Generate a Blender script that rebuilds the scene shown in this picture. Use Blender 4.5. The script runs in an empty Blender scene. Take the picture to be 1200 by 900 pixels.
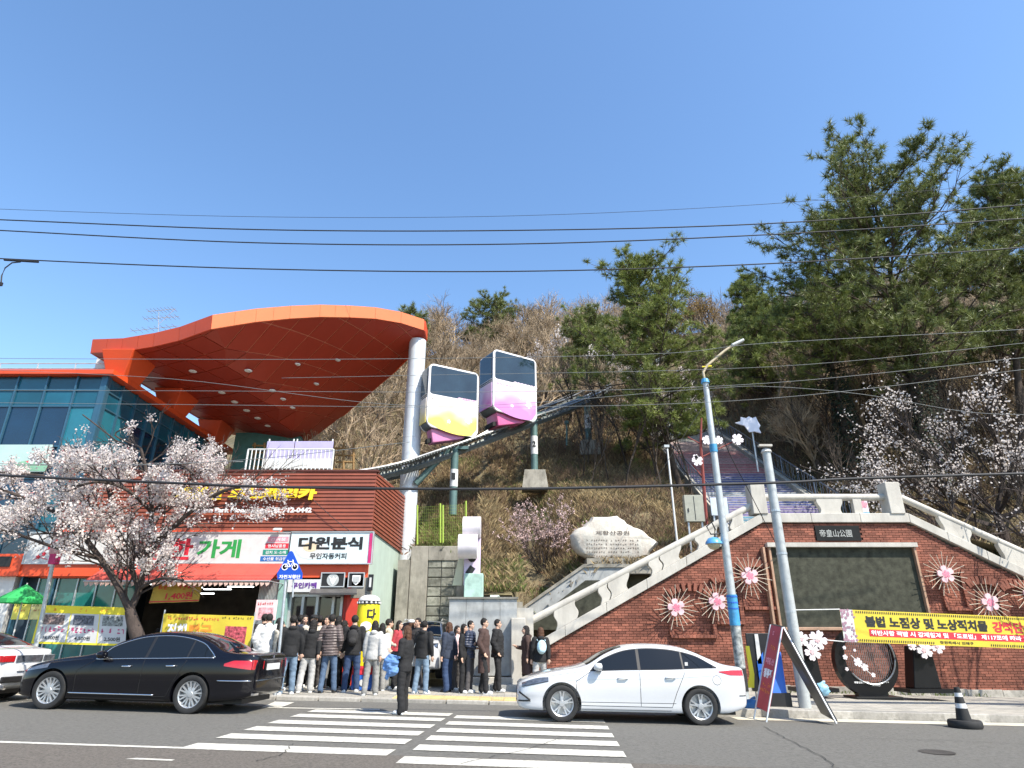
import bpy, bmesh, math, random
import numpy as np
from mathutils import Vector, Matrix, noise as mn
random.seed(7)
R = random.Random(11)
C = bpy.context.scene.collection
S = bpy.context.scene
rad = math.radians
# ---------------------------------------------------------------- camera
FPX, PITCH, EYE = 740.0, math.atan(297/740.0), 1.5
cp, sp = math.cos(PITCH), math.sin(PITCH)
cam_d = bpy.data.cameras.new('camera'); cam = bpy.data.objects.new('camera', cam_d); C.objects.link(cam)
cam.location = (0, 0, EYE); cam.rotation_euler = (rad(90) + PITCH, 0, 0)
cam_d.sensor_width = 36; cam_d.lens = 36*FPX/1200; cam_d.clip_start = .05; cam_d.clip_end = 3000
S.camera = cam
# ---------------------------------------------------------------- sky, sun, exposure
SUN_EL, SUN_AZ = 50, 132          # azimuth measured from +Y (away from camera) clockwise
w = bpy.data.worlds.new('World'); S.world = w; w.use_nodes = True
nt = w.node_tree; nt.nodes.clear()
sky = nt.nodes.new('ShaderNodeTexSky'); sky.sky_type = 'NISHITA'; sky.sun_disc = False
sky.sun_elevation = rad(SUN_EL); sky.sun_rotation = rad(SUN_AZ)
sky.altitude = 0; sky.air_density = 1.15; sky.dust_density = .6; sky.ozone_density = 3.0
bg = nt.nodes.new('ShaderNodeBackground'); bg.inputs[1].default_value = .13
out = nt.nodes.new('ShaderNodeOutputWorld')
hs = nt.nodes.new('ShaderNodeHueSaturation'); hs.inputs['Saturation'].default_value = 1.1; nt.links.new(sky.outputs[0], hs.inputs['Color']); nt.links.new(hs.outputs[0], bg.inputs[0]); nt.links.new(bg.outputs[0], out.inputs[0])
sd = bpy.data.lights.new('sun', 'SUN'); sun = bpy.data.objects.new('sun', sd); C.objects.link(sun)
sd.energy = 4.0; sd.angle = rad(.5); sd.color = (1, .93, .82)
sdir = Vector((math.sin(rad(SUN_AZ))*math.cos(rad(SUN_EL)), math.cos(rad(SUN_AZ))*math.cos(rad(SUN_EL)), math.sin(rad(SUN_EL))))
sun.rotation_euler = sdir.to_track_quat('Z', 'Y').to_euler()
S.view_settings.view_transform = 'Standard'; S.view_settings.look = 'None'
S.view_settings.exposure = 1.12; S.view_settings.gamma = 1; S.view_settings.use_curve_mapping = False
S.cycles.max_bounces = 5; S.cycles.diffuse_bounces = 3; S.cycles.glossy_bounces = 3
S.cycles.transparent_max_bounces = 6; S.cycles.transmission_bounces = 4
# ---------------------------------------------------------------- geometry of the street
KS = .02                                    # the street falls towards the right
def gz(x): return -KS*x
def ray(px, py):
    u = (px-600)/FPX; v = -(py-450)/FPX
    return Vector((u, cp - sp*v, sp + cp*v))
def at(px, py, Y):
    d = ray(px, py); t = Y/d.y
    return Vector((d.x*t, Y, EYE + d.z*t))
def G(px, py, h=0):                          # onto the street plane (h above it)
    d = ray(px, py); t = (h - EYE)/(d.z + KS*d.x)
    return Vector((d.x*t, d.y*t, EYE + d.z*t))
def XZ(px, py, Y):
    p = at(px, py, Y); return (p.x, p.z)
def rect(px0, py0, px1, py1, Y):             # -> x0,x1,z0,z1 of an upright rectangle
    m = (py0+py1)/2
    return at(px0, m, Y).x, at(px1, m, Y).x, at((px0+px1)/2, py1, Y).z, at((px0+px1)/2, py0, Y).z
# ---------------------------------------------------------------- mesh helper
class MB:
    def __init__(s): s.v = []; s.f = []; s.m = []; s.k = 0
    def face(s, pts, k=None):
        n = len(s.v); s.v += [tuple(p) for p in pts]; s.f.append(tuple(range(n, n+len(pts)))); s.m.append(s.k if k is None else k)
    def add(s, vs, fs, k=None):
        n = len(s.v); s.v += [tuple(p) for p in vs]
        s.f += [tuple(i+n for i in f) for f in fs]; s.m += [s.k if k is None else k]*len(fs)
    def box(s, c, d, rz=0, k=None, ry=0, rx=0, M=None):
        hx, hy, hz = d[0]/2, d[1]/2, d[2]/2
        vs = [Vector((a*hx, b*hy, e*hz)) for a in (-1, 1) for b in (-1, 1) for e in (-1, 1)]
        if M is None: M = Matrix.Rotation(rz, 3, 'Z') @ Matrix.Rotation(ry, 3, 'Y') @ Matrix.Rotation(rx, 3, 'X')
        c = Vector(c); vs = [M @ v + c for v in vs]
        s.add(vs, [(0,1,3,2),(4,6,7,5),(0,4,5,1),(2,3,7,6),(0,2,6,4),(1,5,7,3)], k); return s
    def bx(s, x0, x1, y0, y1, z0, z1, k=None):
        return s.box(((x0+x1)/2, (y0+y1)/2, (z0+z1)/2), (abs(x1-x0), abs(y1-y0), abs(z1-z0)), k=k)
    def hexa(s, a, b, k=None):               # a, b: two quads (4 pts each)
        s.add(list(a)+list(b), [(3,2,1,0),(4,5,6,7),(0,1,5,4),(1,2,6,5),(2,3,7,6),(3,0,4,7)], k); return s
    def tube(s, pts, rads, n=8, k=None, caps=True):
        pts = [Vector(p) for p in pts]
        if not isinstance(rads, (list, tuple)): rads = [rads]*len(pts)
        vs = []; up = None
        for i, p in enumerate(pts):
            d = (pts[min(i+1, len(pts)-1)] - pts[max(i-1, 0)])
            if d.length < 1e-9: d = Vector((0, 0, 1))
            d.normalize()
            if up is None: up = Vector((0, 0, 1)) if abs(d.z) < .9 else Vector((1, 0, 0))
            a = d.cross(up)
            if a.length < 1e-6: a = d.cross(Vector((1, 0, 0)) if abs(d.x) < .9 else Vector((0, 1, 0)))
            a.normalize(); b = d.cross(a); up = -b if False else up
            for j in range(n):
                t = 2*math.pi*j/n; vs.append(p + (a*math.cos(t) + b*math.sin(t))*rads[i])
        fs = [(i*n+j, i*n+(j+1) % n, (i+1)*n+(j+1) % n, (i+1)*n+j) for i in range(len(pts)-1) for j in range(n)]
        if caps: fs += [tuple(range(n-1, -1, -1)), tuple(range((len(pts)-1)*n, len(pts)*n))]
        s.add(vs, fs, k); return s
    def lathe(s, prof, c=(0,0,0), n=16, k=None, axis='Z', M=None):   # prof: (r, h)
        vs = []
        for r, h in prof:
            for j in range(n):
                t = 2*math.pi*j/n; a, b = r*math.cos(t), r*math.sin(t)
                v = {'Z': (a, b, h), 'Y': (a, h, b), 'X': (h, a, b)}[axis]
                v = Vector(v); v = M @ v if M is not None else v
                vs.append(v + Vector(c))
        fs = [(i*n+j, i*n+(j+1) % n, (i+1)*n+(j+1) % n, (i+1)*n+j) for i in range(len(prof)-1) for j in range(n)]
        fs += [tuple(range(n-1, -1, -1)), tuple(range((len(prof)-1)*n, len(prof)*n))]
        s.add(vs, fs, k); return s
    def prism(s, pts, o, u, v, d, k=None):   # 2D outline on frame (o,u,v) pushed along d
        o, u, v, d = Vector(o), Vector(u), Vector(v), Vector(d)
        a = [o + u*p[0] + v*p[1] for p in pts]; n = len(a)
        s.add(a + [q + d for q in a], [tuple(range(n-1, -1, -1)), tuple(range(n, 2*n))] + [(i, (i+1) % n, n+(i+1) % n, n+i) for i in range(n)], k); return s
    def xz(s, pts, y0, y1, k=None):          # outline in the XZ plane, from y0 to y1
        return s.prism(pts, (0, y0, 0), (1,0,0), (0,0,1), (0, y1-y0, 0), k)
    def xy(s, pts, z0, z1, k=None):
        return s.prism(pts, (0, 0, z0), (1,0,0), (0,1,0), (0, 0, z1-z0), k)
    def mesh(s, name, mats, smooth=False):
        me = bpy.data.meshes.new(name); me.from_pydata(s.v, [], s.f)
        for m in (mats if isinstance(mats, (list, tuple)) else [mats]): me.materials.append(m)
        if any(s.m): me.polygons.foreach_set('material_index', s.m)
        bm = bmesh.new(); bm.from_mesh(me); bmesh.ops.recalc_face_normals(bm, faces=bm.faces) if len(s.f) < 40000 else None
        bm.to_mesh(me); bm.free()
        if smooth:
            me.polygons.foreach_set('use_smooth', [True]*len(me.polygons))
            if smooth is not True: me.set_sharp_from_angle(angle=rad(smooth))
        me.update(); return me
    def build(s, name, mats, parent=None, smooth=False, bevel=0, **kw):
        return link(name, s.mesh(name, mats, smooth), parent, bevel, **kw)
def off(p):                                  # world offset of a parent
    v = Vector((0,0,0))
    while p is not None: v += p.location; p = p.parent
    return v
def link(name, me, parent=None, bevel=0, loc=None, **kw):
    o = bpy.data.objects.new(name, me); C.objects.link(o)
    if parent is not None:
        o.parent = parent; o.location = -off(parent)
        if loc is not None: o.location = Vector(loc) - off(parent)
    elif loc is not None: o.location = loc
    if bevel:
        b = o.modifiers.new('bevel', 'BEVEL'); b.width = bevel; b.segments = 2; b.limit_method = 'ANGLE'; b.angle_limit = rad(40)
    for a, b in kw.items(): o[a] = b
    return o
def thing(name, label, cat, loc=(0,0,0), group=None):
    o = bpy.data.objects.new(name, None); C.objects.link(o); o.location = loc; o.empty_display_size = .2
    o['label'] = label; o['category'] = cat
    if group: o['group'] = group
    return o
def tag(o, label, cat, group=None):
    o['label'] = label; o['category'] = cat
    if group: o['group'] = group
    return o
def dup(root, loc=None, rz=None, label=None, group=None, scale=None):
    def cc(o, p):
        c = o.copy(); C.objects.link(c); c.parent = p
        for ch in list(o.children): cc(ch, c)
        return c
    r = cc(root, None)
    if loc is not None: r.location = loc
    if rz is not None: r.rotation_euler.z = rz
    if scale is not None: r.scale = (scale,)*3 if not isinstance(scale, tuple) else scale
    if label: r['label'] = label
    if group: r['group'] = group
    return r
# ---------------------------------------------------------------- materials
_mats = {}
def nodes(m):
    m.use_nodes = True; t = m.node_tree; b = t.nodes['Principled BSDF']; return t, b
def mat(name, col, rough=.6, metal=0, var=.18, scale=3, bump=0, bscale=40, dirt=0, dcol=(.03,.027,.022), emis=0, spec=.4, alpha=1, coat=0, streak=0, detail=5):
    if name in _mats: return _mats[name]
    m = bpy.data.materials.new(name); t, b = nodes(m); L = t.links.new
    b.inputs['Roughness'].default_value = rough; b.inputs['Metallic'].default_value = metal
    b.inputs['Specular IOR Level'].default_value = spec
    b.inputs['Coat Weight'].default_value = coat; b.inputs['Coat Roughness'].default_value = .04
    tc = t.nodes.new('ShaderNodeTexCoord'); co = tc.outputs['Object']
    def nz(sc, det=5, vec=None, ro=.6):
        n = t.nodes.new('ShaderNodeTexNoise'); n.inputs['Scale'].default_value = sc; n.inputs['Detail'].default_value = det
        n.inputs['Roughness'].default_value = ro; L(vec or co, n.inputs['Vector']); return n
    if var or dirt:
        mx = t.nodes.new('ShaderNodeMix'); mx.data_type = 'RGBA'; mx.blend_type = 'MULTIPLY'; mx.inputs['Factor'].default_value = 1
        r = t.nodes.new('ShaderNodeMapRange'); r.inputs[1].default_value = .3; r.inputs[2].default_value = .7
        r.inputs[3].default_value = 1-var; r.inputs[4].default_value = 1+var*.6
        L(nz(scale, detail).outputs['Fac'], r.inputs[0])
        mx.inputs['A'].default_value = (*col, 1); L(r.outputs[0], mx.inputs['B']); res = mx.outputs['Result']
        if dirt:
            m2 = t.nodes.new('ShaderNodeMix'); m2.data_type = 'RGBA'; m2.inputs['B'].default_value = (*dcol, 1)
            vec = co
            if streak:
                mp = t.nodes.new('ShaderNodeMapping'); mp.inputs['Scale'].default_value = (1, 1, 1/streak); L(co, mp.inputs['Vector']); vec = mp.outputs[0]
            r2 = t.nodes.new('ShaderNodeMapRange'); r2.inputs[1].default_value = .46; r2.inputs[2].default_value = .75; r2.inputs[4].default_value = dirt
            L(nz(scale*1.7, 8, vec, .7).outputs['Fac'], r2.inputs[0]); L(r2.outputs[0], m2.inputs['Factor']); L(res, m2.inputs['A']); res = m2.outputs['Result']
        L(res, b.inputs['Base Color'])
        if emis: L(res, b.inputs['Emission Color'])
    else:
        b.inputs['Base Color'].default_value = (*col, 1)
        if emis: b.inputs['Emission Color'].default_value = (*col, 1)
    if emis: b.inputs['Emission Strength'].default_value = emis
    if bump:
        bp = t.nodes.new('ShaderNodeBump'); bp.inputs['Strength'].default_value = bump; bp.inputs['Distance'].default_value = .02
        L(nz(bscale, 6).outputs['Fac'], bp.inputs['Height']); L(bp.outputs[0], b.inputs['Normal'])
    _mats[name] = m; return m
def island(m, amt=.35, hue=0):               # per-piece brightness change on joined pieces
    t = m.node_tree; b = t.nodes['Principled BSDF']; ln = b.inputs['Base Color'].links[0]; src = ln.from_socket
    g = t.nodes.new('ShaderNodeNewGeometry'); r = t.nodes.new('ShaderNodeMapRange'); r.inputs[3].default_value = 1-amt; r.inputs[4].default_value = 1+amt
    t.links.new(g.outputs['Random Per Island'], r.inputs[0])
    mx = t.nodes.new('ShaderNodeMix'); mx.data_type = 'RGBA'; mx.blend_type = 'MULTIPLY'; mx.inputs['Factor'].default_value = 1
    t.links.new(src, mx.inputs['A']); t.links.new(r.outputs[0], mx.inputs['B']); t.links.new(mx.outputs['Result'], b.inputs['Base Color'])
    return m
def per_object(m, amt=.2):
    t = m.node_tree; b = t.nodes['Principled BSDF']; src = b.inputs['Base Color'].links[0].from_socket
    g = t.nodes.new('ShaderNodeObjectInfo'); r = t.nodes.new('ShaderNodeMapRange'); r.inputs[3].default_value = 1-amt; r.inputs[4].default_value = 1+amt
    t.links.new(g.outputs['Random'], r.inputs[0])
    mx = t.nodes.new('ShaderNodeMix'); mx.data_type = 'RGBA'; mx.blend_type = 'MULTIPLY'; mx.inputs['Factor'].default_value = 1
    t.links.new(src, mx.inputs['A']); t.links.new(r.outputs[0], mx.inputs['B']); t.links.new(mx.outputs['Result'], b.inputs['Base Color'])
    return m
def thin(m, amt=.35):                        # light through leaves and petals
    t = m.node_tree; b = t.nodes['Principled BSDF']; o = t.nodes['Material Output']
    tr = t.nodes.new('ShaderNodeBsdfTranslucent'); ms = t.nodes.new('ShaderNodeMixShader'); ms.inputs[0].default_value = amt
    src = b.inputs['Base Color'].links
    if src: t.links.new(src[0].from_socket, tr.inputs[0])
    else: tr.inputs[0].default_value = b.inputs['Base Color'].default_value
    t.links.new(b.outputs[0], ms.inputs[1]); t.links.new(tr.outputs[0], ms.inputs[2]); t.links.new(ms.outputs[0], o.inputs[0]); return m
asphalt = mat('asphalt', (.135,.13,.115), .85, var=.32, scale=17, bump=.8, bscale=120, dirt=.5, dcol=(.20,.19,.17))
asphalt_old = mat('asphalt_old', (.14,.124,.104), .9, var=.5, scale=28, bump=.9, bscale=110, dirt=.5, dcol=(.19,.165,.14))
road_paint = mat('road_paint', (.58,.56,.49), .7, var=.15, scale=9, dirt=1.0, dcol=(.2,.19,.17), bump=.3, bscale=90)
paving = mat('paving', (.36,.345,.31), .85, var=.2, scale=2, dirt=.35, dcol=(.17,.15,.13), bump=.3)
kerb_m = per_object(mat('kerb_concrete', (.37,.35,.31), .85, var=.25, scale=4, dirt=.7, dcol=(.12,.11,.09), bump=.3), .15)
gutter_m = mat('gutter_concrete', (.52,.48,.38), .85, var=.2, scale=2, dirt=.4, dcol=(.25,.22,.17))
tactile_m = per_object(mat('tactile_yellow', (.60,.45,.20), .8, var=.2, scale=5, dirt=.5, dcol=(.3,.24,.15)), .12)
stone_white = mat('pale_concrete', (.50,.475,.42), .75, var=.15, scale=1.6, dirt=.6, dcol=(.27,.25,.22), streak=4, bump=.2)
brick_m = island(mat('brick', (.25,.09,.058), .85, var=.4, scale=.9, bump=.3, dirt=.6, dcol=(.10,.035,.022)), .32)
mortar_m = mat('mortar', (.13,.07,.05), .95, var=.2, scale=5)
granite = mat('grey_granite', (.36,.37,.36), .55, var=.25, scale=2.5, dirt=.55, dcol=(.16,.16,.15), bump=.1, streak=2)
concrete = mat('weathered_concrete', (.30,.28,.235), .9, var=.3, scale=2.2, dirt=.75, dcol=(.07,.065,.05), streak=3, bump=.4)
block_m = per_object(mat('mossy_block', (.24,.24,.20), .9, var=.35, scale=4, dirt=.8, dcol=(.05,.055,.035), bump=.6), .25)
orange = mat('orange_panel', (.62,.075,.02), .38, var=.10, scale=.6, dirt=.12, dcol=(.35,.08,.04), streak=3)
orange_sunlit = mat('orange_panel_sunlit', (.72,.19,.075), .4, var=.10, scale=.6, dirt=.12, dcol=(.45,.15,.08), streak=3)  # orange panel again, with the sun on the right fascia put into its colour
seam = mat('panel_seam', (.58,.20,.11), .6, var=0)
steel = mat('galvanised_steel', (.50,.52,.53), .38, metal=.6, var=.12, scale=6)
pole_m = mat('grey_pole_paint', (.46,.49,.49), .45, metal=.3, var=.15, scale=4, dirt=.4, dcol=(.25,.22,.18))
white_p = mat('white_paint', (.62,.62,.60), .5, var=.06, scale=3, dirt=.15)
black_p = mat('black_paint', (.018,.018,.02), .4, var=.1)
dark = mat('dark_interior', (.015,.014,.013), .8, var=.1)
red_p = mat('red_paint', (.55,.04,.03), .45, var=.15, dirt=.2)
orange_red = mat('orange_red_paint', (.72,.09,.03), .45, var=.08, dirt=.15)
yellow_p = mat('yellow_print', (.82,.68,.04), .55, var=.06, scale=2)
blue_p = mat('blue_paint', (.03,.13,.5), .4, var=.12)
rubber = mat('rubber', (.022,.022,.022), .75, var=.25, scale=12)
chrome = mat('chrome', (.75,.75,.76), .12, metal=1, var=0)
bark = mat('bark', (.075,.055,.042), .95, var=.4, scale=9, bump=.8, bscale=25)
# ---------------------------------------------------------------- lettering and flat print
_font = {}
def text_mesh(s, bold=0):
    k = (s, bold)
    if k not in _font:
        cu = bpy.data.curves.new('t', 'FONT'); cu.body = s; cu.offset = bold; cu.resolution_u = 3
        o = bpy.data.objects.new('t', cu); me = bpy.data.meshes.new_from_object(o)
        n = len(me.vertices); a = np.empty(n*3, 'f'); me.vertices.foreach_get('co', a); a = a.reshape(-1, 3)
        fs = [tuple(p.vertices) for p in me.polygons]
        bpy.data.objects.remove(o); bpy.data.meshes.remove(me); bpy.data.curves.remove(cu)
        _font[k] = (a, fs)
    return _font[k]
def text(mb, s, o, u, v, w, h, bold=.012, k=None, depth=None, slant=0):
    """lettering filling w x h with its lower left corner at o, on unit axes u, v"""
    a, fs = text_mesh(s, bold)
    if len(a) == 0: return mb
    x0, x1 = a[:,0].min(), a[:,0].max(); y0, y1 = a[:,1].min(), a[:,1].max()
    o, u, v = Vector(o), Vector(u).normalized(), Vector(v).normalized(); nrm = u.cross(v)
    pts = [o + u*((p[0]-x0)/(x1-x0)*w + slant*(p[1]-y0)/(y1-y0)*h) + v*((p[1]-y0)/(y1-y0)*h) for p in a]
    if depth:
        back = [p + nrm*depth for p in pts]; mb.add(back, fs, k)
        cnt = {}
        for f in fs:
            for i in range(len(f)):
                e = (f[i], f[(i+1) % len(f)]); cnt[tuple(sorted(e))] = cnt.get(tuple(sorted(e)), []) + [e]
        sides = [(e[0][0], e[0][1], e[0][1]+len(pts), e[0][0]+len(pts)) for e in cnt.values() if len(e) == 1]
        mb.add(pts+back, sides, k)
    else: mb.add(pts, fs, k)
    return mb
UX, UZ = Vector((1,0,0)), Vector((0,0,1))
def blossom(mb, c, r, u=UX, v=UZ, d=.02, petals=5, k=0, kc=None, rot=0, notch=.12):
    pts = []
    for i in range(petals):
        a0 = 2*math.pi*i/petals + rot + math.pi/2
        for da, q in ((-.62, .42), (-.45, .85), (-.2, 1.0), (0, 1-notch), (.2, 1.0), (.45, .85)):
            a = a0 + da*2*math.pi/petals*.78; pts.append((r*q*math.cos(a), r*q*math.sin(a)))
    n = Vector(u).cross(Vector(v)).normalized()
    mb.prism(pts, Vector(c), u, v, n*d, k)
    if kc is not None:
        mb.prism([(r*.36*math.cos(t*math.pi/5), r*.36*math.sin(t*math.pi/5)) for t in range(10)], Vector(c)+n*d, u, v, n*.006, kc)
    return mb

def scribble(mb, o, u, v, w, h, n, seed=0, k=None):
    """a line of print too small to read: n little clusters of strokes"""
    q = random.Random(seed*31+n); o, u, v = Vector(o), Vector(u), Vector(v); s = w/n
    for i in range(n):
        if q.random() < .16: continue
        for j in range(4):
            if q.random() < .5: a, b, c_, d = q.uniform(0,.3), q.uniform(0,.85), q.uniform(.55,.85), .13
            else: a, b, c_, d = q.uniform(.1,.7), q.uniform(0,.3), .14, q.uniform(.5,.7)
            p = o + u*s*(i+a*.85) + v*h*b
            mb.face([p, p+u*s*c_*.8, p+u*s*c_*.8+v*h*d, p+v*h*d], k)
    return mb
# ================================================================ road, kerbs, sidewalk
KL, KR = 16.8, 15.35                                       # kerb line, left and right stretch
HL, HR = .07, .15
def sheet(pts, h, name, m, nx=1, **kw):
    mb = MB(); mb.face([(x, y, gz(x)+h) for x, y in pts]); return mb.build(name, m, **kw)
ground = MB(); ground.face([(-400,-300,-.35+8), (400,-300,-.35-8), (400,700,-8.35), (-400,700,7.65)])
ground.v = [(x, y, -1.6) for x, y, z in ground.v]
ground.build('ground', mat('far_ground', (.13,.12,.09), .9), kind='structure')
road = sheet([(-70,-20), (70,-20), (70,KR+.1), (4.4,KR+.1), (2.5,KL+.1), (-70,KL+.1)], 0, 'road', asphalt, kind='structure')
yo = G(215,877).y
sheet([(-70,-20), (70,-20), (70,yo-.06*70-.10), (-70,yo+.06*70-.45)], .004, 'old_road_lane', asphalt_old, kind='structure')
def marking(name, pts, h=.009):
    mb = MB(); mb.face([(p.x, p.y, gz(p.x)+h) for p in pts]); return mb.build(name, road_paint, road)
def row(y):  return y
def line_at(a, b, Y):
    t = (Y-a.y)/(b.y-a.y); return Vector((a.x+(b.x-a.x)*t, Y, 0))
SL = -.06
def stripes(L0, L1, R0, R1, tops, bots):
    for t, b in zip(tops, bots):
        pts = []
        for (q, last) in ((t, 0), (b, 1)):
            Yl = q; pl = line_at(L0, L1, Yl)
            pr = line_at(R0, R1, Yl); pr = line_at(R0, R1, Yl + SL*(pr.x-pl.x))
            pts += [pl, pr] if not last else [pr, pl]
        marking('crosswalk_stripe', pts)
A0, A1, B0, B1 = G(369,832), G(212,877), G(531,836.5), G(461,881)
tl = [line_at(A0, A1, G(*q).y).y for q in ((369,831.7),(350,837),(325,844),(299,851.5),(272,860),(230,871.3))]
stripes(A0, A1, B0, B1, tl, [y-.5 for y in tl])
C0, C1, D0, D1 = G(535,839), G(467.5,892), G(711,850), G(740,897)
tr_ = [G(*q).y for q in ((536,838.7),(527,845.7),(518,853.7),(508,862.5),(494,873.2),(475,887))]
stripes(C0, C1, D0, D1, tr_, [y-.5 for y in tr_])
e0, e1 = G(-20,869.3), G(214,876.2)
marking('lane_line', [e0+Vector((-8,.5,0)), e1, e1+Vector((.0,-.13,0)), e0+Vector((-8,.37,0))])
p0, p1 = G(160,889), G(205,891)
marking('worn_mark', [p0, p1, p1+Vector((0,-.09,0)), p0+Vector((-.1,-.09,0))])
# gutters
gx = [-70, -3.6]; sheet([(-70,KL-.5), (-7.2,KL-.5), (-6.4,KL-.02), (-70,KL-.02)], .006, 'gutter', gutter_m, kind='structure')
sheet([(4.7,KR-.55), (70,KR-.55), (70,KR-.02), (4.7,KR-.02)], .006, 'gutter', gutter_m, kind='structure')
a = G(306,829); b_ = G(345,822)
marking('cream_mark', [G(306,829.5), G(328,830), G(345,823.5), G(322,822.5)], .008)
marking('kerbside_line', [G(322,830.2), G(445,832.3), G(445,831.2), G(322,829.2)], .008)
def pavement(pts, h, name):
    mb = MB(); n = len(pts); top = [(x, y, gz(x)+h) for x, y in pts]; bot = [(x, y, gz(x)-.4) for x, y in pts]
    mb.add(top+bot, [tuple(range(n))]+[(i, i+n, (i+1) % n+n, (i+1) % n) for i in range(n)]); return mb
def paver_mat():
    m = paving; t, b = nodes(m); tc = [n for n in t.nodes if n.type == 'TEX_COORD'][0]
    br = t.nodes.new('ShaderNodeTexBrick'); br.inputs['Scale'].default_value = 1; br.inputs['Brick Width'].default_value = .4; br.inputs['Row Height'].default_value = .2
    br.inputs['Mortar Size'].default_value = .008; br.inputs['Color1'].default_value = (.85,.85,.83,1); br.inputs['Color2'].default_value = (1.12,1.1,1.05,1); br.inputs['Mortar'].default_value = (.45,.43,.4,1)
    t.links.new(tc.outputs['Object'], br.inputs['Vector'])
    src = b.inputs['Base Color'].links[0].from_socket
    mx = t.nodes.new('ShaderNodeMix'); mx.data_type = 'RGBA'; mx.blend_type = 'MULTIPLY'; mx.inputs['Factor'].default_value = 1
    t.links.new(src, mx.inputs['A']); t.links.new(br.outputs['Color'], mx.inputs['B']); t.links.new(mx.outputs['Result'], b.inputs['Base Color'])
paver_mat()
sw = pavement([(-70,KL+.15), (2.5,KL+.15), (2.5,31), (-70,31)], HL, 'sidewalk').build('sidewalk', paving, kind='structure')
sw2 = pavement([(2.5,KL+.15), (4.45,KR+.15), (70,KR+.15), (70,24), (2.5,24)], HR, 'sidewalk').build('sidewalk', paving, kind='structure')
ks = MB().box((0,0,0), (.985,.16,.3)).mesh('kerb_stone', kerb_m)
for i in range(-22, 19):
    if -1 < i < -1: continue
def kerb(par, x0, y0, x1, y1, h):
    n = max(1, round(math.hypot(x1-x0, y1-y0))); an = math.atan2(y1-y0, x1-x0)
    for i in range(n):
        t = (i+.5)/n; x = x0+(x1-x0)*t; y = y0+(y1-y0)*t
        o = link('kerb_stone', ks, par, .012); o.location = (x, y+.08, gz(x)+h-.15+R.uniform(-.004,.006)); o.rotation_euler = (0, math.atan(KS)*math.cos(an), an)
kerb(sw, -24, KL, 2.5, KL, HL+.01); kerb(sw2, 2.5, KL, 4.4, KR, HR*.6); kerb(sw2, 4.45, KR, 26, KR, HR+.006)
tm = MB().box((0,0,0), (.29,.29,.03)); 
for i in range(4): tm.box((-.105+.07*i, 0, .018), (.03,.25,.01))
tmm = tm.mesh('tactile_tile', tactile_m)
for i in range(13):
    for j in range(3):
        x = -2.75+i*.3; o = link('tactile_tile', tmm, sw); o.location = (x, KL+.33+.3*j, gz(x)+HL+.006+R.uniform(-.002,.002)); o.rotation_euler = (0, math.atan(KS), 0)
tar = mat('tar_seam', (.03,.03,.03), .9, var=.3)
def crack(pts, w_, seed=0):
    q = random.Random(seed); P = [G(*p) for p in pts]; P = [P[0]]+[a.lerp(b, k/8)+Vector((q.uniform(-.03,.03), q.uniform(-.03,.03), 0)) for a, b in zip(P, P[1:]) for k in range(1, 9)]
    mb = MB()
    for a, b in zip(P, P[1:]):
        n_ = Vector((-(b-a).y, (b-a).x, 0)).normalized()*w_; mb.face([(p.x, p.y, gz(p.x)+.0125) for p in (a-n_, b-n_, b+n_, a+n_)])
    mb.build('road_crack', tar, road)
for i, (pp, w_) in enumerate(((((895,852),(925,868),(968,890),(985,905)), .007), (((300,893),(330,885),(345,872)), .006), (((1010,866),(1100,868),(1210,873)), .006), (((540,896),(620,878),(655,866)), .006))): crack(pp, w_, i)
mh = MB(); c = G(1098,882); mh.lathe([(.0,0),(.24,0),(.25,.004)], (c.x, c.y, gz(c.x)+.006), 20)
mh.build('manhole_cover', mat('cast_iron', (.05,.045,.04), .7, var=.3, bump=.4), road)
# ================================================================ brick wall with granite balustrade
YW = 21.0
def wz(px, py): return XZ(px, py, YW)
W = [wz(600,782), wz(893,614), wz(1062,613), wz(1200,682), wz(1420,791)]
wall_poly = [(W[0][0], -.6)] + W + [(W[-1][0], -.8)]
def inside(x, z, poly):
    c = False; j = len(poly)-1
    for i in range(len(poly)):
        (xi, zi), (xj, zj) = poly[i], poly[j]
        if (zi > z) != (zj > z) and x < (xj-xi)*(z-zi)/(zj-zi)+xi: c = not c
        j = i
    return c
bw = thing('brick_wall', 'tall red brick retaining wall with white stone coping between two stairs', 'wall', (wz(976,800)[0], YW, -.2))
mb = MB(); mb.xz(wall_poly, YW+.02, YW+.35); mb.build('wall_core', mortar_m, bw)
PX0, PX1 = at(908,690,YW).x, at(1078,690,YW).x; PZ1, PZ0 = at(985,642,YW).z, at(985,735,YW).z
plq = rect(955, 616.5, 1007, 634, YW)
mb = MB(); BH, BL = .075, .22; nb = 0
z = -.35; r_ = 0
while z < 5.2:
    x = W[0][0] + (BL/2 if r_ % 2 else 0); r_ += 1
    while x < 17:
        cx, cz = x+BL/2, z+BH/2
        if inside(cx, cz, wall_poly) and not (PX0-.05 < cx < PX1+.05 and PZ0-.05 < cz < PZ1+.05) and not (plq[0] < cx < plq[1] and plq[2] < cz < plq[3]):
            d = R.uniform(0, .012); y0 = YW-.012-d
            a_ = [(x+.006, y0, z+.006), (x+BL-.006, y0, z+.006), (x+BL-.006, y0, z+BH-.006), (x+.006, y0, z+BH-.006)]
            b2 = [(p[0], YW+.022, p[2]) for p in a_]
            mb.add(a_+b2, [(0,1,2,3),(0,4,5,1),(1,5,6,2),(2,6,7,3),(3,7,4,0)]); nb += 1
        x += BL
    z += BH
me = bpy.data.meshes.new('brick'); me.from_pydata(mb.v, [], mb.f); me.materials.append(brick_m); me.update()
link('brickwork', me, bw, kind='stuff')
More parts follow.
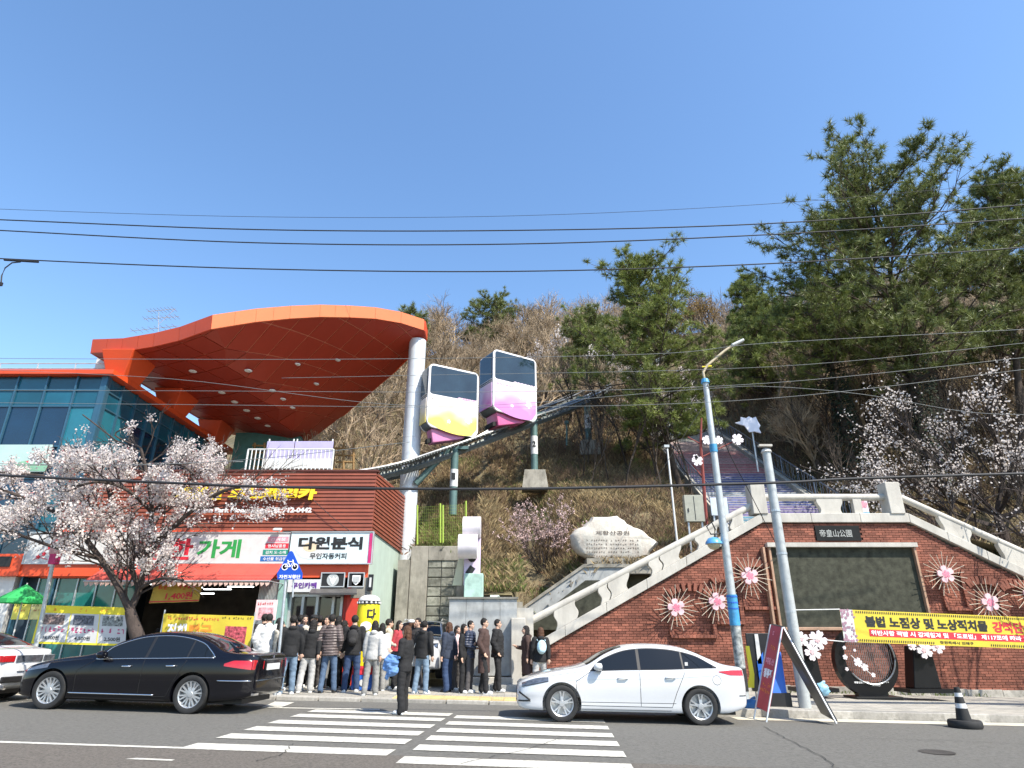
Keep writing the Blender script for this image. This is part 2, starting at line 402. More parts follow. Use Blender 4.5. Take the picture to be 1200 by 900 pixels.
# plinth
for i in range(16):
    x0 = W[0][0]+1+i*1.05
    MB().bx(x0, x0+1.04, YW-.1, YW+.01, gz(x0)+.0, gz(x0)+HR+.17).build('plinth_block', kerb_m, bw, bevel=.01)
# raised brick arches
def arch(px0, px1, pyt, pyb):
    x0, x1, z0, z1 = rect(px0, pyt, px1, pyb, YW)
    n = 9; cx = (x0+x1)/2; rr = (x1-x0)/2
    for i in range(n):
        t = math.pi*(.12+.76*(i+.5)/n); bx_, bz = cx-rr*math.cos(t), z1-rr*.45+rr*.45*math.sin(t)
        MB().box((bx_, YW-.07, bz), (.1,.12,.24), ry=(t-math.pi/2)*.55).build('arch_brick', brick_m, bw)
    for x in (x0+.04, x1-.04):
        mb = MB(); k = int((z1-rr*.3-z0)/.08)
        for i in range(k): mb.bx(x-.06, x+.06, YW-.11, YW-.01, z0+i*.08+.004, z0+i*.08+.074)
        mb.build('brick_pilaster', brick_m, bw)
    mb = MB()
    k = int((x1-x0)/.11)
    for i in range(k+1): mb.bx(x0+i*.11+.004, x0+i*.11+.104, YW-.13, YW-.01, z0-.09, z0)
    mb.build('brick_sill', brick_m, bw)
for q in ((783,836,688,744), (836,868,677,728), (868,901,660,711), (1102,1130,668,712), (1135,1172,680,728), (1176,1215,684,745)): arch(*q)
# big dark panel
slab_m = mat('dark_slate', (.06,.062,.045), .85, spec=.2, var=.5, scale=5, dirt=.6, dcol=(.035,.036,.03), streak=.3)
panel = thing('wall_panel', 'large dark slate mural panel framed on the brick wall', 'panel', ((PX0+PX1)/2, YW-.1, PZ0))
MB().bx(PX0, PX1, YW-.04, YW+.05, PZ0, PZ1).build('slab', slab_m, panel)
fr = mat('copper_frame', (.42,.26,.17), .5, var=.2, dirt=.3)
MB().bx(PX0-.12, PX1+.12, YW-.22, YW+.0, PZ1, PZ1+.14).build('frame_rail', stone_white, panel, bevel=.01)
MB().bx(PX0-.06, PX1+.06, YW-.15, YW+.0, PZ0-.09, PZ0).build('frame_rail', fr, panel, bevel=.01)
for x, d in ((PX0-.25, .22), (PX0-.04, .16), (PX1+.04, .16)):
    MB().bx(x-.035, x+.035, YW-d, YW, PZ0-.09, PZ1-.003).build('frame_post', fr, panel, bevel=.008)
# plaque
pq = thing('plaque', 'black stone name plaque with carved characters above the slate panel', 'plaque', (plq[0], YW-.05, plq[2]))
MB().bx(plq[0], plq[1], YW-.06, YW+.02, plq[2], plq[3]).build('stone', mat('black_granite', (.010,.011,.011), .6, spec=.2, var=.3), pq, bevel=.006)
t_ = MB(); text(t_, '帝皇山公園', (plq[0]+.13, YW-.064, plq[2]+.12), UX, UZ, (plq[1]-plq[0])*.72, (plq[3]-plq[2])*.5, .01)
t_.build('lettering', mat('carved_grey', (.35,.36,.34), .7), pq)
# coping and balustrade
def seg(a, b, w0, w1, y0, y1, mb):           # sloped bar between two (x,z) points
    (x0, z0), (x1, z1) = a, b
    mb.xz([(x0, z0-w0), (x1, z1-w0), (x1, z1+w1), (x0, z0+w1)], y0, y1); return mb
cop = [wz(612,762), wz(891,602), wz(1062,602), wz(1200,668), wz(1420,774)]
for i in range(4):
    a, b = cop[i], cop[i+1]; L = math.hypot(b[0]-a[0], b[1]-a[1]); n = max(2, round(L/1.5))
    for k in range(n):
        g = .004/L
        p = (a[0]+(b[0]-a[0])*(k/n+g), a[1]+(b[1]-a[1])*(k/n+g)); q = (a[0]+(b[0]-a[0])*((k+1)/n-g), a[1]+(b[1]-a[1])*((k+1)/n-g))
        seg(p, q, .30, 0, YW-.12, YW+.36, MB()).build('coping_stone', stone_white, bw, bevel=.015)
bal = thing('balustrade', 'white concrete balustrade with wavy balusters running along the wall top', 'balustrade', (cop[1][0], YW+.1, cop[1][1]))
rl = [wz(617,730), wz(886,590), wz(893,582), wz(1050,582), wz(1057,582), wz(1200,646), wz(1420,744)]
def rail(a, b, nm='top_rail'):
    MB().tube([(a[0], YW+.12, a[1]), (b[0], YW+.12, b[1])], .115, 14).build(nm, stone_white, bal, smooth=50)
rail(rl[0], rl[1]); rail(rl[2], rl[3]); rail(rl[4], rl[5]); rail(rl[5], rl[6])
def cz_(x):
    for i in range(4):
        if cop[i][0] <= x <= cop[i+1][0]: return cop[i][1]+(cop[i+1][1]-cop[i][1])*(x-cop[i][0])/(cop[i+1][0]-cop[i][0])
    return 0
def rz_(x):
    for a, b in ((0,1),(1,2),(2,3),(3,4),(4,5),(5,6)):
        if rl[a][0] <= x <= rl[b][0]: return rl[a][1]+(rl[b][1]-rl[a][1])*(x-rl[a][0])/(rl[b][0]-rl[a][0])
    return rl[0][1] if x < rl[0][0] else 0
def baluster(px0, px1, py, sgn0=1, sgn1=1, amp=.055):
    x0, x1 = at(px0, py, YW).x, at(px1, py, YW).x
    L, Rr = [], []
    for i in range(13):
        t = i/12; dx = amp*math.sin(t*2*math.pi)
        xa, xb = x0+dx*sgn0, x1+dx*sgn1
        L.append((xa, cz_(xa)+(rz_(xa)-cz_(xa))*t)); Rr.append((xb, cz_(xb)+(rz_(xb)-cz_(xb))*t))
    MB().xz(L+Rr[::-1], YW+.03, YW+.22).build('baluster', stone_white, bal, bevel=.01)
for px0, px1, py, s0, s1 in ((651,676,718,1,1), (703,713.5,692,1,1), (714.5,736.5,688,1,-1), (762,774.5,660,1,1), (775.5,798,655,1,-1), (817,841,637,1,-1), (857,872,612,-1,0),
                     (960,987,593,1,-1), (1001,1011,593,0,0), (1106,1121,620,1,1), (1122,1138,626,1,-1), (1176,1192,650,1,1), (1193,1212,655,1,-1), (1262,1290,690,1,1)):
    baluster(px0, px1, py, s0, s1)
for px, py0, py1 in ((890,568,603), (1050,566,603)):
    p = at(px, py1, YW); q = at(px, py0, YW)
    MB().bx(p.x-.24, p.x+.24, YW-.16, YW+.36, p.z+.003, q.z).build('post', stone_white, bal, bevel=.02)
p = at(607,790,20.2); q = at(607,724,20.2)
gp = MB().bx(at(599,750,20.2).x, at(616,750,20.2).x, 20.2, 20.75, 0, q.z).build('newel_post', stone_white, bal, bevel=.02)
# stair flights hidden behind the wall, landing on top
fl = thing('side_stair', 'granite side stair climbing behind the brick wall to the landing', 'stair', (W[0][0], YW+1, 0))
for (xa, za), (xb, zb), nm in (((cop[0][0], .1), (cop[1][0], cop[1][1]-.15), 's'), ((cop[4][0], cop[4][1]-.6), (cop[2][0], cop[2][1]-.15), 's')):
    n = 30
    for k in range(n):
        xx0 = xa+(xb-xa)*k/n; xx1 = xa+(xb-xa)*(k+1)/n; zz = za+(zb-za)*(k+1)/n
        MB().bx(xx0, xx1, YW+.36, YW+2.4, -.6, zz).build('step', granite, fl)
LZ = cop[1][1]-.12
land = MB().bx(cop[1][0], cop[2][0]+.2, YW+.36, 26.2, 1.0, LZ); land.build('landing', granite, kind='structure')
# low wall bits behind the left flight: sloped granite parapet
fw = thing('granite_parapet', 'sloping grey granite parapet behind the left balustrade', 'wall', (2.2, 23.2, 1))
Yp = 23.4
fw_pts = [XZ(612,732,Yp), XZ(612,716,Yp), XZ(684,664,Yp), XZ(735,664,Yp), XZ(735,732,Yp)]
MB().xz(fw_pts, Yp, Yp+.25).build('wall', granite, fw)
MB().xz([XZ(608,718,Yp), XZ(608,714,Yp), XZ(684,661,Yp), XZ(740,661,Yp), XZ(740,665,Yp), XZ(684,665,Yp)], Yp-.06, Yp+.3).build('coping', concrete, fw)
MB().xz([XZ(625,738,Yp-.1), XZ(625,728,Yp-.1), XZ(686,680,Yp-.1), XZ(735,680,Yp-.1), XZ(735,738,Yp-.1)], Yp-.12, Yp).build('lower_band', slab_m, fw)
# ================================================================ long painted stair up the hill
st = thing('hill_stair', 'long steep stair with painted risers climbing the wooded hillside', 'stair', (11.6, 25.6, LZ))
tread = mat('stair_tread', (.38,.35,.33), .85, var=.25, scale=3, dirt=.4)
bands = [((.05,.33,.30),5), ((.10,.25,.33),2), ((.14,.11,.26),4), ((.09,.11,.28),4), ((.24,.28,.32),2), ((.05,.07,.20),4), ((.03,.05,.22),4), ((.10,.05,.22),2), ((.42,.10,.14),6), ((.50,.24,.27),4), ((.45,.14,.16),5), ((.55,.38,.36),8), ((.30,.33,.28),3), ((.50,.48,.42),8), ((.38,.45,.44),20)]
cols = [c for c, n in bands for _ in range(n)]
def stair_x(Y): return 11.35+(Y-25.6)*.055
RS, TR = .172, .315
for k in range(80):
    y0 = 25.6+k*TR; z0 = LZ+k*RS; xc = stair_x(y0); col = cols[min(k, len(cols)-1)]
    m = mat('riser_paint_%d' % ([c for c, n in bands].index(col)), col, .6, var=.5, scale=7, dirt=.35, dcol=(.3,.3,.3))
    mb = MB(); mb.bx(xc-2.35, xc+2.35, y0, y0+TR+.06, z0-.3, z0+RS)
    s_ = mb.build('step', tread, st)
    MB().bx(xc-2.3, xc+2.3, y0-.006, y0+.01, z0+.012, z0+RS-.035).build('painted_riser', m, s_)
stg = mat('stair_stringer', (.42,.40,.35), .85, var=.2, dirt=.5)
railm = mat('stair_railing_metal', (.16,.19,.24), .45, metal=.5, var=.1)
for s in (-1, 1):
    y1 = 25.6+80*TR; z1 = LZ+80*RS
    a = (stair_x(25.6)+s*2.5, 25.6, LZ); b = (stair_x(y1)+s*2.5, y1, z1)
    mb = MB(); mb.hexa([(a[0]-.14, a[1], a[2]-.8), (a[0]+.14, a[1], a[2]-.8), (a[0]+.14, a[1], a[2]+.35), (a[0]-.14, a[1], a[2]+.35)],
                       [(b[0]-.14, b[1], b[2]-.8), (b[0]+.14, b[1], b[2]-.8), (b[0]+.14, b[1], b[2]+.35), (b[0]-.14, b[1], b[2]+.35)])
    mb.build('stringer', stg, st)
    A, B = Vector(a)+Vector((s*.1,0,.35)), Vector(b)+Vector((s*.1,0,.35))
    rt = thing('stair_railing', ('metal railing with twisted bars along the right edge of the painted stair' if s > 0 else 'metal railing with bars along the left edge of the painted stair'), 'railing', A, 'railings of the painted stair')
    for h in (.12, .98):
        MB().tube([A+Vector((0,0,h)), B+Vector((0,0,h))], .03, 6).build('rail', railm, rt)
    pm = None; n = 84
    for i in range(n):
        p = A.lerp(B, i/n)
        if i % 12 == 0: MB().tube([p, p+Vector((0,0,1.05))], .035, 6).build('post', railm, rt)
        else: MB().tube([p+Vector((0,0,.12)), p+Vector((.03*(-1)**i,.02,.55)), p+Vector((0,0,.98))], .013, 4).build('bar', railm, rt)
# ================================================================ sunbursts
wood_white = mat('ray_wood', (.60,.52,.40), .6, var=.15); petal_p = mat('blossom_sign_pink', (.78,.50,.52), .5, var=.2, scale=9); petal_c = mat('blossom_sign_centre', (.75,.22,.30), .5, var=.3)
white_petal = mat('white_petal_print', (.78,.74,.74), .5, var=.1)
def sunburst(px, py, rpx, label):
    c = at(px, py, YW-.3); t = thing('sunburst_ornament', label, 'wall ornament', c, 'sunburst ornaments on the brick wall')
    R0 = rpx/FPX*20.6
    n = 22
    for i in range(n):
        a = 2*math.pi*i/n+.1; r1 = R0*(1 if i % 2 else .84)*R.uniform(.95,1.04)
        u = Vector((math.cos(a), 0, math.sin(a)))
        MB().tube([c+u*.14, c+u*r1+Vector((0,-.05,0))], [.011,.008], 5).build('ray', wood_white, t)
    b = MB(); blossom(b, c+Vector((0,-.03,0)), .27, d=.05, k=0, rot=.2, notch=.04)
    b.build('flower', petal_p, t); b2 = MB(); blossom(b2, c+Vector((0,-.085,0)), .12, d=.004, rot=.2); b2.build('flower_centre', petal_c, t)
    MB().tube([c+Vector((0,.32,-.05)), c], .02, 6).build('bracket', black_p, t)
for q in ((792,712,24,'left most sunburst with pink flower, low beside the white car roof'), (840,705,25,'sunburst with pink flower just left of the blue lamp pole'),
          (878,675,25,'sunburst with pink flower beside the left edge of the slate panel'), (1107,673,25,'sunburst with pink flower beside the right edge of the slate panel'),
          (1159,706,25,'sunburst with pink flower behind the end of the yellow banner'), (1208,696,24,'sunburst cut off by the right edge of the picture')): sunburst(*q)
# ================================================================ middle: retaining wall, granite panel, stone
rw = thing('retaining_wall', 'mossy block retaining wall in a concrete frame beside the shop building', 'wall', (-3, 25.8, 0))
YR = 25.4
def yz(px, py): return XZ(px, py, YR)
fx = [yz(481,730)[0], yz(490,640)[0], yz(547,638)[0], yz(527,730)[0]]
z0, z1 = -.2, yz(515,640)[1]
MB().bx(fx[0]-.1, yz(548,640)[0]+.9, YR+.08, YR+.4, z0, z1-.02).build('wall_core', concrete, rw)
MB().bx(fx[0]-.12, fx[0]+.55, YR-.05, YR+.077, z0, z1).build('frame_post', concrete, rw, bevel=.02)
MB().bx(fx[0]+.553, yz(552,640)[0], YR-.05, YR+.077, z1-.55, z1).build('frame_beam', concrete, rw, bevel=.02)
MB().bx(yz(536,650)[0], yz(552,650)[0], YR-.05, YR+.077, z0, z1-.553).build('frame_post', concrete, rw, bevel=.02)
x = fx[0]+.56; zz = z0; i = 0
while zz < z1-.75:
    for j in range(4):
        w_ = .52; xa = fx[0]+.56+j*w_
        MB().bx(xa+.012, min(xa+w_-.012, yz(536,650)[0]-.01), YR+.0+R.uniform(-.015,.02), YR+.078, zz+.015, zz+.33).build('block', block_m, rw, bevel=.02)
    zz += .35
YG = 20.5
gw = thing('granite_wall', 'smooth grey granite panel wall behind the queue of people', 'wall', (0, YG, 0))
x0, x1, z0g, z1g = rect(525, 702, 606, 790, YG)
n = 4
for i in range(n):
    MB().bx(x0+(x1-x0)*i/n+.004, x0+(x1-x0)*(i+1)/n-.004, YG, YG+.15, .45, z1g).build('granite_slab', granite, gw, bevel=.006)
MB().bx(x0-.04, x1+.04, YG-.05, YG+.6, z1g+.003, z1g+.06).build('coping', concrete, gw)
MB().bx(x0+.003, x1, YG-.25, YG+.0, 0, .42).build('base_step', stone_white, gw, bevel=.01)
MB().bx(x0+.8, x1+.25, YG-.6, YG-.26, -.05, .24).build('base_step', granite, gw, bevel=.01)
MB().bx(x1+.003, x1+.5, YG+.16, YG+.6, .3, at(640,712,YG).z).build('side_block', stone_white, gw)
# memorial stone
rs = []
px_o = [(669,628),(671,644),(689,655),(695,657),(740,657),(760,652),(770,637),(763,632),(752,622),(745,619),(734,614),(722,606),(693,606),(683,617),(674,622)]
Ys = 24.0
o = [XZ(a, b, Ys) for a, b in px_o]
cx = sum(p[0] for p in o)/len(o); cz = sum(p[1] for p in o)/len(o)
mb = MB(); N = []
rings = [(-.28,.93),(-.34,.80),(-.2,1.0),(.1,1.03),(.4,.9),(.55,.6)]
rings = [(-.36,.0),(-.36,.82),(-.30,.93),(-.12,1.0),(.12,1.02),(.4,.88),(.52,.5),(.55,0)]
dense = []
for i in range(len(o)):
    a, b = o[i], o[(i+1) % len(o)]
    for t in (0, .34, .67):
        q = Vector((a[0]+(b[0]-a[0])*t, a[1]+(b[1]-a[1])*t)); q += Vector((mn.noise((q.x*4,0,q.y*4)), mn.noise((q.x*4,7,q.y*4))))*.07
        dense.append((q.x, q.y))
vs = []
for y, s in rings:
    for (a, b) in dense:
        x_, z_ = cx+(a-cx)*s, cz+(b-cz)*s
        nn = mn.noise((x_*2.5, y*3, z_*2.5))*.10 if s < 1.0 and y > -.3 or .9 <= s else 0
        vs.append((x_+nn*.5, Ys+y+nn*(0 if y < -.34 else 1), z_+nn*.5))
n = len(dense); fs = [(i*n+j, i*n+(j+1) % n, (i+1)*n+(j+1) % n, (i+1)*n+j) for i in range(len(rings)-1) for j in range(n)]
mb.add(vs, fs)
stn = thing('memorial_stone', 'big rough white memorial boulder with carved lines of writing on the slope', 'stone', (cx, Ys, cz-1))
mb.build('boulder', mat('white_boulder', (.55,.52,.45), .85, var=.25, scale=2.5, dirt=.55, dcol=(.36,.25,.19), streak=3.5, bump=.7, bscale=9), stn, smooth=45)
t_ = MB(); ink = mat('carved_writing', (.16,.13,.11), .8)
a = at(698,627,Ys-.37); text(t_, '제황산공원', a, UX, UZ, 1.25, .15, .01)
for i in range(5):
    a = at(687, 632+i*4.6+2.4, Ys-.37); scribble(t_, a, UX, UZ, 1.95, .075, 22, i)
t_.build('lettering', ink, stn)
MB().bx(o[2][0]-.1, o[5][0]+.3, Ys-.5, Ys+.5, cz-1.3, at(700,656,Ys).z).build('footing', concrete, stn)
# ================================================================ shop building with brown board cladding
YB = 21.0
board_m = per_object(mat('brown_board', (.23,.062,.035), .55, var=.2, scale=2, dirt=.25, dcol=(.10,.03,.02), streak=.08), .10)
mint = mat('mint_wall', (.40,.49,.42), .8, var=.1, scale=1.5, dirt=.3, dcol=(.34,.38,.32), streak=4)
sh = thing('shop_building', 'low shop building clad in brown boards under the orange canopy', 'building', (-9.5, YB, 0))
BX0 = at(70,600,YB).x; BX1 = at(437,600,YB).x
ZT = at(400,553,YB).z; ZM = at(400,622,YB).z
YE = 26.9
MB().bx(BX0+.1, BX1-.1, YB+.12, YE, ZM-.9, ZT-.15).build('upper_core', dark, sh)
n = 16; hgt = (ZT-ZM)/n
for i in range(n):
    z0 = ZM+i*hgt; xs = [BX0, BX0+3.1, BX0+6.7, BX1+.02]
    for a, b in zip(xs, xs[1:]):
        MB().hexa([(a+.003, YB+.1, z0), (b-.003, YB+.1, z0), (b-.003, YB-.03, z0+.004), (a+.003, YB-.03, z0+.004)],
                  [(a+.003, YB+.1, z0+hgt-.004), (b-.003, YB+.1, z0+hgt-.004), (b-.003, YB+.0, z0+hgt-.004), (a+.003, YB+.0, z0+hgt-.004)]).build('siding_board', board_m, sh)
    # side
    zz0 = ZM+i*hgt; e = .42*(i/n); e2 = .42*((i+1)/n)
    MB().hexa([(BX1-.1, YB-.0, zz0), (BX1-.1, YE, zz0+e), (BX1+.05, YE, zz0+e), (BX1+.05, YB+.0, zz0)],
              [(BX1-.1, YB-.0, zz0+hgt-.006), (BX1-.1, YE, zz0+hgt+e2-.006), (BX1+.02, YE, zz0+hgt+e2-.006), (BX1+.02, YB+.0, zz0+hgt-.006)]).build('siding_board', board_m, sh)
MB().bx(BX0-.02, BX1+.08, YB-.05, YB+.2, ZT+.003, ZT+.07).build('roof_edge', mat('brown_trim', (.10,.03,.02), .5), sh)
MB().bx(BX0, BX1-.1, YB+.2, YE, ZT-.1, ZT+.02).build('roof_slab', concrete, sh)
# ground floor
zg = -.2
MB().bx(BX1-.25, BX1+.0, YB+.05, YE, zg, ZM-.003).build('side_wall', mint, sh)
MB().bx(BX1-.6, BX1-.0, YB-.12, YB+.047, at(440,678,YB).z, at(440,660,YB).z).build('lintel', orange_red, sh)
MB().bx(BX1-.55, BX1+.03, YB-.15, YB+.045, zg, at(440,678,YB).z-.003).build('corner_wall', mat('red_wall', (.55,.05,.03), .5, var=.1), sh)
x0, x1, z0, z1 = rect(325, 660, 437, 677, YB)
MB().bx(x0, BX1-.603, YB-.12, YB+.1, z0, z1).build('lintel', orange_red, sh)
MB().bx(BX0, x0-.003, YB-.08, YB+.1, z0-.02, ZM).build('shop_lintel', orange_red, sh)
# interior of the shop
xi0, xi1 = at(40,700,YB).x, at(312,700,YB).x
MB().bx(BX0, xi1+4, YB+5.8, YB+6, zg, ZM-.9).build('back_wall', mat('shop_back_wall', (.16,.14,.12), .8, var=.4, scale=2), sh)
MB().bx(BX0, BX1-.3, YB+.1, YB+6, at(200,679,YB+1.2).z, ZM-.92).build('ceiling', mat('shop_ceiling', (.14,.13,.12), .8), sh)
for i in range(6):
    sx = xi0+3.6+i*1.0
    m_ = MB(); m_.bx(sx, sx+.9, YB+2.2, YB+2.6, .0, 1.3); m_.build('display_shelf', mat('shelf_goods_%d' % (i % 3), [(.35,.25,.12),(.12,.25,.15),(.4,.12,.08)][i % 3], .6, var=.8, scale=14), sh)
lamp_m = mat('tube_lamp', (.95,1,1), .4, var=0, emis=3)
for px, py in ((190,684),(222,688),(255,690),(235,695),(282,687)):
    c = at(px, py, YB+1.2+(px % 5)*.5)
    MB().bx(c.x-.45, c.x+.45, c.y-.04, c.y+.04, c.z-.03, c.z).build('ceiling_lamp', lamp_m, sh)
# teal shop glass, left
teal = mat('teal_glass', (.02,.16,.15), .08, var=.3, scale=1.2, spec=.8)
gx0 = at(40,705,YB).x
for i in range(5):
    a = gx0+i*.62
    MB().bx(a+.02, a+.6, YB+.02, YB+.05, .3, z0-.03).build('shop_window', teal, sh)
    MB().bx(a-.02, a+.018, YB-.03, YB+.09, -.1, z0-.023).build('window_post', steel, sh)
# shutter and pilaster between the shops
for i in range(14):
    a = at(303,700,YB).x+i*.045
    MB().bx(a, a+.03, YB-.03, YB+.02, 0, z0-.03).build('shutter_slat', steel, sh)
xs0, xs1, _, _ = rect(316, 690, 331, 700, YB)
MB().bx(xs0+.3, xs1+.2, YB-.1, YB+.1, -.1, z0-.03).build('pilaster', mat('teal_post', (.25,.42,.38), .5), sh)
# cafe front: dark glass, door, frames
cx0, cx1 = xs1+.2, BX1-.55
MB().bx(cx0, cx1, YB+.25, YB+.3, -.1, z0).build('cafe_window', mat('dark_glass', (.012,.016,.018), .06, var=.1, spec=.8), sh)
al = mat('aluminium', (.55,.56,.56), .35, metal=.5, var=.1)
for px in (337,352,369,388,398):
    a = at(px,720,YB).x; MB().bx(a-.04, a+.04, YB+.1, YB+.24, -.1, at(px,697,YB).z).build('door_post', al, sh)
a, b, c0, c1 = rect(337, 695, 398, 699, YB); MB().bx(a, b, YB+.08, YB+.2, c0, c1).build('door_lintel', al, sh)
a, b, c0, c1 = rect(399, 697, 415, 790, YB); MB().bx(a, b, YB+.0, YB+.25, -.1, c1).build('red_panel', mat('red_wall', (.55,.05,.03), .5), sh)
a, b, c0, c1 = rect(408, 704, 415, 711, YB-.03); MB().bx(a, b, YB-.03, YB-.003, c0, c1).build('meter_box', al, sh)
a, b, c0, c1 = rect(413, 677, 436, 697, YB-.05); MB().bx(a, b, YB-.16, YB-.0, c0-.1, c1).build('eave_box', concrete, sh)
# canopy over the cafe door
q = [at(362,697,YB-.7), at(418,697,YB-.7), at(418,690,YB), at(366,690,YB)]
MB().hexa(q, [p+Vector((0,0,.05)) for p in q]).build('door_canopy', mat('slate_canopy', (.09,.085,.08), .5), sh)
# ---- signs on the shop
YS = 20.72
def board(name, label, px0, py0, px1, py1, Y, m, d=.12, cat='sign', cust=None, frame=None):
    x0, x1, z0, z1 = rect(px0, py0, px1, py1, Y)
    t = thing(name, label, cat, ((x0+x1)/2, Y, z0)); MB().bx(x0, x1, Y, Y+d, z0, z1).build('board', m, t, bevel=.008)
    if frame:
        for a in ((x0-.03,x0,z0-.03,z1+.03),(x1,x1+.03,z0-.03,z1+.03),(x0+.001,x1-.001,z0-.03,z0),(x0+.001,x1-.001,z1,z1+.03)):
            MB().bx(a[0],a[1],Y-.03,Y+d,a[2],a[3]).build('frame', frame, t)
    return t, x0, x1, z0, z1
sign_white = mat('sign_white', (.60,.60,.59), .4, var=.06, dirt=.12)
ln_ = {'green': mat('print_green', (.03,.30,.07), .5), 'red': mat('print_red', (.62,.03,.05), .5), 'pink': mat('print_pink', (.78,.30,.36), .5), 'blue': mat('print_blue', (.02,.13,.40), .5),
       'black': mat('print_black', (.02,.02,.02), .5), 'white': mat('print_white', (.8,.8,.8), .5), 'purple': mat('print_purple', (.12,.03,.25), .5), 'yellow': yellow_p, 'teal': mat('print_teal', (.02,.25,.18), .5),
       'orange': mat('print_orange', (.75,.25,.03), .5), 'magenta': mat('print_magenta', (.5,.03,.15), .5)}
def wr(t, s, px0, py0, px1, py1, Y, col, bold=.02, nm='lettering', depth=None, slant=0):
    x0, x1, z0, z1 = rect(px0, py0, px1, py1, Y)
    mb = MB(); text(mb, s, (x0, Y, z0), UX, UZ, x1-x0, z1-z0, bold, depth=depth, slant=slant); return mb.build(nm, ln_[col] if isinstance(col, str) else col, t)
def blk(t, px0, py0, px1, py1, Y, col, nm='print', rnd=0):
    x0, x1, z0, z1 = rect(px0, py0, px1, py1, Y)
    m = ln_[col] if isinstance(col, str) else col
    if rnd:
        r = (z1-z0)/2; pts = [(x0+r-r*math.cos(a), z0+r-r*math.sin(a)*-1) for a in [math.pi*i/8-math.pi/2 for i in range(9)]] ; pts += [(x1, z1), (x1, z0)] if rnd == 1 else []
        return MB().xz(pts, Y, Y+.002).build(nm, m, t)
    return MB().bx(x0, x1, Y, Y+.002, z0, z1).build(nm, m, t)
def scr(t, px0, py0, px1, py1, Y, col, n, seed=1, nm='small_print'):
    x0, x1, z0, z1 = rect(px0, py0, px1, py1, Y); mb = MB(); scribble(mb, (x0, Y, z0), UX, UZ, x1-x0, z1-z0, n, seed); return mb.build(nm, ln_[col] if isinstance(col, str) else col, t)
t, *_ = board('shop_sign', 'long white signboard with red and green lettering above the red awning', 32, 624.5, 339, 660, YS, sign_white, frame=al)
Y_ = YS-.006
wr(t, '가게', 231, 632, 282, 654, Y_, 'green', .035); wr(t, '한', 196, 631, 226, 656, Y_, 'red', .035); wr(t, '착', 160, 631, 190, 656, Y_, 'red', .035)
tw = MB()
for i in range(5):
    p = at(38+i*7, 655-i*5+R.uniform(-3,3), Y_); tw.tube([p, p+Vector((.3,0,.12*(-1)**i+.05))], .012, 3)
    blossom(tw, p+Vector((.15,-.004,.1)), .07, d=.002)
tw.build('blossom_print', ln_['red'], t)
for i, (s_, c_) in enumerate((('건어물', 'pink'), ('명사납품용', 'red'), ('김치 도·소매', 'teal'), ('수산물 취급점', 'blue'))):
    y0 = 629+i*7.6; x0p = 314-i*3
    blk(t, x0p, y0, 338, y0+6, Y_, c_, rnd=0); wr(t, s_, x0p+3, y0+1.2, 335, y0+5, Y_-.004, 'white', .012)
t, *_ = board('cafe_sign', 'pale signboard with black lettering and a printed cup at the building corner', 340, 624, 436, 660, YS, mat('sign_pale_blue', (.60,.70,.72), .4, var=.08), frame=al)
blk(t, 432, 625, 437, 660, YS-.02, 'magenta', 'end_panel')
def disc(t, px, py, r, Y, m, nm='print', sx=1):
    c = at(px, py, Y); mb = MB(); mb.xz([(c.x+r*sx*math.cos(a*.3142), c.z+r*math.sin(a*.3142)) for a in range(20)], Y, Y+.002); return mb.build(nm, m, t)
disc(t, 364, 644, .3, Y_+.002, sign_white, 'cup_print', 1.6); disc(t, 364, 641, .15, Y_, mat('cream_print', (.65,.52,.36), .5), 'cup_print', 1.6)
wr(t, '다원분식', 350, 629, 425, 644, Y_-.004, 'black', .045); wr(t, '무인자동커피', 363, 648, 406, 655, Y_-.004, 'black', .02)
t, *_ = board('small_cafe_sign', 'small white sign with purple letters over the cafe door', 337, 679, 375, 694, 20.8, sign_white)
wr(t, '무인카페', 342, 682.5, 371, 689.5, 20.79, 'purple', .04)
for px0, px1, nm, lab in ((377,403,'window_picture','framed silver eagle emblem above the cafe door'), (409,426,'window_picture','black framed white shield emblem above the cafe door')):
    t, x0, x1, z0, z1 = board(nm, lab, px0, 672, px1, 687, 20.84, ln_['black'], .03, 'picture', frame=al)
    if px0 == 377:
        disc(t, 390, 679.5, .19, 20.835, mat('silver_print', (.45,.47,.46), .5), 'emblem', 1); mb = MB(); c = at(390, 679.5, 20.832)
        mb.xz([(c.x-.13,c.z+.1),(c.x-.02,c.z+.03),(c.x+.02,c.z+.12),(c.x+.06,c.z+.02),(c.x+.14,c.z+.1),(c.x+.05,c.z-.1),(c.x,c.z-.15),(c.x-.06,c.z-.06)], 20.828, 20.83); mb.build('emblem_bird', ln_['white'], t)
    else:
        c = at(417.5, 679.5, 20.835); sp_ = [(-.13,.14),(.13,.14),(.13,-.02),(.08,-.1),(0,-.16),(-.08,-.1),(-.13,-.02)]
        MB().xz([(c.x+a, c.z+b) for a, b in sp_], 20.834, 20.836).build('emblem', ln_['white'], t)
        MB().xz([(c.x+a*.75, c.z+b*.75) for a, b in sp_], 20.828, 20.83).build('emblem_inner', mat('silver_print', (.45,.47,.46), .5), t)
        scr(t, 413.5, 681, 421.5, 683.5, 20.826, 'black', 5)
t, x0, x1, z0, z1 = board('pill_light', 'small dark oval wall light at the corner of the shop', 431, 673, 437, 692, 20.76, black_p, .05, 'light')
MB().bx(x0+.05, x1-.05, 20.735, 20.757, z0+.1, z1-.1).build('lens', sign_white, t)
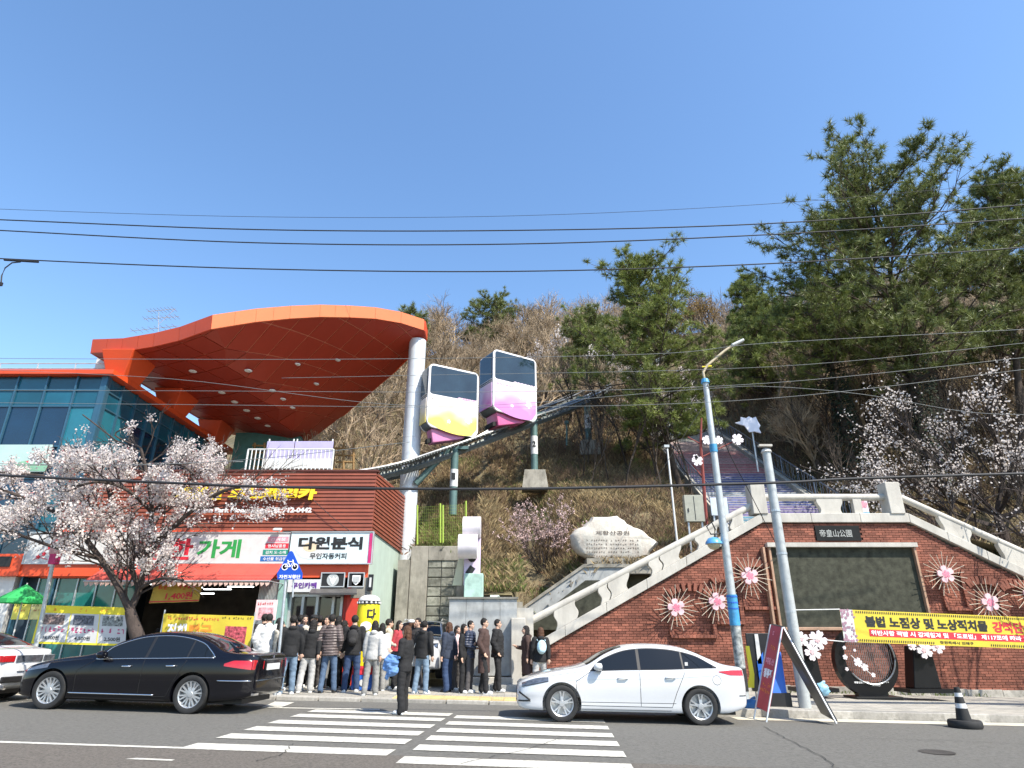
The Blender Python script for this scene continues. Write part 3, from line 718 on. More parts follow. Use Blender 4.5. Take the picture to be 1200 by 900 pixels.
# raised letters on the boards
ys = YB-.14
rl_t = thing('raised_letters', 'raised yellow letters of the monorail station on the brown boards', 'sign', at(320,585,ys))
wr(rl_t, '제황산', 205, 571, 262, 586, ys, mat('letter_yellow', (.85,.62,.03), .4), .05, depth=.06, slant=.15)
wr(rl_t, '모노레일카', 268, 571, 370, 586, ys, mat('letter_yellow', (.85,.62,.03), .4), .06, depth=.06, slant=.15)
rl2 = thing('raised_letters', 'small white raised letters and telephone number below the yellow ones', 'sign', at(320,600,ys))
wr(rl2, 'Jehwangsan Park Monorailcar TEL:712-0442', 208, 595, 365, 602.5, ys, 'white', .035, depth=.04, slant=.06)
for px in (196, 325):
    c = at(px, 620.5, YB-.45); t = thing('sign_lamp', 'small white floodlight above the %s' % ('red letters of the shop sign' if px < 200 else 'coloured labels of the shop sign'), 'lamp', c, 'floodlights above the signboard')
    MB().box(c, (.26,.16,.07), rx=.4).build('lamp_head', white_p, t, bevel=.02); MB().tube([c+Vector((0,.05,-.02)), c+Vector((0,.45,-.05))], .015, 5).build('arm', steel, t)
# ---- awning
aw = thing('awning', 'long red fabric awning over the shop front', 'awning', (-11, 20, 3.2))
awm = thin(mat('awning_red', (.62,.10,.075), .7, var=.15, scale=1.5, dirt=.3, dcol=(.35,.10,.07)), .25)
Ya = 19.7
tl_, tr2, bl_, br_ = at(122,659,YS-.02), at(313,660,YS-.02), at(98,681,Ya), at(326,681,Ya)
bl_ = Vector((at(98,681,Ya).x, Ya, at(200,681,Ya).z)); br_ = Vector((at(316,681,Ya).x, Ya, bl_.z)); tl_.z = tr2.z = at(200,660.5,YS).z; tl_.x = bl_.x; tr2.x = br_.x
n = 12
for i in range(n):
    a, b = tl_.lerp(tr2, i/n), tl_.lerp(tr2, (i+1)/n-.0008); c, d = bl_.lerp(br_, i/n), bl_.lerp(br_, (i+1)/n-.0008)
    mb = MB(); mid = Vector((0,0,-.03))
    for (p, q, r_, s_) in ((a, b, (b+d)/2+mid, (a+c)/2+mid), ((a+c)/2+mid, (b+d)/2+mid, d, c)): mb.hexa([p, q, r_, s_], [v+Vector((0,.004,-.012)) for v in (p, q, r_, s_)])
    mb.build('awning_panel', awm, aw)
    mb = MB()
    for j in range(3):
        e, f = c.lerp(d, j/3), c.lerp(d, (j+1)/3); m_ = (e+f)/2
        mb.hexa([e, f, f+Vector((0,0,-.09)), m_+Vector((0,-.01,-.15))], [v+Vector((0,.008,0)) for v in (e, f, f+Vector((0,0,-.09)), m_+Vector((0,-.01,-.15)))])
    mb.build('valance', mat('awning_trim', (.62,.42,.36), .7), aw)
MB().tube([bl_, br_], .03, 6).build('front_bar', steel, aw)
for p in (bl_, br_): MB().tube([p, Vector((p.x, YB, p.z+.0))], .02, 6).build('side_arm', steel, aw)
# hanging yellow price banner under the awning
def cloth_banner(name, label, P0, P1, P2, P3, m, nx=14, nz=4, wav=.05, cat='banner', seed=0):
    """P0 top-left P1 top-right P2 bottom-right P3 bottom-left; gently wavy sheet, returns (thing, fn(u,v))"""
    P0, P1, P2, P3 = map(Vector, (P0, P1, P2, P3)); nn = (P1-P0).cross(P3-P0).normalized()
    if nn.y > 0: nn = -nn
    def fn(u, v, lift=0):
        p = P0.lerp(P1, u).lerp(P3.lerp(P2, u), v)
        w_ = wav*(math.sin(u*9+seed)+.6*math.sin(u*17+2*v+seed*2))*(.3+.7*v)
        return p + nn*(w_+lift)
    t = thing(name, label, cat, P3)
    mb = MB(); vs = []; fs = []
    for sd in (0, 1):
        for j in range(nz+1):
            for i in range(nx+1): vs.append(fn(i/nx, j/nz, 0 if sd == 0 else -.012))
    W_ = nx+1; O = W_*(nz+1)
    for j in range(nz):
        for i in range(nx):
            a = j*W_+i; fs.append((a, a+W_, a+W_+1, a+1)); fs.append((a+O, a+1+O, a+W_+1+O, a+W_+O))
    mb.add(vs, fs); mb.build('sheet', m, t, smooth=True)
    return t, fn
def on_cloth(t, fn, s, u0, v0, u1, v1, col, bold=.02, nm='lettering', lift=.006, scrib=0, seed=0):
    """lettering or a block mapped onto the banner; v downwards"""
    mb = MB()
    if s == '':                              # solid block, subdivided
        n = max(2, int((u1-u0)*14)+1)
        for i in range(n):
            a, b = u0+(u1-u0)*i/n, u0+(u1-u0)*(i+1)/n; mb.face([fn(a,v1,lift), fn(b,v1,lift), fn(b,v0,lift), fn(a,v0,lift)])
    else:
        tmp = MB()
        if scrib: scribble(tmp, (0,0,0), (1,0,0), (0,0,1), 1, 1, scrib, seed)
        else: text(tmp, s, (0,0,0), (1,0,0), (0,0,1), 1, 1, bold)
        tmp.v = [tuple(fn(u0+(u1-u0)*p[0], v1+(v0-v1)*p[2], lift)) for p in tmp.v]; mb = tmp
    return mb.build(nm, ln_[col] if isinstance(col, str) else col, t)
ban_y = thin(mat('banner_yellow', (.70,.56,.06), .6, var=.08, scale=2), .2)
Yh = 20.2
t, fn = cloth_banner('price_banner', 'yellow price banner hanging under the awning', at(183,679,Yh), at(238,679,Yh), at(233,705,Yh), at(175,707,Yh), mat('banner_ochre', (.50,.36,.06), .6, var=.2), wav=.03)
on_cloth(t, fn, '1,400원', .3, .55, .85, .9, 'red', .03); on_cloth(t, fn, 'x', .1, .12, .9, .45, 'red', scrib=8); on_cloth(t, fn, '', 0, .92, 1, .97, 'red')
# market banner on posts, three-dish menu banner
Ym = 18.6
t, fn = cloth_banner('market_banner', 'yellow banner with white and orange letters and a food picture beside the queue', at(192,719,Ym), at(298,722,Ym), at(291,768,Ym), at(188,764,Ym), ban_y, wav=.04)
on_cloth(t, fn, 'x', .05, .06, .62, .16, 'red', scrib=20); on_cloth(t, fn, '진해', .06, .25, .27, .62, 'white', .04); on_cloth(t, fn, '떡국', .30, .25, .55, .60, 'orange', .04); on_cloth(t, fn, 'x', .62, .03, .98, .1, 'black', scrib=14)
on_cloth(t, fn, '', .70, .28, .94, .95, mat('meat_print', (.45,.08,.10), .6, var=1.0, scale=16), nm='food_picture'); on_cloth(t, fn, 'x', .08, .72, .6, .9, 'red', scrib=12)
for px in (189, 295): MB().tube([at(px,770,Ym), Vector((at(px,770,Ym).x, Ym, HL-.02*at(px,770,Ym).x)), ], .02, 5); 
for u in (0, 1):
    a = fn(u, 0); MB().tube([(a.x+.0, a.y+.03, HL+gz(a.x)), (a.x, a.y+.03, a.z+.1)], .02, 6).build('post', steel, t)
Yn = 18.3
t, fn = cloth_banner('menu_banner', 'white menu banner with three dishes and a yellow top edge behind the black car', at(49,709,Yn), at(149,712,Yn), at(147,757,Yn), at(37,754,Yn), mat('banner_white', (.55,.55,.55), .6, var=.08), wav=.02)
on_cloth(t, fn, '', 0, 0, 1, .2, yellow_p); on_cloth(t, fn, '', 0, .95, 1, 1, yellow_p)
on_cloth(t, fn, '', 0, 0.2, .02, .95, yellow_p)
for i in range(3):
    u = .04+i*.33
    on_cloth(t, fn, '', u+.03, .24, u+.26, .50, mat('dish_print_%d' % i, [(.28,.20,.18),(.12,.13,.16),(.25,.27,.26)][i], .6, var=1.0, scale=20), nm='dish_picture')
    on_cloth(t, fn, 'x', u+.02, .54, u+.29, .70, 'magenta', scrib=6, seed=i)
    on_cloth(t, fn, ('16,000원', '4,500원', '2,500원')[i], u+.07, .78, u+.24, .9, 'black', .02)
    if i: on_cloth(t, fn, '', u-.012, .2, u-.002, .95, yellow_p)
on_cloth(t, fn, 'x', .1, .04, .8, .15, 'orange', scrib=14)
for u in (.01, .99):
    a = fn(u, 0); MB().tube([(a.x, a.y+.04, HL+gz(a.x)), (a.x, a.y+.04, a.z+.05)], .025, 6).build('post', steel, t)
t, x0, x1, z0, z1 = board('pink_poster', 'pale pink poster on a stand at the shop entrance', 299, 703, 324, 727, 19.4, mat('poster_pink', (.78,.55,.55), .6, var=.15), .02, 'poster')
scr(t, 302, 705, 321, 709, 19.39, 'red', 7); blk(t, 303, 712, 320, 724, 19.39, mat('poster_art', (.70,.35,.38), .6, var=.7, scale=12))
MB().tube([((x0+x1)/2, 19.45, HL+.2), ((x0+x1)/2, 19.45, z0+.1)], .02, 6).build('stand', steel, t)
for px, c_, lab in ((15, (.80,.70,.12), 'yellow notice taped up left of the shop windows, the larger one'), (36, (.78,.70,.30), 'pale yellow notice beside the menu banner, the smaller one')):
    t, *_ = board('notice', lab, px, 704, px+(20 if px < 20 else 12), 726, 20.4, mat('notice_%d' % px, c_, .6), .02, 'notice'); scr(t, px+2, 707, px+(17 if px < 20 else 10), 711, 20.39, 'black', 6, px); scr(t, px+2, 714, px+(17 if px < 20 else 10), 717, 20.39, 'red', 6, px+1)
# green parasol, folded low
c = at(27, 702, 19.5); t = thing('green_parasol', 'green parasol standing in front of the shop at the far left', 'parasol', (c.x, 19.5, HL))
pm_ = thin(mat('parasol_green', (.05,.5,.14), .6, var=.1), .3)
zp = c.z
for i in range(8):
    a0, a1 = i*math.pi/4, (i+1)*math.pi/4; r_ = .62
    p0, p1 = Vector((c.x+r_*math.cos(a0), 19.5+r_*math.sin(a0), zp)), Vector((c.x+r_*math.cos(a1), 19.5+r_*math.sin(a1), zp)); ap = Vector((c.x, 19.5, zp+.42))
    MB().add([p0, p1, ap, p0-Vector((0,0,.12)), p1-Vector((0,0,.12))], [(0,1,2),(3,4,1,0)]) ; mb = MB(); mb.add([p0, p1, ap, p0-Vector((0,0,.12)), p1-Vector((0,0,.12)), p0+Vector((0,0,-.02)), p1+Vector((0,0,-.02)), ap-Vector((0,0,.02))], [(0,1,2),(3,4,1,0),(7,6,5)]); mb.build('canopy_panel', pm_, t)
MB().tube([(c.x,19.5,HL+.2), (c.x,19.5,zp+.45)], .02, 6).build('pole', white_p, t)
# ================================================================ glass building
gb = thing('glass_building', 'blue glass station building with an orange roof edge at the left', 'building', (-22, YB, 0))
GX1 = at(125,450,YB).x; GZ = at(60,441,YB).z; GX0 = -26.0; GYB = 31.3
glass = [per_object(mat('blue_glass', (.004,.022,.05), .04, var=.3, scale=.7, spec=.9), .4), per_object(mat('teal_spandrel', (.008,.075,.115), .12, var=.25, scale=.8, spec=.7), .3), per_object(mat('bright_teal_pane', (.015,.12,.16), .12, var=.3, scale=.5, spec=.7), .3)]
mull = mat('blue_mullion', (.05,.13,.19), .35, metal=.4, var=.1)
MB().bx(GX0, GX1-.2, YB+.25, GYB, 0, GZ-.02).build('core', mat('building_core', (.03,.05,.07), .6), gb)
rows = [(GZ-.0, at(60,457,YB).z, 1), (at(60,457,YB).z, at(60,476,YB).z, 1), (at(60,476,YB).z, at(60,523,YB).z, 0), (at(60,523,YB).z, at(60,560,YB).z, 0), (at(60,560,YB).z, at(60,612,YB).z, 0), (at(60,612,YB).z, at(60,650,YB).z, 0)]
cw = 1.06; n = int((GX1-GX0)/cw)
for i in range(n+1):
    xb = GX1-i*cw; xa = max(GX0, xb-cw)
    for j, (zt, zb_, kind) in enumerate(rows):
        k = kind if kind else (2 if i == 0 else 0)
        if i == 1 and j > 1: k = 0
        MB().bx(xa+.03, xb-.03, YB+.02, YB+.06, zb_+.03, zt-.03).build('glass_pane', glass[k], gb)
    MB().bx(xb-.029, xb+.029, YB-.05, YB+.2, .0, GZ-.005).build('mullion', mull, gb)
for zt, zb_, k in rows: MB().bx(GX0, GX1-.03, YB-.02, YB+.055, zb_-.027, zb_+.027).build('transom', mull, gb)
# side facing the forecourt
ny = 11; dy = (GYB-YB)/ny
for i in range(ny):
    ya, yb_ = YB+i*dy, YB+(i+1)*dy
    for j, (zt, zb_, kind) in enumerate(rows[:4]):
        k = kind if kind else (2 if i < 2 else 0)
        MB().bx(GX1-.06, GX1-.02, ya+.03, yb_-.03, zb_+.03, zt-.03).build('glass_pane', glass[k], gb)
    MB().bx(GX1-.2, GX1+.05, ya-.028, ya+.028, 5.5, GZ-.006).build('mullion', mull, gb)
for zt, zb_, k in rows[:4]: MB().bx(GX1-.055, GX1+.02, YB+.03, GYB, zb_-.026, zb_+.026).build('transom', mull, gb)
# orange roof edge, in panels
n = 9
for i in range(n):
    xa = GX0+(GX1+.3-GX0)*i/n; xb = GX0+(GX1+.3-GX0)*(i+1)/n
    MB().bx(xa+.004, xb-.004, YB-.25, YB+.2, GZ, GZ+.17).build('roof_edge_panel', orange, gb)
    ya = YB+.204+(GYB-YB)*i/n; yb_ = YB+.204+(GYB-YB)*(i+1)/n
    MB().bx(GX1-.2, GX1+.3, ya+.004, yb_-.004, GZ, GZ+.2).build('roof_edge_panel', orange, gb)
MB().bx(GX0, GX1-.21, YB+.21, GYB, GZ-.01, GZ+.03).build('roof', concrete, gb)
for z_ in (.42, .62): MB().tube([(GX0, YB+.5, GZ+z_+.1), (GX1-.1, YB+.5, GZ+z_+.1)], .022, 5).build('roof_rail', pole_m, gb)
for i in range(9): MB().tube([(GX0+i*1.4, YB+.5, GZ), (GX0+i*1.4, YB+.5, GZ+.72)], .022, 5).build('roof_rail_post', pole_m, gb)
x0, x1, z0, z1 = rect(112, 420, 128, 433, YB+1.6); MB().bx(x0, x1+.3, YB+1.6, YB+3.4, GZ+.03, z1+.15).build('stair_house', white_p, gb)
# ground floor band
x0, x1, z0, z1 = rect(-40, 649, 116, 675, YB-.3)
MB().bx(GX0, at(36,660,YB-.3).x-.3, YB-.3, YB+.3, z0, z1).build('orange_band', orange_red, gb); MB().bx(at(30,664,YB-.31).x-.3, x1, YB-.25, YB+.3, z0, at(60,661,YB-.3).z).build('orange_band', orange_red, gb)
MB().bx(at(-4,658,YB-.35).x, at(12,658,YB-.35).x, YB-.34, YB-.303, at(5,664,YB-.35).z, at(5,652,YB-.35).z).build('band_slot', ln_['black'], gb)
MB().bx(GX0, at(12,700,YB-.1).x, YB-.1, YB+.4, -.2, z0-.003).build('ground_wall', white_p, gb)
t, x0, x1, z0, z1 = board('picture_board', 'pale picture panel with flowers hung on the blue glass facade', -40, 521, 57, 553, YB-.12, mat('panel_pale_mint', (.40,.54,.50), .4, var=.15, scale=.7), .05, 'sign')
mb = MB(); c = at(38, 548, YB-.13); mb.xz([(c.x-1,c.z-.1),(c.x-.5,c.z+.2),(c.x,c.z+.3),(c.x+.5,c.z+.05),(c.x+.5,c.z-.12)], YB-.128, YB-.124); mb.build('hill_print', mat('print_leaf', (.22,.42,.28), .5), t)
mb = MB(); blossom(mb, at(42, 536, YB-.13), .28, d=.003); mb.build('flower_print', sign_white, t)
mb = MB(); mb.xz([(c.x-.3,c.z+.22),(c.x+.1,c.z+.32),(c.x+.1,c.z+.25),(c.x-.2,c.z+.16)], YB-.13, YB-.129); mb.build('bird_print', ln_['red'], t)
t, x0, x1, z0, z1 = board('picture_board', 'white panel on the facade behind the blossoms at the left edge', -40, 592, 34, 612, YB-.12, mat('panel_white', (.48,.50,.48), .4, var=.1), .05, 'sign')
# antenna
ya = YB+2; t = thing('roof_antenna', 'thin rooftop antenna with rows of rods behind the canopy', 'antenna', at(185,390,YB+6))
ya = YB+6
mb = MB(); mb.tube([at(185,405,ya), at(186,366,ya)], .02, 5).build('mast', steel, t); MB().tube([at(186,380,ya), at(205,362,ya)], .012, 4).build('brace', steel, t)
for (xa, y_a, xb, yb_) in ((153,388,208,382), (168,374,210,371), (173,365,206,362)):
    MB().tube([at(xa,y_a,ya), at(xb,yb_,ya)], .016, 4).build('boom', steel, t)
    for i in range(8):
        p = at(xa,y_a,ya).lerp(at(xb,yb_,ya), (i+.5)/8); MB().tube([p+Vector((0,-.3,-.02)), p+Vector((0,.3,.02))], .01, 3).build('rod', steel, t)
# ================================================================ orange canopy
cn = thing('station_canopy', 'sweeping orange panelled canopy over the monorail platform', 'canopy', (-9, 22, 10.5))
soffit_m = per_object(mat('soffit_panel_shaded', (.34,.033,.013), .45, var=.05), .05)  # orange panel darkened: shade under the canopy put into the colour
fr_px = [(107,414,21.8),(143,413,21.4),(180,407,21.0),(210,400,20.6),(248,386.5,20.0),(275,382,20.6),(300,378,21.2),(340,374,22.2),(375,372,23.1),(410,372.5,24.1),(440,374,25.0),(470,379,25.9),(497,387.5,26.8)]
FR = [at(*q) for q in fr_px]
fx_ = [p.x for p in FR]; fy_ = [p.y for p in FR]; fz_ = [p.z for p in FR]
def zc_(x, y): return float(np.interp(x, fx_, fz_)) - float(np.interp(x, [-16,-14,-11.3,-8.6,-6.1,-3.5], [.0,.02,.073,.18,.27,.27]))*max(0, y-float(np.interp(x, fx_, fy_)))
tip = FR[-1]; back = [(tip.x+.02, 27.5), (-5.9,28.9), (-8.5,30.2), (-11.4,31.2), (-14.9,31.2)]
plan = [(p.x, p.y) for p in FR] + back
def clip(poly, cl):                          # convex-ish Sutherland-Hodgman: poly clipped by convex cl (ccw)
    for i in range(len(cl)):
        a, b = cl[i], cl[(i+1) % len(cl)]; outp = []
        def sd_(p): return (b[0]-a[0])*(p[1]-a[1])-(b[1]-a[1])*(p[0]-a[0])
        for j in range(len(poly)):
            p, q = poly[j], poly[(j+1) % len(poly)]; sp_, sq = sd_(p), sd_(q)
            if sp_ >= 0: outp.append(p)
            if (sp_ >= 0) != (sq >= 0): t_ = sp_/(sp_-sq); outp.append((p[0]+(q[0]-p[0])*t_, p[1]+(q[1]-p[1])*t_))
        poly = outp
        if not poly: return []
    return poly
th = rad(24); ux, uy = math.cos(th), -math.sin(th); vx, vy = math.sin(th), math.cos(th)
PWD, PLN = 1.02, 1.02
def grid_cells(w_, l_, g):
    for i in range(-20, 24):
        for j in range(-20, 24):
            c = []
            for a, b in ((i*w_+g, j*l_+g), ((i+1)*w_-g, j*l_+g), ((i+1)*w_-g, (j+1)*l_-g), (i*w_+g, (j+1)*l_-g)):
                c.append((-9+a*ux+b*vx, 25+a*uy+b*vy))
            pl = clip(plan, c)
            if len(pl) >= 3: yield pl
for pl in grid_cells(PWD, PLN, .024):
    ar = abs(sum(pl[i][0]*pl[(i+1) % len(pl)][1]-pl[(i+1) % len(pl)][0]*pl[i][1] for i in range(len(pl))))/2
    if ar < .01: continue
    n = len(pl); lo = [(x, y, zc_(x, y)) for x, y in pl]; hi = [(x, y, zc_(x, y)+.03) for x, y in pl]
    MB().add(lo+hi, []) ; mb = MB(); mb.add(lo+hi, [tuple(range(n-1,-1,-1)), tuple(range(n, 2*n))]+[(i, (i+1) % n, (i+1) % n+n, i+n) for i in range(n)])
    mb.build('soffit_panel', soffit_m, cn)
mb = MB()
for pl in grid_cells(1.02, 1.02, 0):
    n = len(pl); lo = [(x, y, zc_(x, y)+.034) for x, y in pl]; hi = [(x, y, zc_(x, y)+.40) for x, y in pl]
    mb.add(lo+hi, [tuple(range(n-1,-1,-1)), tuple(range(n, 2*n))])
mb.build('roof_core', seam, cn)
for i in range(len(FR)-1):                   # fascia panels
    a, b = FR[i], FR[i+1]; L = (b-a).length; k = max(1, round(L/.95))
    for j in range(k):
        p, q = a.lerp(b, j/k+.006/L), a.lerp(b, (j+1)/k-.006/L); H_ = .52; D = Vector((0,-.06,0))
        MB().hexa([p+D, q+D, q+D+Vector((0,-.08,H_)), p+D+Vector((0,-.08,H_))], [p, q, q+Vector((0,0,H_)), p+Vector((0,0,H_))]).build('fascia_panel', orange_sunlit if i >= 4 else orange, cn)
bk = [Vector((x, y, zc_(x, y))) for x, y in [(FR[-1].x, FR[-1].y)]+back+[(FR[0].x, FR[0].y)]]
for a, b in zip(bk, bk[1:]):
    L = (b-a).length; k = max(1, round(L/1.0)); nn = Vector((b.y-a.y, a.x-b.x, 0)).normalized()*.05
    for j in range(k):
        p, q = a.lerp(b, j/k+.006/L), a.lerp(b, (j+1)/k-.006/L); H_ = .52 if a == bk[0] else .42
        MB().hexa([p, q, q+Vector((0,0,H_)), p+Vector((0,0,H_))], [p+nn, q+nn, q+nn+Vector((0,0,H_)), p+nn+Vector((0,0,H_))]).build('fascia_panel', orange, cn)
dl = mat('downlight', (.75,.72,.7), .3, var=0)
for px, py in ((226,435),(291,434),(348,427),(395,422),(260,460),(319,458),(370,450),(275,471),(331,468),(289,481),(342,478),(302,490),(314,499)):
    Y = 24
    for _ in range(12):
        p = at(px, py, Y); Y += (p.z - zc_(p.x, p.y))/( (zc_(p.x, p.y+.1)-zc_(p.x, p.y))/.1 - ray(px,py).z/ray(px,py).y ) if True else 0
        Y = min(31, max(20.5, Y))
    p = at(px, py, Y); z_ = zc_(p.x, p.y)
    MB().lathe([(.0,-.03),(.11,-.03),(.15,-.012),(.15,.01)], (p.x, p.y, z_), 14).build('downlight', dl, cn)
# piers from the roof edge up to the canopy, white soffit strip
for px, yy in ((150, 21.9), (215, 25.6), (262, 29.6)):
    x_ = GX1+.0; z_ = zc_(x_, yy)
    MB().hexa([(x_-.35, yy-.5, GZ+.1), (x_+.25, yy-.5, GZ+.1), (x_+.25, yy+.5, GZ+.1), (x_-.35, yy+.5, GZ+.1)], [(x_-.6, yy-.8, z_+.02), (x_+.6, yy-.8, zc_(x_+.6, yy)+.02), (x_+.6, yy+.8, zc_(x_+.6, yy)+.02), (x_-.6, yy+.8, z_+.02)]).build('pier', orange, cn, bevel=.03)
MB().bx(GX1-.9, GX1-.5, YB+1.8, 31, GZ+.04, GZ+.5).build('parapet', white_p, cn)
col = thing('canopy_column', 'tall pale grey round column holding up the tip of the canopy', 'column', (-4.7, 27.4, 0))
zt = zc_(-4.7, 27.4)+.1; CY = 27.4; cb = at(477, 650, CY); ct = at(487.5, 395, CY); cxm = (cb.x+ct.x)/2
for i in range(6):
    za, zb_ = i*zt/6-.2*(i == 0), (i+1)*zt/6-.008
    MB().tube([(cxm, CY, za), (cxm, CY, zb_)], .40, 28).build('column_segment', mat('column_paint', (.60,.63,.66), .4, var=.06, metal=.1), col, smooth=50)
MB().tube([(cxm,CY,0), (cxm,CY,zt-.02)], .387, 20).build('column_core', seam, col)
MB().lathe([(.45,-.02),(.45,.3)], (cxm,CY,0), 20).build('column_base', concrete, col)
# ================================================================ platform, railing, lavender panels
pf = thing('station_platform', 'concrete monorail platform slab behind the brown boards', 'platform', (-9, 27, ZT))
MB().bx(GX1+.1, -4.6, 22.6, 30.5, ZT-.3, ZT+.16).build('deck', concrete, pf)
MB().bx(-13.8, -10.5, 30.2, 30.5, ZT+.165, 11.0).build('back_wall', mat('teal_back_wall', (.08,.22,.22), .6, var=.2), pf)
x0, x1, z0, z1 = rect(285, 524, 387, 552, 22)
rt = thing('white_railing', 'white metal railing on the station platform edge', 'railing', ((x0+x1)/2, 22, ZT))
MB().tube([(x0, 22.3, z1), (x1, 22.3, z1)], .03, 6).build('rail', white_p, rt); MB().tube([(x0, 22.3, ZT+.12), (x1, 22.3, ZT+.12)], .025, 6).build('rail', white_p, rt)
for i in range(22):
    x = x0+(x1-x0)*i/21; MB().tube([(x, 22.3, ZT), (x, 22.3, z1)], .022 if i % 7 else .035, 6).build('bar', white_p, rt)
for (a, b, lab) in ((311,343,'left lavender panel behind the white railing'), (344,389,'right lavender panel behind the white railing')):
    t, x0, x1, z0, z1 = board('lavender_panel', lab, a, 517, b, 549, 23.2, mat('lavender', (.42,.38,.60), .5, var=.08), .04, 'panel'); MB().bx(x0, x1, 23.17, 23.197, z0, z0+(z1-z0)*.35).build('white_band', white_p, t)
    for x in (x0+.05, x1-.05): MB().tube([(x, 23.26, ZT), (x, 23.26, z1+.1)], .03, 6).build('post', white_p, t)
wf = thing('wooden_fence', 'brown wooden rail fence at the back of the platform', 'fence', (-7, 29, ZT))
Yw = 29.5
for py in (524, 532, 540, 549): MB().tube([at(296,py-2,Yw), at(416,py+2,Yw)], .05, 6).build('rail', mat('fence_wood', (.28,.17,.07), .8, var=.3), wf)
for i in range(11):
    px = 298+i*11.6; MB().tube([at(px,560,Yw), at(px+.5,519,Yw)], .06, 6).build('post', mat('fence_wood', (.28,.17,.07), .8), wf)
# ================================================================ terrain
def smooth(a, b, x):
    t = min(1, max(0, (x-a)/(b-a))); return t*t*(3-2*t)
def H(x, y):
    s = max(0, y-21.0)
    h = 2.5 + .665*min(s, 38) + 1.3*smooth(40, 54, y) + .45*max(0, min(s-38, 16)) - .05*max(0, s-54)
    if x < -7: h -= (-7-x)*.42*smooth(24, 34, y) + 0
    if x < -4.5: h = min(h, 2.5+max(0, y-28)*.9) if y > 28 else -.5
    if x > 8: h += (x-8)*.16*smooth(30, 48, y)
    h += (mn.noise((x*.11, y*.11, 3))*1.3+mn.noise((x*.4, y*.4, 1))*.35)*smooth(23, 34, y)
    if x < -1.3: h = min(h, (4.6+max(0,y-26.3)*.72) if y > 25.6 else -.8)
    if -1.2 < x <= .3 and y > 23.5:
        k3 = smooth(-1.2, .3, x); h = h*(1-k3) + min(h, 2.1+max(0, y-24.3)*.78)*k3
    if .3 < x < 9.3:
        if y < 23.5: h = -.8
        else: h = min(h, (1.9+(x-.4)*.68 if x < 3.2 else 3.85)+.12+max(0, y-24.3)*.78)
    # cut for the stair
    xs = stair_x(y)
    if y > 25: zs = LZ+(y-25.6)*RS/TR
    else: zs = LZ
    d = abs(x-xs)
    if y < 51: k = 1-smooth(2.6, 5.0, d); h = h*(1-k) + (zs-.35)*k
    if x > 8.5 and y < 27:
        k2 = 1-smooth(24.5, 28, y); e = LZ-.3 - max(0, x-14)*.28; h = h*(1-k2) + (min(e, LZ-.4))*k2
    return max(h, -8)
xs_ = [x*1.0 for x in range(-60, 62, 1)]; ys_ = [21.4+i*.9 for i in range(24)]+[43+i*1.6 for i in range(40)]
mb = MB()
for y in ys_:
    for x in xs_: mb.v.append((x if not(-5 < x < -4) else -4.3, y, H(x, y)))
W_ = len(xs_); 
for j in range(len(ys_)-1):
    for i in range(W_-1):
        a = j*W_+i; mb.f.append((a, a+1, a+W_+1, a+W_)); mb.m.append(0)
hm = mat('hillside_earth', (.17,.135,.075), .95, var=.4, scale=.6, dirt=.9, dcol=(.055,.06,.022), bump=1, bscale=4)
MB().bx(-4.42, -3.96, 25.3, 26.4, -.5, 4.3).build('side_wall', concrete, rw)
hill = mb.build('hillside', hm, smooth=True, kind='structure')
MB().bx(.15, .34, 21.5, 23.6, -.5, 2.3).build('bank_wall', concrete, fw)
MB().bx(-1.9, .34, 21.2, 21.5, -.5, 2.55).build('bank_wall', concrete, gw)
# ================================================================ monorail track
beam_m = mat('track_green', (.13,.145,.14), .5, metal=.4, var=.2, dirt=.4); rail_s = mat('rail_steel', (.32,.33,.33), .35, metal=.8, var=.15)
pyl_m = mat('pylon_green', (.10,.17,.16), .5, metal=.2, var=.15, dirt=.25)
mt = thing('monorail_track', 'double steel monorail track climbing the hill from the station', 'track', at(531,590,27))
cl = [at(330,560,23.2), at(400,556,24.4), at(470,543,26.2), at(531,523,27.4), at(626,488,30.2), at(690,464,35), at(740,438,40), at(790,405,47)]
def catmull(P, n):
    o = []
    for i in range(len(P)-1):
        p0 = P[max(0,i-1)]; p1 = P[i]; p2 = P[i+1]; p3 = P[min(len(P)-1,i+2)]
        for j in range(n):
            t = j/n; o.append(.5*((2*p1)+(-p0+p2)*t+(2*p0-5*p1+4*p2-p3)*t*t+(-p0+3*p1-3*p2+p3)*t**3))
    return o+[P[-1]]
cl = catmull(cl, 6)
def side(i):
    d = (cl[min(i+1,len(cl)-1)]-cl[max(i-1,0)]); d.z = 0; d.normalize(); return Vector((-d.y, d.x, 0))
for nm, o_, dz, r_, m_ in (('main_beam', 0, -.35, .17, beam_m), ('running_rail', -.45, 0, .055, rail_s), ('running_rail', .45, 0, .055, rail_s), ('running_rail', 1.9, .1, .055, rail_s), ('running_rail', 2.8, .1, .055, rail_s), ('main_beam', 2.35, -.25, .14, beam_m)):
    MB().tube([cl[i]+side(i)*o_+Vector((0,0,dz)) for i in range(len(cl))], r_, 6).build(nm, m_, mt)
for k in range(0, (len(cl)-1)*3):
    i = k//3; p = cl[i].lerp(cl[i+1], (k % 3)/3); s = side(i)
    MB().tube([p-s*.5+Vector((0,0,-.06)), p+s*.5+Vector((0,0,-.06))], .04, 4).build('cross_tie', beam_m, mt)
    if k % 2 == 0: MB().tube([p+s*1.85+Vector((0,0,.02)), p+s*2.85+Vector((0,0,.02))], .04, 4).build('cross_tie', beam_m, mt)
    a = p+s*.0+Vector((0,0,-.35)); b = p-s*.45
    if k % 2: MB().tube([a, b], .03, 4).build('lattice_bar', beam_m, mt)
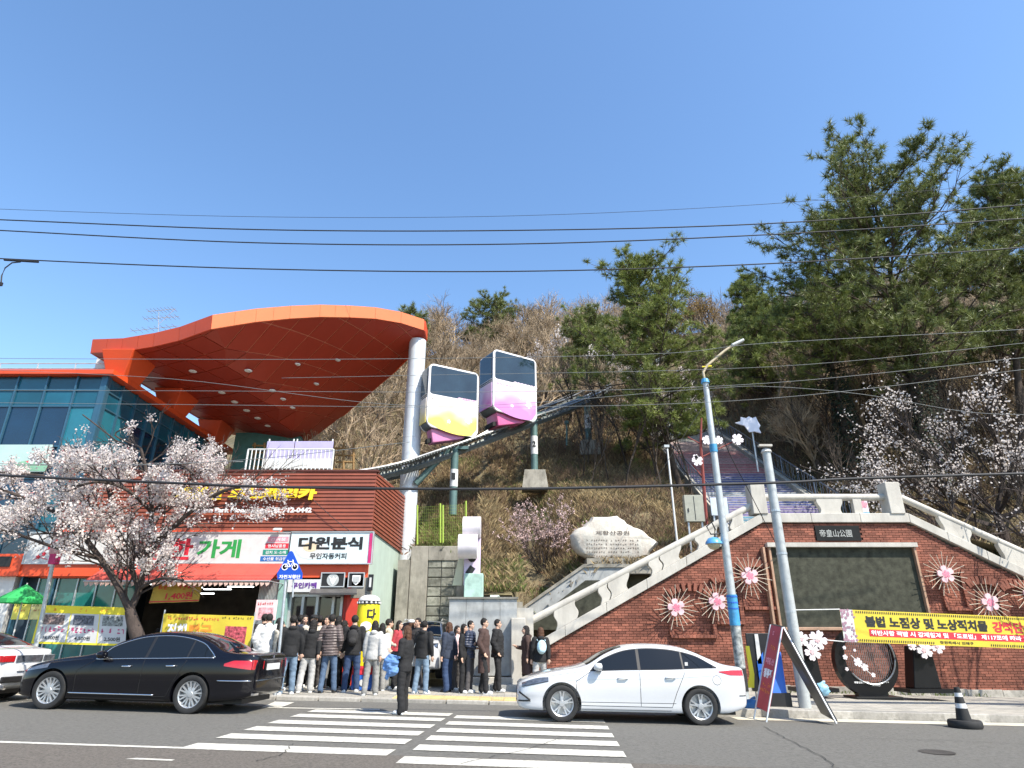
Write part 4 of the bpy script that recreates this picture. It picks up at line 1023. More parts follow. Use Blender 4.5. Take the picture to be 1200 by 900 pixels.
def pylon(px, pyb, pyt, Y, num, lab, ft=True, rr=.17):
    b = at(px, pyb, Y); t_ = at(px-1, pyt, Y); x = b.x
    t = thing('track_pylon', lab, 'pylon', b, 'pylons of the monorail track')
    MB().tube([(x,Y,b.z-.5), (x,Y,t_.z)], rr, 16).build('post', pyl_m, t, smooth=50)
    MB().tube([(x,Y,b.z+ (t_.z-b.z)*.30), (x,Y,b.z+(t_.z-b.z)*.62)], rr+.006, 16).build('white_band', sign_white, t, smooth=50)
    if num: tt = MB(); text(tt, num, (x-.1, Y-rr-.02, b.z+(t_.z-b.z)*.42), UX, UZ, .17, .3, .04); tt.build('number', ln_['black'], t)
    if ft:
        w = .62; mb = MB(); mb.hexa([(x-w,Y-w,b.z-.9),(x+w,Y-w,b.z-.9),(x+w,Y+w,b.z-.9),(x-w,Y+w,b.z-.9)], [(x-w*.8,Y-w*.8,b.z),(x+w*.8,Y-w*.8,b.z),(x+w*.8,Y+w*.8,b.z),(x-w*.8,Y+w*.8,b.z)]); mb.build('footing', concrete, t)
        MB().lathe([(rr+.12,0),(rr+.12,.06),(rr+.01,.12)], (x,Y,b.z), 12).build('base_flange', pyl_m, t)
    MB().bx(x-.6, x+.6, Y-.12, Y+.12, t_.z, t_.z+.14).build('crosshead', pyl_m, t)
    return t, b, t_
t, b, tt_ = pylon(531, 590, 527, 27.4, '1', 'first track pylon with a diagonal brace behind the green mesh fence', False)
MB().tube([at(487,567,27.0), at(526,526,27.2)], .14, 10).build('brace', pyl_m, t)
pylon(626.5, 553, 487, 30.2, '2', 'second track pylon standing on a concrete footing, marked 2')
pylon(690, 518, 468, 35, '3', 'third and farthest track pylon near the pine tree, marked 3', rr=.19)
p = at(664, 522, 33); t = thing('hill_post', 'thin dark post on the slope between the second and third track pylons', 'post', p)
MB().tube([p, at(664,497,33)], .05, 6).build('post', pyl_m, t); MB().lathe([(.0,0),(.12,0),(.12,.18),(0,.2)], at(664,497,33), 8).build('cap', pyl_m, t)
# ================================================================ monorail cars
def round_prof(w, h, r, n=5, taper=0, keel=0):
    pts = []
    for cx, cz, a0 in ((w/2-r, h-r, 0), (-w/2+r, h-r, 90), (-w/2+r, r, 180), (w/2-r, r, 270)):
        for i in range(n+1):
            a = rad(a0+90*i/n); x = cx+r*math.cos(a); z = cz+r*math.sin(a)
            pts.append((x, z))
    return pts
def gradient_mat(name, c0, c1, c2):
    m = bpy.data.materials.new(name); t, b = nodes(m); L = t.links.new
    tc = t.nodes.new('ShaderNodeTexCoord'); mp = t.nodes.new('ShaderNodeSeparateXYZ'); L(tc.outputs['Object'], mp.inputs[0])
    nz = t.nodes.new('ShaderNodeTexNoise'); nz.inputs['Scale'].default_value = 1.3; nz.inputs['Detail'].default_value = 1; L(tc.outputs['Object'], nz.inputs['Vector'])
    mr = t.nodes.new('ShaderNodeMath'); mr.operation = 'MULTIPLY_ADD'; mr.inputs[1].default_value = .42; mr.inputs[2].default_value = .0; L(mp.outputs['Z'], mr.inputs[0])
    ad = t.nodes.new('ShaderNodeMath'); ad.operation = 'MULTIPLY_ADD'; ad.inputs[1].default_value = .5; L(nz.outputs['Fac'], ad.inputs[0]); L(mr.outputs[0], ad.inputs[2])
    cr = t.nodes.new('ShaderNodeValToRGB'); e = cr.color_ramp.elements; e[0].position = .35; e[0].color = (*c0, 1); e[1].position = .95; e[1].color = (*c2, 1)
    k = e.new(.62); k.color = (*c1, 1)
    L(ad.outputs[0], cr.inputs[0]); L(cr.outputs[0], b.inputs['Base Color']); b.inputs['Roughness'].default_value = .25; b.inputs['Coat Weight'].default_value = .4; return m
rim_m = mat('cabin_white', (.78,.77,.78), .25, var=.03, coat=.4)
def monorail(px, py, Y, phi, ln, wd, ht, mats_, lab, text_lines):
    c = at(px, py, Y)                         # bottom of the near vertical edge
    u = Vector((math.cos(phi), math.sin(phi), 0)); v = Vector((-math.sin(phi), math.cos(phi), 0))
    t = thing('monorail_car', lab, 'monorail car', c, 'monorail cabins on the track'); t.rotation_euler.z = 0
    def P(a, b_, h): return c + u*a + v*b_ + Vector((0,0,h))
    def slab(pts, b0, b1, m, nm, bev=0):      # outline in (along, height)
        return MB().prism([(p[0], p[1]) for p in pts], P(0, b0, 0), u, UZ, v*(b1-b0)).build(nm, m, t, bevel=bev)
    body, lower = mats_
    r = .26
    def outl(x0, x1, z0, z1, r):
        o = []
        for cx, cz, a0 in ((x1-r, z1-r, 0), (x0+r, z1-r, 90), (x0+r, z0+r, 180), (x1-r, z0+r, 270)):
            for i in range(6): a = rad(a0+18*i); o.append((cx+r*math.cos(a), cz+r*math.sin(a)))
        return o
    o = outl(0, ln, 0, ht, r); o = [(x, z - (.34*math.sin(max(0, min(1, x/ln))*math.pi/1.25) if z < .3 else 0)) for x, z in o]
    slab(o, 0, .10, rim_m, 'side_rim', .03); slab(o, .101, wd-.10, mat('cabin_shell', (.10,.12,.13), .3, var=.1), 'cabin_shell', .02); slab(o, wd-.099, wd, rim_m, 'side_rim', .03)
    wz0 = ht*.50
    slab(outl(.1, ln-.1, wz0, ht-.09, .12), -.008, -.001, mat('cabin_glass', (.012,.025,.035), .04, var=.5, scale=1.1, spec=.9), 'side_window')
    lo = [(.07, wz0-.02), (.07, .12), (.22, .03)] + [(ln*k/8, .03-.34*math.sin(k/8*math.pi/1.25)+.05) for k in range(2, 8)] + [(ln-.07, .14), (ln-.07, wz0-.02)]
    me_o = MB().prism([(p[0], p[1]) for p in lo], P(0, -.006, 0)-c, u, UZ, v*.005); o2 = link('side_panel', me_o.mesh('side_panel', body), t, loc=c)
    # end face: glass above, coloured below
    def endq(h0, h1, b0, b1, m, nm, d=-.012):
        MB().hexa([P(d-.02, b0, h0), P(d-.02, b1, h0), P(d-.02, b1, h1), P(d-.02, b0, h1)], [P(d, b0, h0), P(d, b1, h0), P(d, b1, h1), P(d, b0, h1)]).build(nm, m, t, bevel=.01)
    endq(ht*.47, ht-.2, .1, wd-.1, _mats['cabin_glass'], 'end_window'); me_o = MB().hexa([P(-.032, .08, .12)-c, P(-.032, wd-.08, .12)-c, P(-.032, wd-.08, ht*.44)-c, P(-.032, .08, ht*.44)-c], [P(-.0, .08, .12)-c, P(-.0, wd-.08, .12)-c, P(-.0, wd-.08, ht*.44)-c, P(-.0, .08, ht*.44)-c])
    link('end_panel', me_o.mesh('end_panel', body), t, loc=c)
    for hh in (.46, .49): endq(ht*hh-.015, ht*hh+.01, .05, wd-.05, rim_m, 'end_trim', -.035)
    # wedge skirt
    sk = [(.28, .0), (ln-.45, -.02), (ln-.75, -.42), (.50, -.78)]
    sk = [(.30, -.1), (ln-.25, -.02), (ln*.72, -.36), (.42, -.74)]
    slab(sk, .16, wd-.16, lower, 'skirt', .04)
    MB().hexa([P(.2,.3,-.75), P(ln*.9,.3,-.2), P(ln*.9,wd-.3,-.2), P(.2,wd-.3,-.75)], [P(.2,.3,-.55), P(ln*.9,.3,.0), P(ln*.9,wd-.3,.0), P(.2,wd-.3,-.55)]).build('bogie', dark, t)
    tb = MB()
    for i, (s_, w_, h_) in enumerate(text_lines):
        if s_: text(tb, s_, P(.18, -.012, wz0-.26-.15*i), u, UZ, w_, h_, .01)
        else: scribble(tb, P(.18, -.012, wz0-.24-.12*i), u, UZ, w_, h_, 16, i)
    tb.build('lettering', mat('print_grey', (.20,.14,.16), .6), t)
    fb = MB(); 
    for q, hh, rr in ((ln*.62, wz0*.55, .12), (ln*.8, wz0*.35, .2), (ln*.42, wz0*.2, .10)):
        blossom(fb, P(q, -.014, hh), rr, u, UZ, .001, rot=q)
    fb.build('flower_print', mat('print_blossom_%d' % int(px), (.80,.50,.66) if px < 550 else (.85,.68,.80), .4), t)
    hb = MB()
    for i in range(7):                       # hillocks of blossom along the window edge
        hb.prism([(.13*math.cos(a*.4), .10*abs(math.sin(a*.4))) for a in range(9)], P(ln*.62+i*.13 if px < 550 else ln*.5+i*.19, -.013, wz0-.04), u, UZ, v*.001)
    hb.build('window_blossoms', _mats['print_blossom_%d' % int(px)], t)
    return t
g1 = gradient_mat('cabin_yellow_pink', (.78,.62,.10), (.80,.72,.62), (.78,.74,.78)); g2 = gradient_mat('cabin_pink', (.55,.20,.48), (.74,.50,.70), (.76,.68,.76))
sk1 = mat('skirt_pink', (.55,.20,.36), .3, var=.1); sk2 = mat('skirt_magenta', (.52,.11,.25), .3, var=.1)
monorail(499.5, 497, 26.4, rad(30), 2.55, .85, 2.95, (g1, sk1), 'lower monorail cabin with yellow and pink sides beside the grey column', [('창원시설공단', .9, .06), ('', .9, .05)])
monorail(577.5, 478, 27.4, rad(33), 2.50, 1.30, 3.02, (g2, sk2), 'upper monorail cabin with pink and purple sides', [('창원시설공단', 1.0, .07), ('', .8, .05)])
# ================================================================ green mesh fence, curled banner sculpture
gf = thing('mesh_fence', 'lime green mesh fence on top of the mossy retaining wall', 'fence', at(515,637,25.9)); lime = mat('lime_post', (.30,.42,.06), .5, var=.1)
Yf = 25.75; pts = [(489,638,592), (516,636,590), (519,636,592), (546,633,587)]
for px, b0, t0 in pts: MB().tube([at(px,b0,Yf), at(px,t0,Yf)], .04, 6).build('post', lime, gf)
mb = MB()
for i in range(24):
    mb.tube([at(490+i*2.35,636-i*.05,Yf), at(490+i*2.35,594-i*.15,Yf)], .003, 3)
for i in range(12): mb.tube([at(490,634-i*3.6,Yf), at(545,631-i*3.6,Yf)], .003, 3)
mb.build('wire_mesh', lime, gf, kind='stuff')
cs = thing('curled_sign', 'tall white sign with a curled top and purple lower part on a mint base', 'sculpture', at(560,700,20.8))
Yc = 20.9; x0, x1, z0, z1 = rect(544, 613, 563, 686, Yc)
scu = [(0, 0)]
def curl(mb, x0, x1, zc, r0, turns, yb_):
    pr = []
    for i in range(17): a = -math.pi/2+math.pi*1.5*i/16; pr.append((yb_-r0*math.cos(a)*-1, zc+r0*math.sin(a)))
    inn = [(yb_+(y-yb_)*.72, zc+(z-zc)*.72) for y, z in pr][::-1]
    mb.prism([(p[0], p[1]) for p in pr+inn], (x0,0,0), (0,1,0), (0,0,1), (x1-x0,0,0)); return mb
cream = mat('curl_white', (.70,.66,.68), .4, var=.2, scale=2.0)
MB().bx(x0, x1, Yc, Yc+.16, z0, z1-.45).build('sheet', mat('lilac_sheet', (.58,.50,.66), .45, var=.2, scale=1.5), cs, bevel=.02)
MB().tube([(x0-.05,Yc-.1,z1-.15),(x1,Yc-.1,z1-.15)], .34, 20).build('roll', cream, cs, smooth=50); MB().tube([(x0-.15,Yc-.42,z1-.8),(x1-.08,Yc-.42,z1-.8)], .38, 20).build('roll', cream, cs, smooth=50)
mb = MB(); mb.lathe([(.13,0),(.14,.01),(.14,.02),(.13,.03)], ((x0+x1)/2, Yc-.02, z0+.85), 16, axis='Y'); mb.box(((x0+x1)/2-.05, Yc-.006, z0+.45), (.2,.01,.28), ry=.6); mb.build('drawing', ln_['black'], cs)
a, b, c0, c1 = rect(544, 672, 566, 699, Yc-.1); MB().bx(a, b, Yc-.15, Yc+.4, c0-.1, c1+.0).build('base', mat('mint_base', (.38,.55,.48), .6, var=.25, dirt=.3), cs, bevel=.02)
MB().hexa([at(530,686,Yc+.3), at(541,686,Yc+.3), at(545,638,Yc+.3), at(541,638,Yc+.3)], [p+Vector((0,.12,0)) for p in (at(530,686,Yc+.3), at(541,686,Yc+.3), at(545,638,Yc+.3), at(541,638,Yc+.3))]).build('back_strip', mat('cream_strip', (.62,.60,.40), .5, var=.1), cs)
# ================================================================ poles
def gbase(px, py, h): p = G(px, py, h); return p
lp = thing('street_lamp', 'grey street lamp pole wrapped in blue with a small globe light', 'street lamp', at(870,800,16.6))
bx_, bz = at(869,802,16.3).x, 0
Yl = 16.3; X_ = at(868,785,Yl).x; 
def pz(py): return at(847, py, Yl).z
tp = at(826.5,447,Yl); 
MB().tube([(X_,Yl,gz(X_)+HR-.02), (tp.x,Yl,tp.z)], [.115,.075], 16).build('pole', pole_m, lp, smooth=50)
def along(py):
    t = (pz(py)-gz(X_)-HR)/(tp.z-gz(X_)-HR); return Vector((X_+(tp.x-X_)*t, Yl, pz(py)))
bw_m = mat('blue_wrap', (.05,.28,.52), .5, var=.3, scale=8, dirt=.3, dcol=(.2,.3,.35))
MB().tube([along(733), along(697)], .125, 16).build('blue_wrap', bw_m, lp, smooth=50)
for py in (700,707,714): MB().tube([along(py), along(py-1.5)], .132, 16).build('strap', blue_p, lp)
MB().tube([along(782), along(733.5)], .118, 16).build('mural_sleeve', mat('mural_sleeve', (.35,.37,.35), .6, var=.8, scale=9, dirt=.7, dcol=(.05,.07,.1)), lp, smooth=50)
MB().tube([along(810), along(783)], .122, 16).build('black_sleeve', rubber, lp, smooth=50)
MB().tube([along(530), along(521)], .10, 12).build('blue_wrap', bw_m, lp, smooth=50)
a = at(826.5,449,Yl)
MB().tube([a, at(824,436,Yl), at(829,428,Yl), at(848,412,Yl), at(858,405,Yl)], .035, 8).build('arm', mat('arm_rust', (.5,.42,.28), .5, var=.3), lp, smooth=50)
h_ = at(864,402,Yl); MB().box(h_, (.42,.16,.08), ry=-.45).build('lamp_head', pole_m, lp, bevel=.03)
MB().tube([at(823,430,Yl), at(834,429,Yl)], .02, 5).build('arm_clamp', yellow_p, lp)
MB().lathe([(0,0),(.12,0),(.09,.12),(0,.16)], a, 12).build('pole_cap', bw_m, lp)
hook = at(850,612,Yl)
MB().tube([along(625), at(833,626,Yl), at(828,617,Yl), at(834,612,Yl), at(838,620,Yl), at(837,630,Yl)], .02, 6).build('globe_bracket', black_p, lp, smooth=50)
gc = at(836.5,637,Yl)
MB().lathe([(.0,-.16),(.10,-.13),(.155,-.06),(.165,0),(.16,.02)], gc, 18).build('globe', mat('globe_glass', (.42,.38,.24), .1, var=.1), lp, smooth=50)
MB().lathe([(.21,-.01),(.20,.04),(.13,.13),(.03,.16),(0,.17)], gc, 18).build('globe_cap', mat('cap_blue', (.10,.32,.60), .3), lp, smooth=50)
up = thing('utility_pole', 'tall grey metal utility pole in front of the slate panel', 'utility pole', G(943,825,HR))
b = Vector((at(943,825,16).x, 16, gz(6.6)+HR)); t1 = at(898,530,16)
MB().tube([b, (t1.x,16,t1.z)], [.135,.105], 20).build('pole', mat('concrete_pole', (.44,.46,.45), .5, metal=.3, var=.12, scale=3, dirt=.3), up, smooth=50)
MB().lathe([(0,0),(.14,0),(.10,.08),(0,.10)], (t1.x,16,t1.z), 12).build('cap', white_p, up)
MB().box((t1.x-.05,15.9,t1.z+.15), (.34,.12,.05)).build('bracket', stone_white, up)
for py in (600,650,718): p = b.lerp(Vector((t1.x,16,t1.z)), (at(920,py,16).z-b.z)/(t1.z-b.z)); MB().tube([p, p+Vector((0,0,.05))], .128, 16).build('band', steel, up)
# thin lamp behind, cabinets on the slope
Yq = 24.5; t = thing('thin_lamp_post', 'slender white lamp post on the grassy slope left of the painted stair', 'lamp post', at(793,628,Yq))
MB().tube([at(794,640,Yq), at(782,526,Yq)], [.045,.035], 8).build('post', white_p, t, smooth=50); MB().box(at(781,523,Yq), (.2,.12,.1)).build('lamp_head', pole_m, t)
t, x0, x1, z0, z1 = board('electric_cabinet', 'beige grey electrical cabinet on posts beside the stair', 803, 580, 825, 611, 24.2, mat('cabinet', (.33,.33,.27), .5, var=.1, dirt=.2), .3, 'cabinet')
MB().bx((x0+x1)/2-.01, (x0+x1)/2+.01, 24.19, 24.199, z0+.05, z1-.05).build('door_gap', black_p, t); MB().bx(x0+.1, x0+.13, 24.17, 24.2, z0+.35, z0+.5).build('handle', black_p, t)
for x in (x0+.1, x1-.1): MB().bx(x-.03, x+.03, 24.3, 24.36, z0-1.2, z0).build('leg', steel, t)
t, x0, x1, z0, z1 = board('info_board', 'pale blue board at the foot of the painted stair behind the lamp pole', 833, 583, 853, 604, 24.0, mat('board_pale', (.50,.55,.60), .5, var=.15), .05, 'board')
for x in (x0+.1, x1-.1): MB().bx(x-.03, x+.03, 24.06, 24.1, z0-.8, z0).build('leg', steel, t)
# pink picture board behind balustrade right
t, x0, x1, z0, z1 = board('picture_board', 'pink and blue picture board behind the right end of the balustrade', 1008, 585, 1018, 607, 22.5, mat('pink_board', (.72,.60,.64), .5, var=.3, scale=6), .04, 'board')
mb = MB(); blossom(mb, ((x0+x1)/2, 22.49, (z0+z1)/2+.15), .14, d=.002); mb.build('flower_print', ln_['pink'], t); MB().bx(x0, x1, 22.492, 22.497, z0, z0+.2).build('print', mat('cyan_print', (.1,.4,.55), .5, var=.5, scale=12), t)
# left signal pole
Y = 18.0; xl = at(45,755,Y).x; t = thing('signal_pole', 'thin grey pole with a small red and white top box behind the white banner', 'pole', (xl, Y, HL+gz(xl)))
tt2 = at(62,660,Y); MB().tube([(xl,Y,HL+gz(xl)), (tt2.x,Y,tt2.z)], .055, 10).build('pole', pole_m, t, smooth=50)
MB().box(at(64,655,Y), (.22,.2,.3)).build('signal_box', ln_['magenta'], t, bevel=.03); MB().box(at(66,646,Y), (.3,.2,.22)).build('signal_top', mat('box_pinkish', (.55,.3,.3), .5), t, bevel=.04); MB().lathe([(0,0),(.08,.0),(.08,.1),(0,.12)], at(60,664,Y), 10).build('lens', white_p, t)
# blue bicycle sign
Y = 17.0; pb = at(322,815,Y); ptp = at(338,650,Y)
t = thing('bicycle_sign', 'blue triangular bicycle road sign on a leaning steel pole behind the black car', 'road sign', (pb.x, Y, HL))
px_ = (at(322,815,Y).x+at(337,655,Y).x)/2
MB().tube([(pb.x,Y,HL+gz(pb.x)), (ptp.x,Y,ptp.z)], .038, 10).build('pole', steel, t, smooth=50)
ys = Y-.06; tri = [XZ(341,645.5,ys), XZ(343,646.5,ys), XZ(354.5,672,ys), XZ(354,679,ys), XZ(325,679,ys), XZ(324.5,672,ys), XZ(339,646.5,ys)]
MB().xz(tri, ys, ys+.02).build('sign_face', mat('sign_blue', (.01,.07,.45), .35, var=.03), t)
c = at(340,662,ys-.004); wm = MB()
for dx in (-.13,.13): wm.lathe([(.085,0),(.085,.003),(.06,.003),(.06,0)], (c.x+dx, ys-.005, c.z-.05), 16, axis='Y')
for a, b in (((-.13,-.05),(-.06,.08)), ((-.06,.08),(.07,.08)), ((.07,.08),(.13,-.05)), ((-.06,.08),(.0,-.05)), ((.0,-.05),(.07,.08)), ((-.13,-.05),(.0,-.05)), ((.07,.08),(.05,.13)), ((-.06,.08),(-.08,.12))):
    wm.tube([(c.x+a[0],ys-.005,c.z+a[1]), (c.x+b[0],ys-.005,c.z+b[1])], .011, 4)
wm.build('bicycle_symbol', ln_['white'], t)
wr(t, '자전거횡단', 327, 673.5, 352, 678, ys-.004, 'white', .03)
MB().tube([at(343,700,Y), at(345,652,Y)], .02, 6).build('side_bar', steel, t)
# ================================================================ banner over the kerb, A-frame board etc
Yb = 17.4
P0, P1, P3 = at(984,714,16.6), at(1290,727,17.6), at(989,752,16.6); P1.y = P1.y; P2 = P1 + (P3-P0)*1.02
t, fn = cloth_banner('warning_banner', 'long yellow banner with black and red lettering strung in front of the brick wall', P0, P1, P2, P3, ban_y, nx=30, wav=.02)
L_ = (P1-P0).length; Hh = (P3-P0).length
on_cloth(t, fn, '', 0, 0, .045, 1, mat('banner_white', (.70,.70,.70), .6), lift=.004)
tw = MB()
for i in range(46):
    u, v = R.uniform(.002,.05)*R.uniform(.5,1.25), R.random(); p = fn(u, v, .012); blossom(tw, p, R.uniform(.02,.045), UX, UZ, .001, rot=R.random())
tw.build('blossom_print', mat('print_mauve', (.35,.2,.25), .6), t)
s_ = MB()
for i in range(120):
    u = .055+i*.0079
    for v0, v1 in ((.03,.10), (.90,.97)):
        if v0 > .5 and 62 > i > 34: continue
        a = [fn(u,v1,.006), fn(u+.0036,v1,.006), fn(u+.0052,v0,.006), fn(u+.0016,v0,.006)]; s_.face(a)
s_.build('hazard_stripes', ln_['black'], t)
on_cloth(t, fn, '불법 노점상 및 노상적치물', .085, .17, .545, .52, 'black', .045); on_cloth(t, fn, '강력단속', .565, .18, .72, .53, 'red', .045)
on_cloth(t, fn, '', .095, .58, .96, .80, 'red', lift=.005); on_cloth(t, fn, '위반사항 적발 시 강제철거 및 「도로법」 제117조에 따라 150만원 이하', .10, .61, .80, .77, 'white', .03, lift=.012)
on_cloth(t, fn, '창원특례시 진해구', .35, .86, .48, .95, 'black', .02)
rope = mat('rope_white', (.6,.6,.58), .7)
for a, b in ((at(925,715,16.1), fn(0,0)), (at(935,747,16.1), fn(0,1))): MB().tube([a, b], .012, 4).build('rope', rope, t)
# red A-frame
t = thing('a_frame_sign', 'red and black A-frame board with white lettering standing at the kerb', 'sign board', G(915,842))
B_ = G(900,835,.14); B_.y = 14.55; B_ = at(900,835,14.55); A_ = at(886,828,15.05); top0 = at(903,732,15.35); top1 = at(921,732,14.85)
top1 = B_+(top0-A_)
nrm = (B_-A_).cross(top0-A_).normalized(); nrm = nrm if nrm.y > 0 else -nrm
def q4(m, a, b, c, d, nm, th=.025, off_=0):
    o_ = nrm*off_; return MB().hexa([p+o_ for p in (a, b, c, d)], [p+o_+nrm*th for p in (a, b, c, d)]).build(nm, m, t)
q4(mat('frame_red', (.42,.05,.07), .45, var=.15, dirt=.2), A_, B_, top1, top0, 'front_board')
def onf(u, v, l=.006): return A_.lerp(B_, u).lerp(top0.lerp(top1, u), v) - nrm*l
def fr_txt(s, u0, v0, u1, v1, col, bold=.03, sc=0):
    tmp = MB()
    if sc: scribble(tmp, (0,0,0), UX, UZ, 1, 1, sc, int(v0*100))
    else: text(tmp, s, (0,0,0), UX, UZ, 1, 1, bold)
    tmp.v = [tuple(onf(u0+(u1-u0)*p[0], v0+(v1-v0)*p[2])) for p in tmp.v]; tmp.build('lettering', ln_[col], t)
fr_txt('정류장', .15, .36, .85, .47, 'white', .06); fr_txt('제황산', .15, .52, .85, .60, 'pink', .05); fr_txt('', .2, .70, .8, .76, 'orange', sc=4); fr_txt('', .1, .26, .9, .31, 'orange', sc=6); fr_txt('', .1, .19, .9, .24, 'orange', sc=6); fr_txt('', .3, .86, .7, .95, 'pink', sc=2)
for p, q in ((A_, top0), (B_, top1)): MB().tube([p+(p-q).normalized()*((p.z-gz(p.x))/abs((p-q).normalized().z)), q], .02, 5).build('frame_bar', al, t)
back0, back1 = G(962,836,.15), G(980,846,.06)
bk_t = top1+Vector((.05,.06,0)); bk0 = top0+Vector((.05,.06,0))
n2 = Vector((.02,.02,.0)); MB().hexa([back0, back1, bk_t, bk0], [p+Vector((.03,-.01,.02)) for p in (back0, back1, bk_t, bk0)]).build('back_board', mat('board_black', (.05,.05,.045), .35, var=.3), t)
MB().tube([back1+Vector((0,0,-.03)), bk_t], .02, 5).build('frame_bar', al, t)
# blue/black notice board and blue-white board behind
Yk = 17.0
t, x0, x1, z0, z1 = board('black_notice_board', 'dark board with a blue and white strip leaning behind the red A-frame board', 878, 742, 916, 810, Yk, black_p, .06, 'notice board')
MB().hexa([at(884,743,Yk-.02), at(888,743,Yk-.02), at(893,778,Yk-.02), at(888,778,Yk-.02)], [p-Vector((0,.01,0)) for p in (at(884,743,Yk-.02), at(888,743,Yk-.02), at(893,778,Yk-.02), at(888,778,Yk-.02))]).build('white_strip', sign_white, t)
MB().hexa([at(887,775,Yk-.02), at(894,764,Yk-.02), at(896,800,Yk-.02), at(891,805,Yk-.02)], [p-Vector((0,.01,0)) for p in (at(887,775,Yk-.02), at(894,764,Yk-.02), at(896,800,Yk-.02), at(891,805,Yk-.02))]).build('blue_strip', blue_p, t)
for x in (x0+.1, x1-.1): MB().tube([(x,Yk+.1,gz(x)+HR), (x,Yk+.1,z0)], .02, 5).build('leg', steel, t)
t = thing('blue_board', 'bright blue leaning panel just right of the red A-frame board', 'panel', at(918,812,16.2))
MB().hexa([at(902,812,16.2), at(922,812,16.2), at(915,764,16.4), at(908,764,16.4)], [p+Vector((0,.03,0)) for p in (at(902,812,16.2), at(922,812,16.2), at(915,764,16.4), at(908,764,16.4))]).build('panel', blue_p, t)
x_ = at(912,830,16.3).x; MB().bx(x_-.22, x_+.28, 16.15, 16.6, gz(x_)+HR, at(912,812,16.2).z).build('stand', black_p, t)
# yellow hose-like strip near lamp pole
t = thing('yellow_board', 'narrow yellow curved board leaning between the lamp pole and the dark board', 'board', at(881,808,16.8))
MB().hexa([at(876,806,16.8), at(884,806,16.8), at(884,790,16.8), at(879,790,16.8)], [p+Vector((0,.05,0)) for p in (at(876,806,16.8), at(884,806,16.8), at(884,790,16.8), at(879,790,16.8))]).build('lower_part', yellow_p, t)
MB().hexa([at(879,790,16.8), at(884,790,16.8), at(878,757,16.8), at(874,757,16.8)], [p+Vector((0,.05,0)) for p in (at(879,790,16.8), at(884,790,16.8), at(878,757,16.8), at(874,757,16.8))]).build('upper_part', yellow_p, t)
def bag(px, py, Y, r, m, lab, sz=.85):
    c = at(px, py, Y); mb = MB(); N = 14; prof = []
    vs = []; ringn = 10
    for i in range(ringn+1):
        ph = math.pi*i/ringn
        for j in range(N):
            a = 2*math.pi*j/N; rr = r*math.sin(ph)**.8*(1+.5*mn.noise((math.cos(a)*2, math.sin(a)*2, i*.6+px)))+.01
            vs.append((c.x+rr*math.cos(a), c.y+rr*math.sin(a)*.8, c.z-r*sz*math.cos(ph)))
    fs = [(i*N+j, i*N+(j+1) % N, (i+1)*N+(j+1) % N, (i+1)*N+j) for i in range(ringn) for j in range(N)]
    mb.add(vs, fs); t = thing('trash_bag', lab, 'bag', (c.x, c.y, c.z-r*sz), 'blue bags on the pavement')
    mb.build('sack', m, t, smooth=True); MB().tube([(c.x,c.y,c.z+r*sz*.8),(c.x+.04,c.y,c.z+r*sz*1.1),(c.x+.1,c.y+.02,c.z+r*sz*1.15)], [.04,.02,.035], 7).build('knot', m, t)
bm_ = mat('bag_blue', (.25,.47,.60), .35, var=.3, scale=6, bump=.8, bscale=12)
bag(963, 808, 16.9, .17, bm_, 'light blue plastic bag behind the A-frame board'); bag(881, 829, 15.8, .2, mat('bag_dark_blue', (.02,.12,.30), .3, var=.4, scale=6, bump=.8, bscale=12), 'dark blue bag at the foot of the lamp pole')
# ================================================================ black sculptures with blossoms
Yr = 19.0
t = thing('round_sculpture', 'black round ring sculpture with vertical strings and white blossoms', 'sculpture', at(1015,806,Yr))
c = at(1015.5,775,Yr); r = 34/FPX*18.7; M_ = Matrix.Rotation(.0, 3, 'Z')
prof = []
ring = MB(); N = 40; vs = []
off_c = Vector((.10, 0, .10)); r2 = r*.80
outer = [(c.x+r*math.cos(2*math.pi*i/N), c.z+r*1.04*math.sin(2*math.pi*i/N)) for i in range(N)]
inner = [(c.x+.09+r2*math.cos(2*math.pi*i/N), c.z+.11+r2*math.sin(2*math.pi*i/N)) for i in range(N)]
for i in range(N):
    j = (i+1) % N
    ring.hexa([(outer[i][0],Yr,outer[i][1]), (outer[j][0],Yr,outer[j][1]), (inner[j][0],Yr-.02,inner[j][1]), (inner[i][0],Yr-.02,inner[i][1])],
              [(outer[i][0],Yr+.22,outer[i][1]), (outer[j][0],Yr+.22,outer[j][1]), (inner[j][0],Yr+.22,inner[j][1]), (inner[i][0],Yr+.22,inner[i][1])])
gloss = mat('gloss_black', (.009,.009,.010), .35, var=.15, spec=.25)
ring.build('ring', gloss, t)
MB().tube([(inner[i % N][0], Yr-.03, inner[i % N][1]) for i in range(N//2+4, N+6)], .022, 6).build('inner_edge', mat('edge_silver', (.35,.36,.36), .3, metal=.8), t)
for i in range(26):
    x = c.x+.09-r2+2*r2*(i+.5)/26; hz = math.sqrt(max(0, r2*r2-(x-c.x-.09)**2)); lean = .0
    MB().tube([(x, Yr+.1, c.z+.11-hz), (x, Yr+.1, c.z+.11+hz)], .009, 4).build('string', mat('string_grey', (.35,.35,.33), .4, metal=.5), t)
fb = mat('petal_white', (.80,.74,.76), .5, var=.08)
for px, py, rr in ((1005,776,.12), (1013,782,.10), (990,770,.07), (992,784,.05), (1023,791,.06), (989,759,.05), (1001,762,.04)):
    mb = MB(); blossom(mb, at(px,py,Yr-.07), rr, d=.03, rot=px); mb.build('blossom', fb, t)
MB().tube([at(997,768,Yr-.05), at(1008,778,Yr-.05), at(1018,788,Yr-.05), at(1025,793,Yr-.05)], .012, 5).build('twig', sign_white, t)
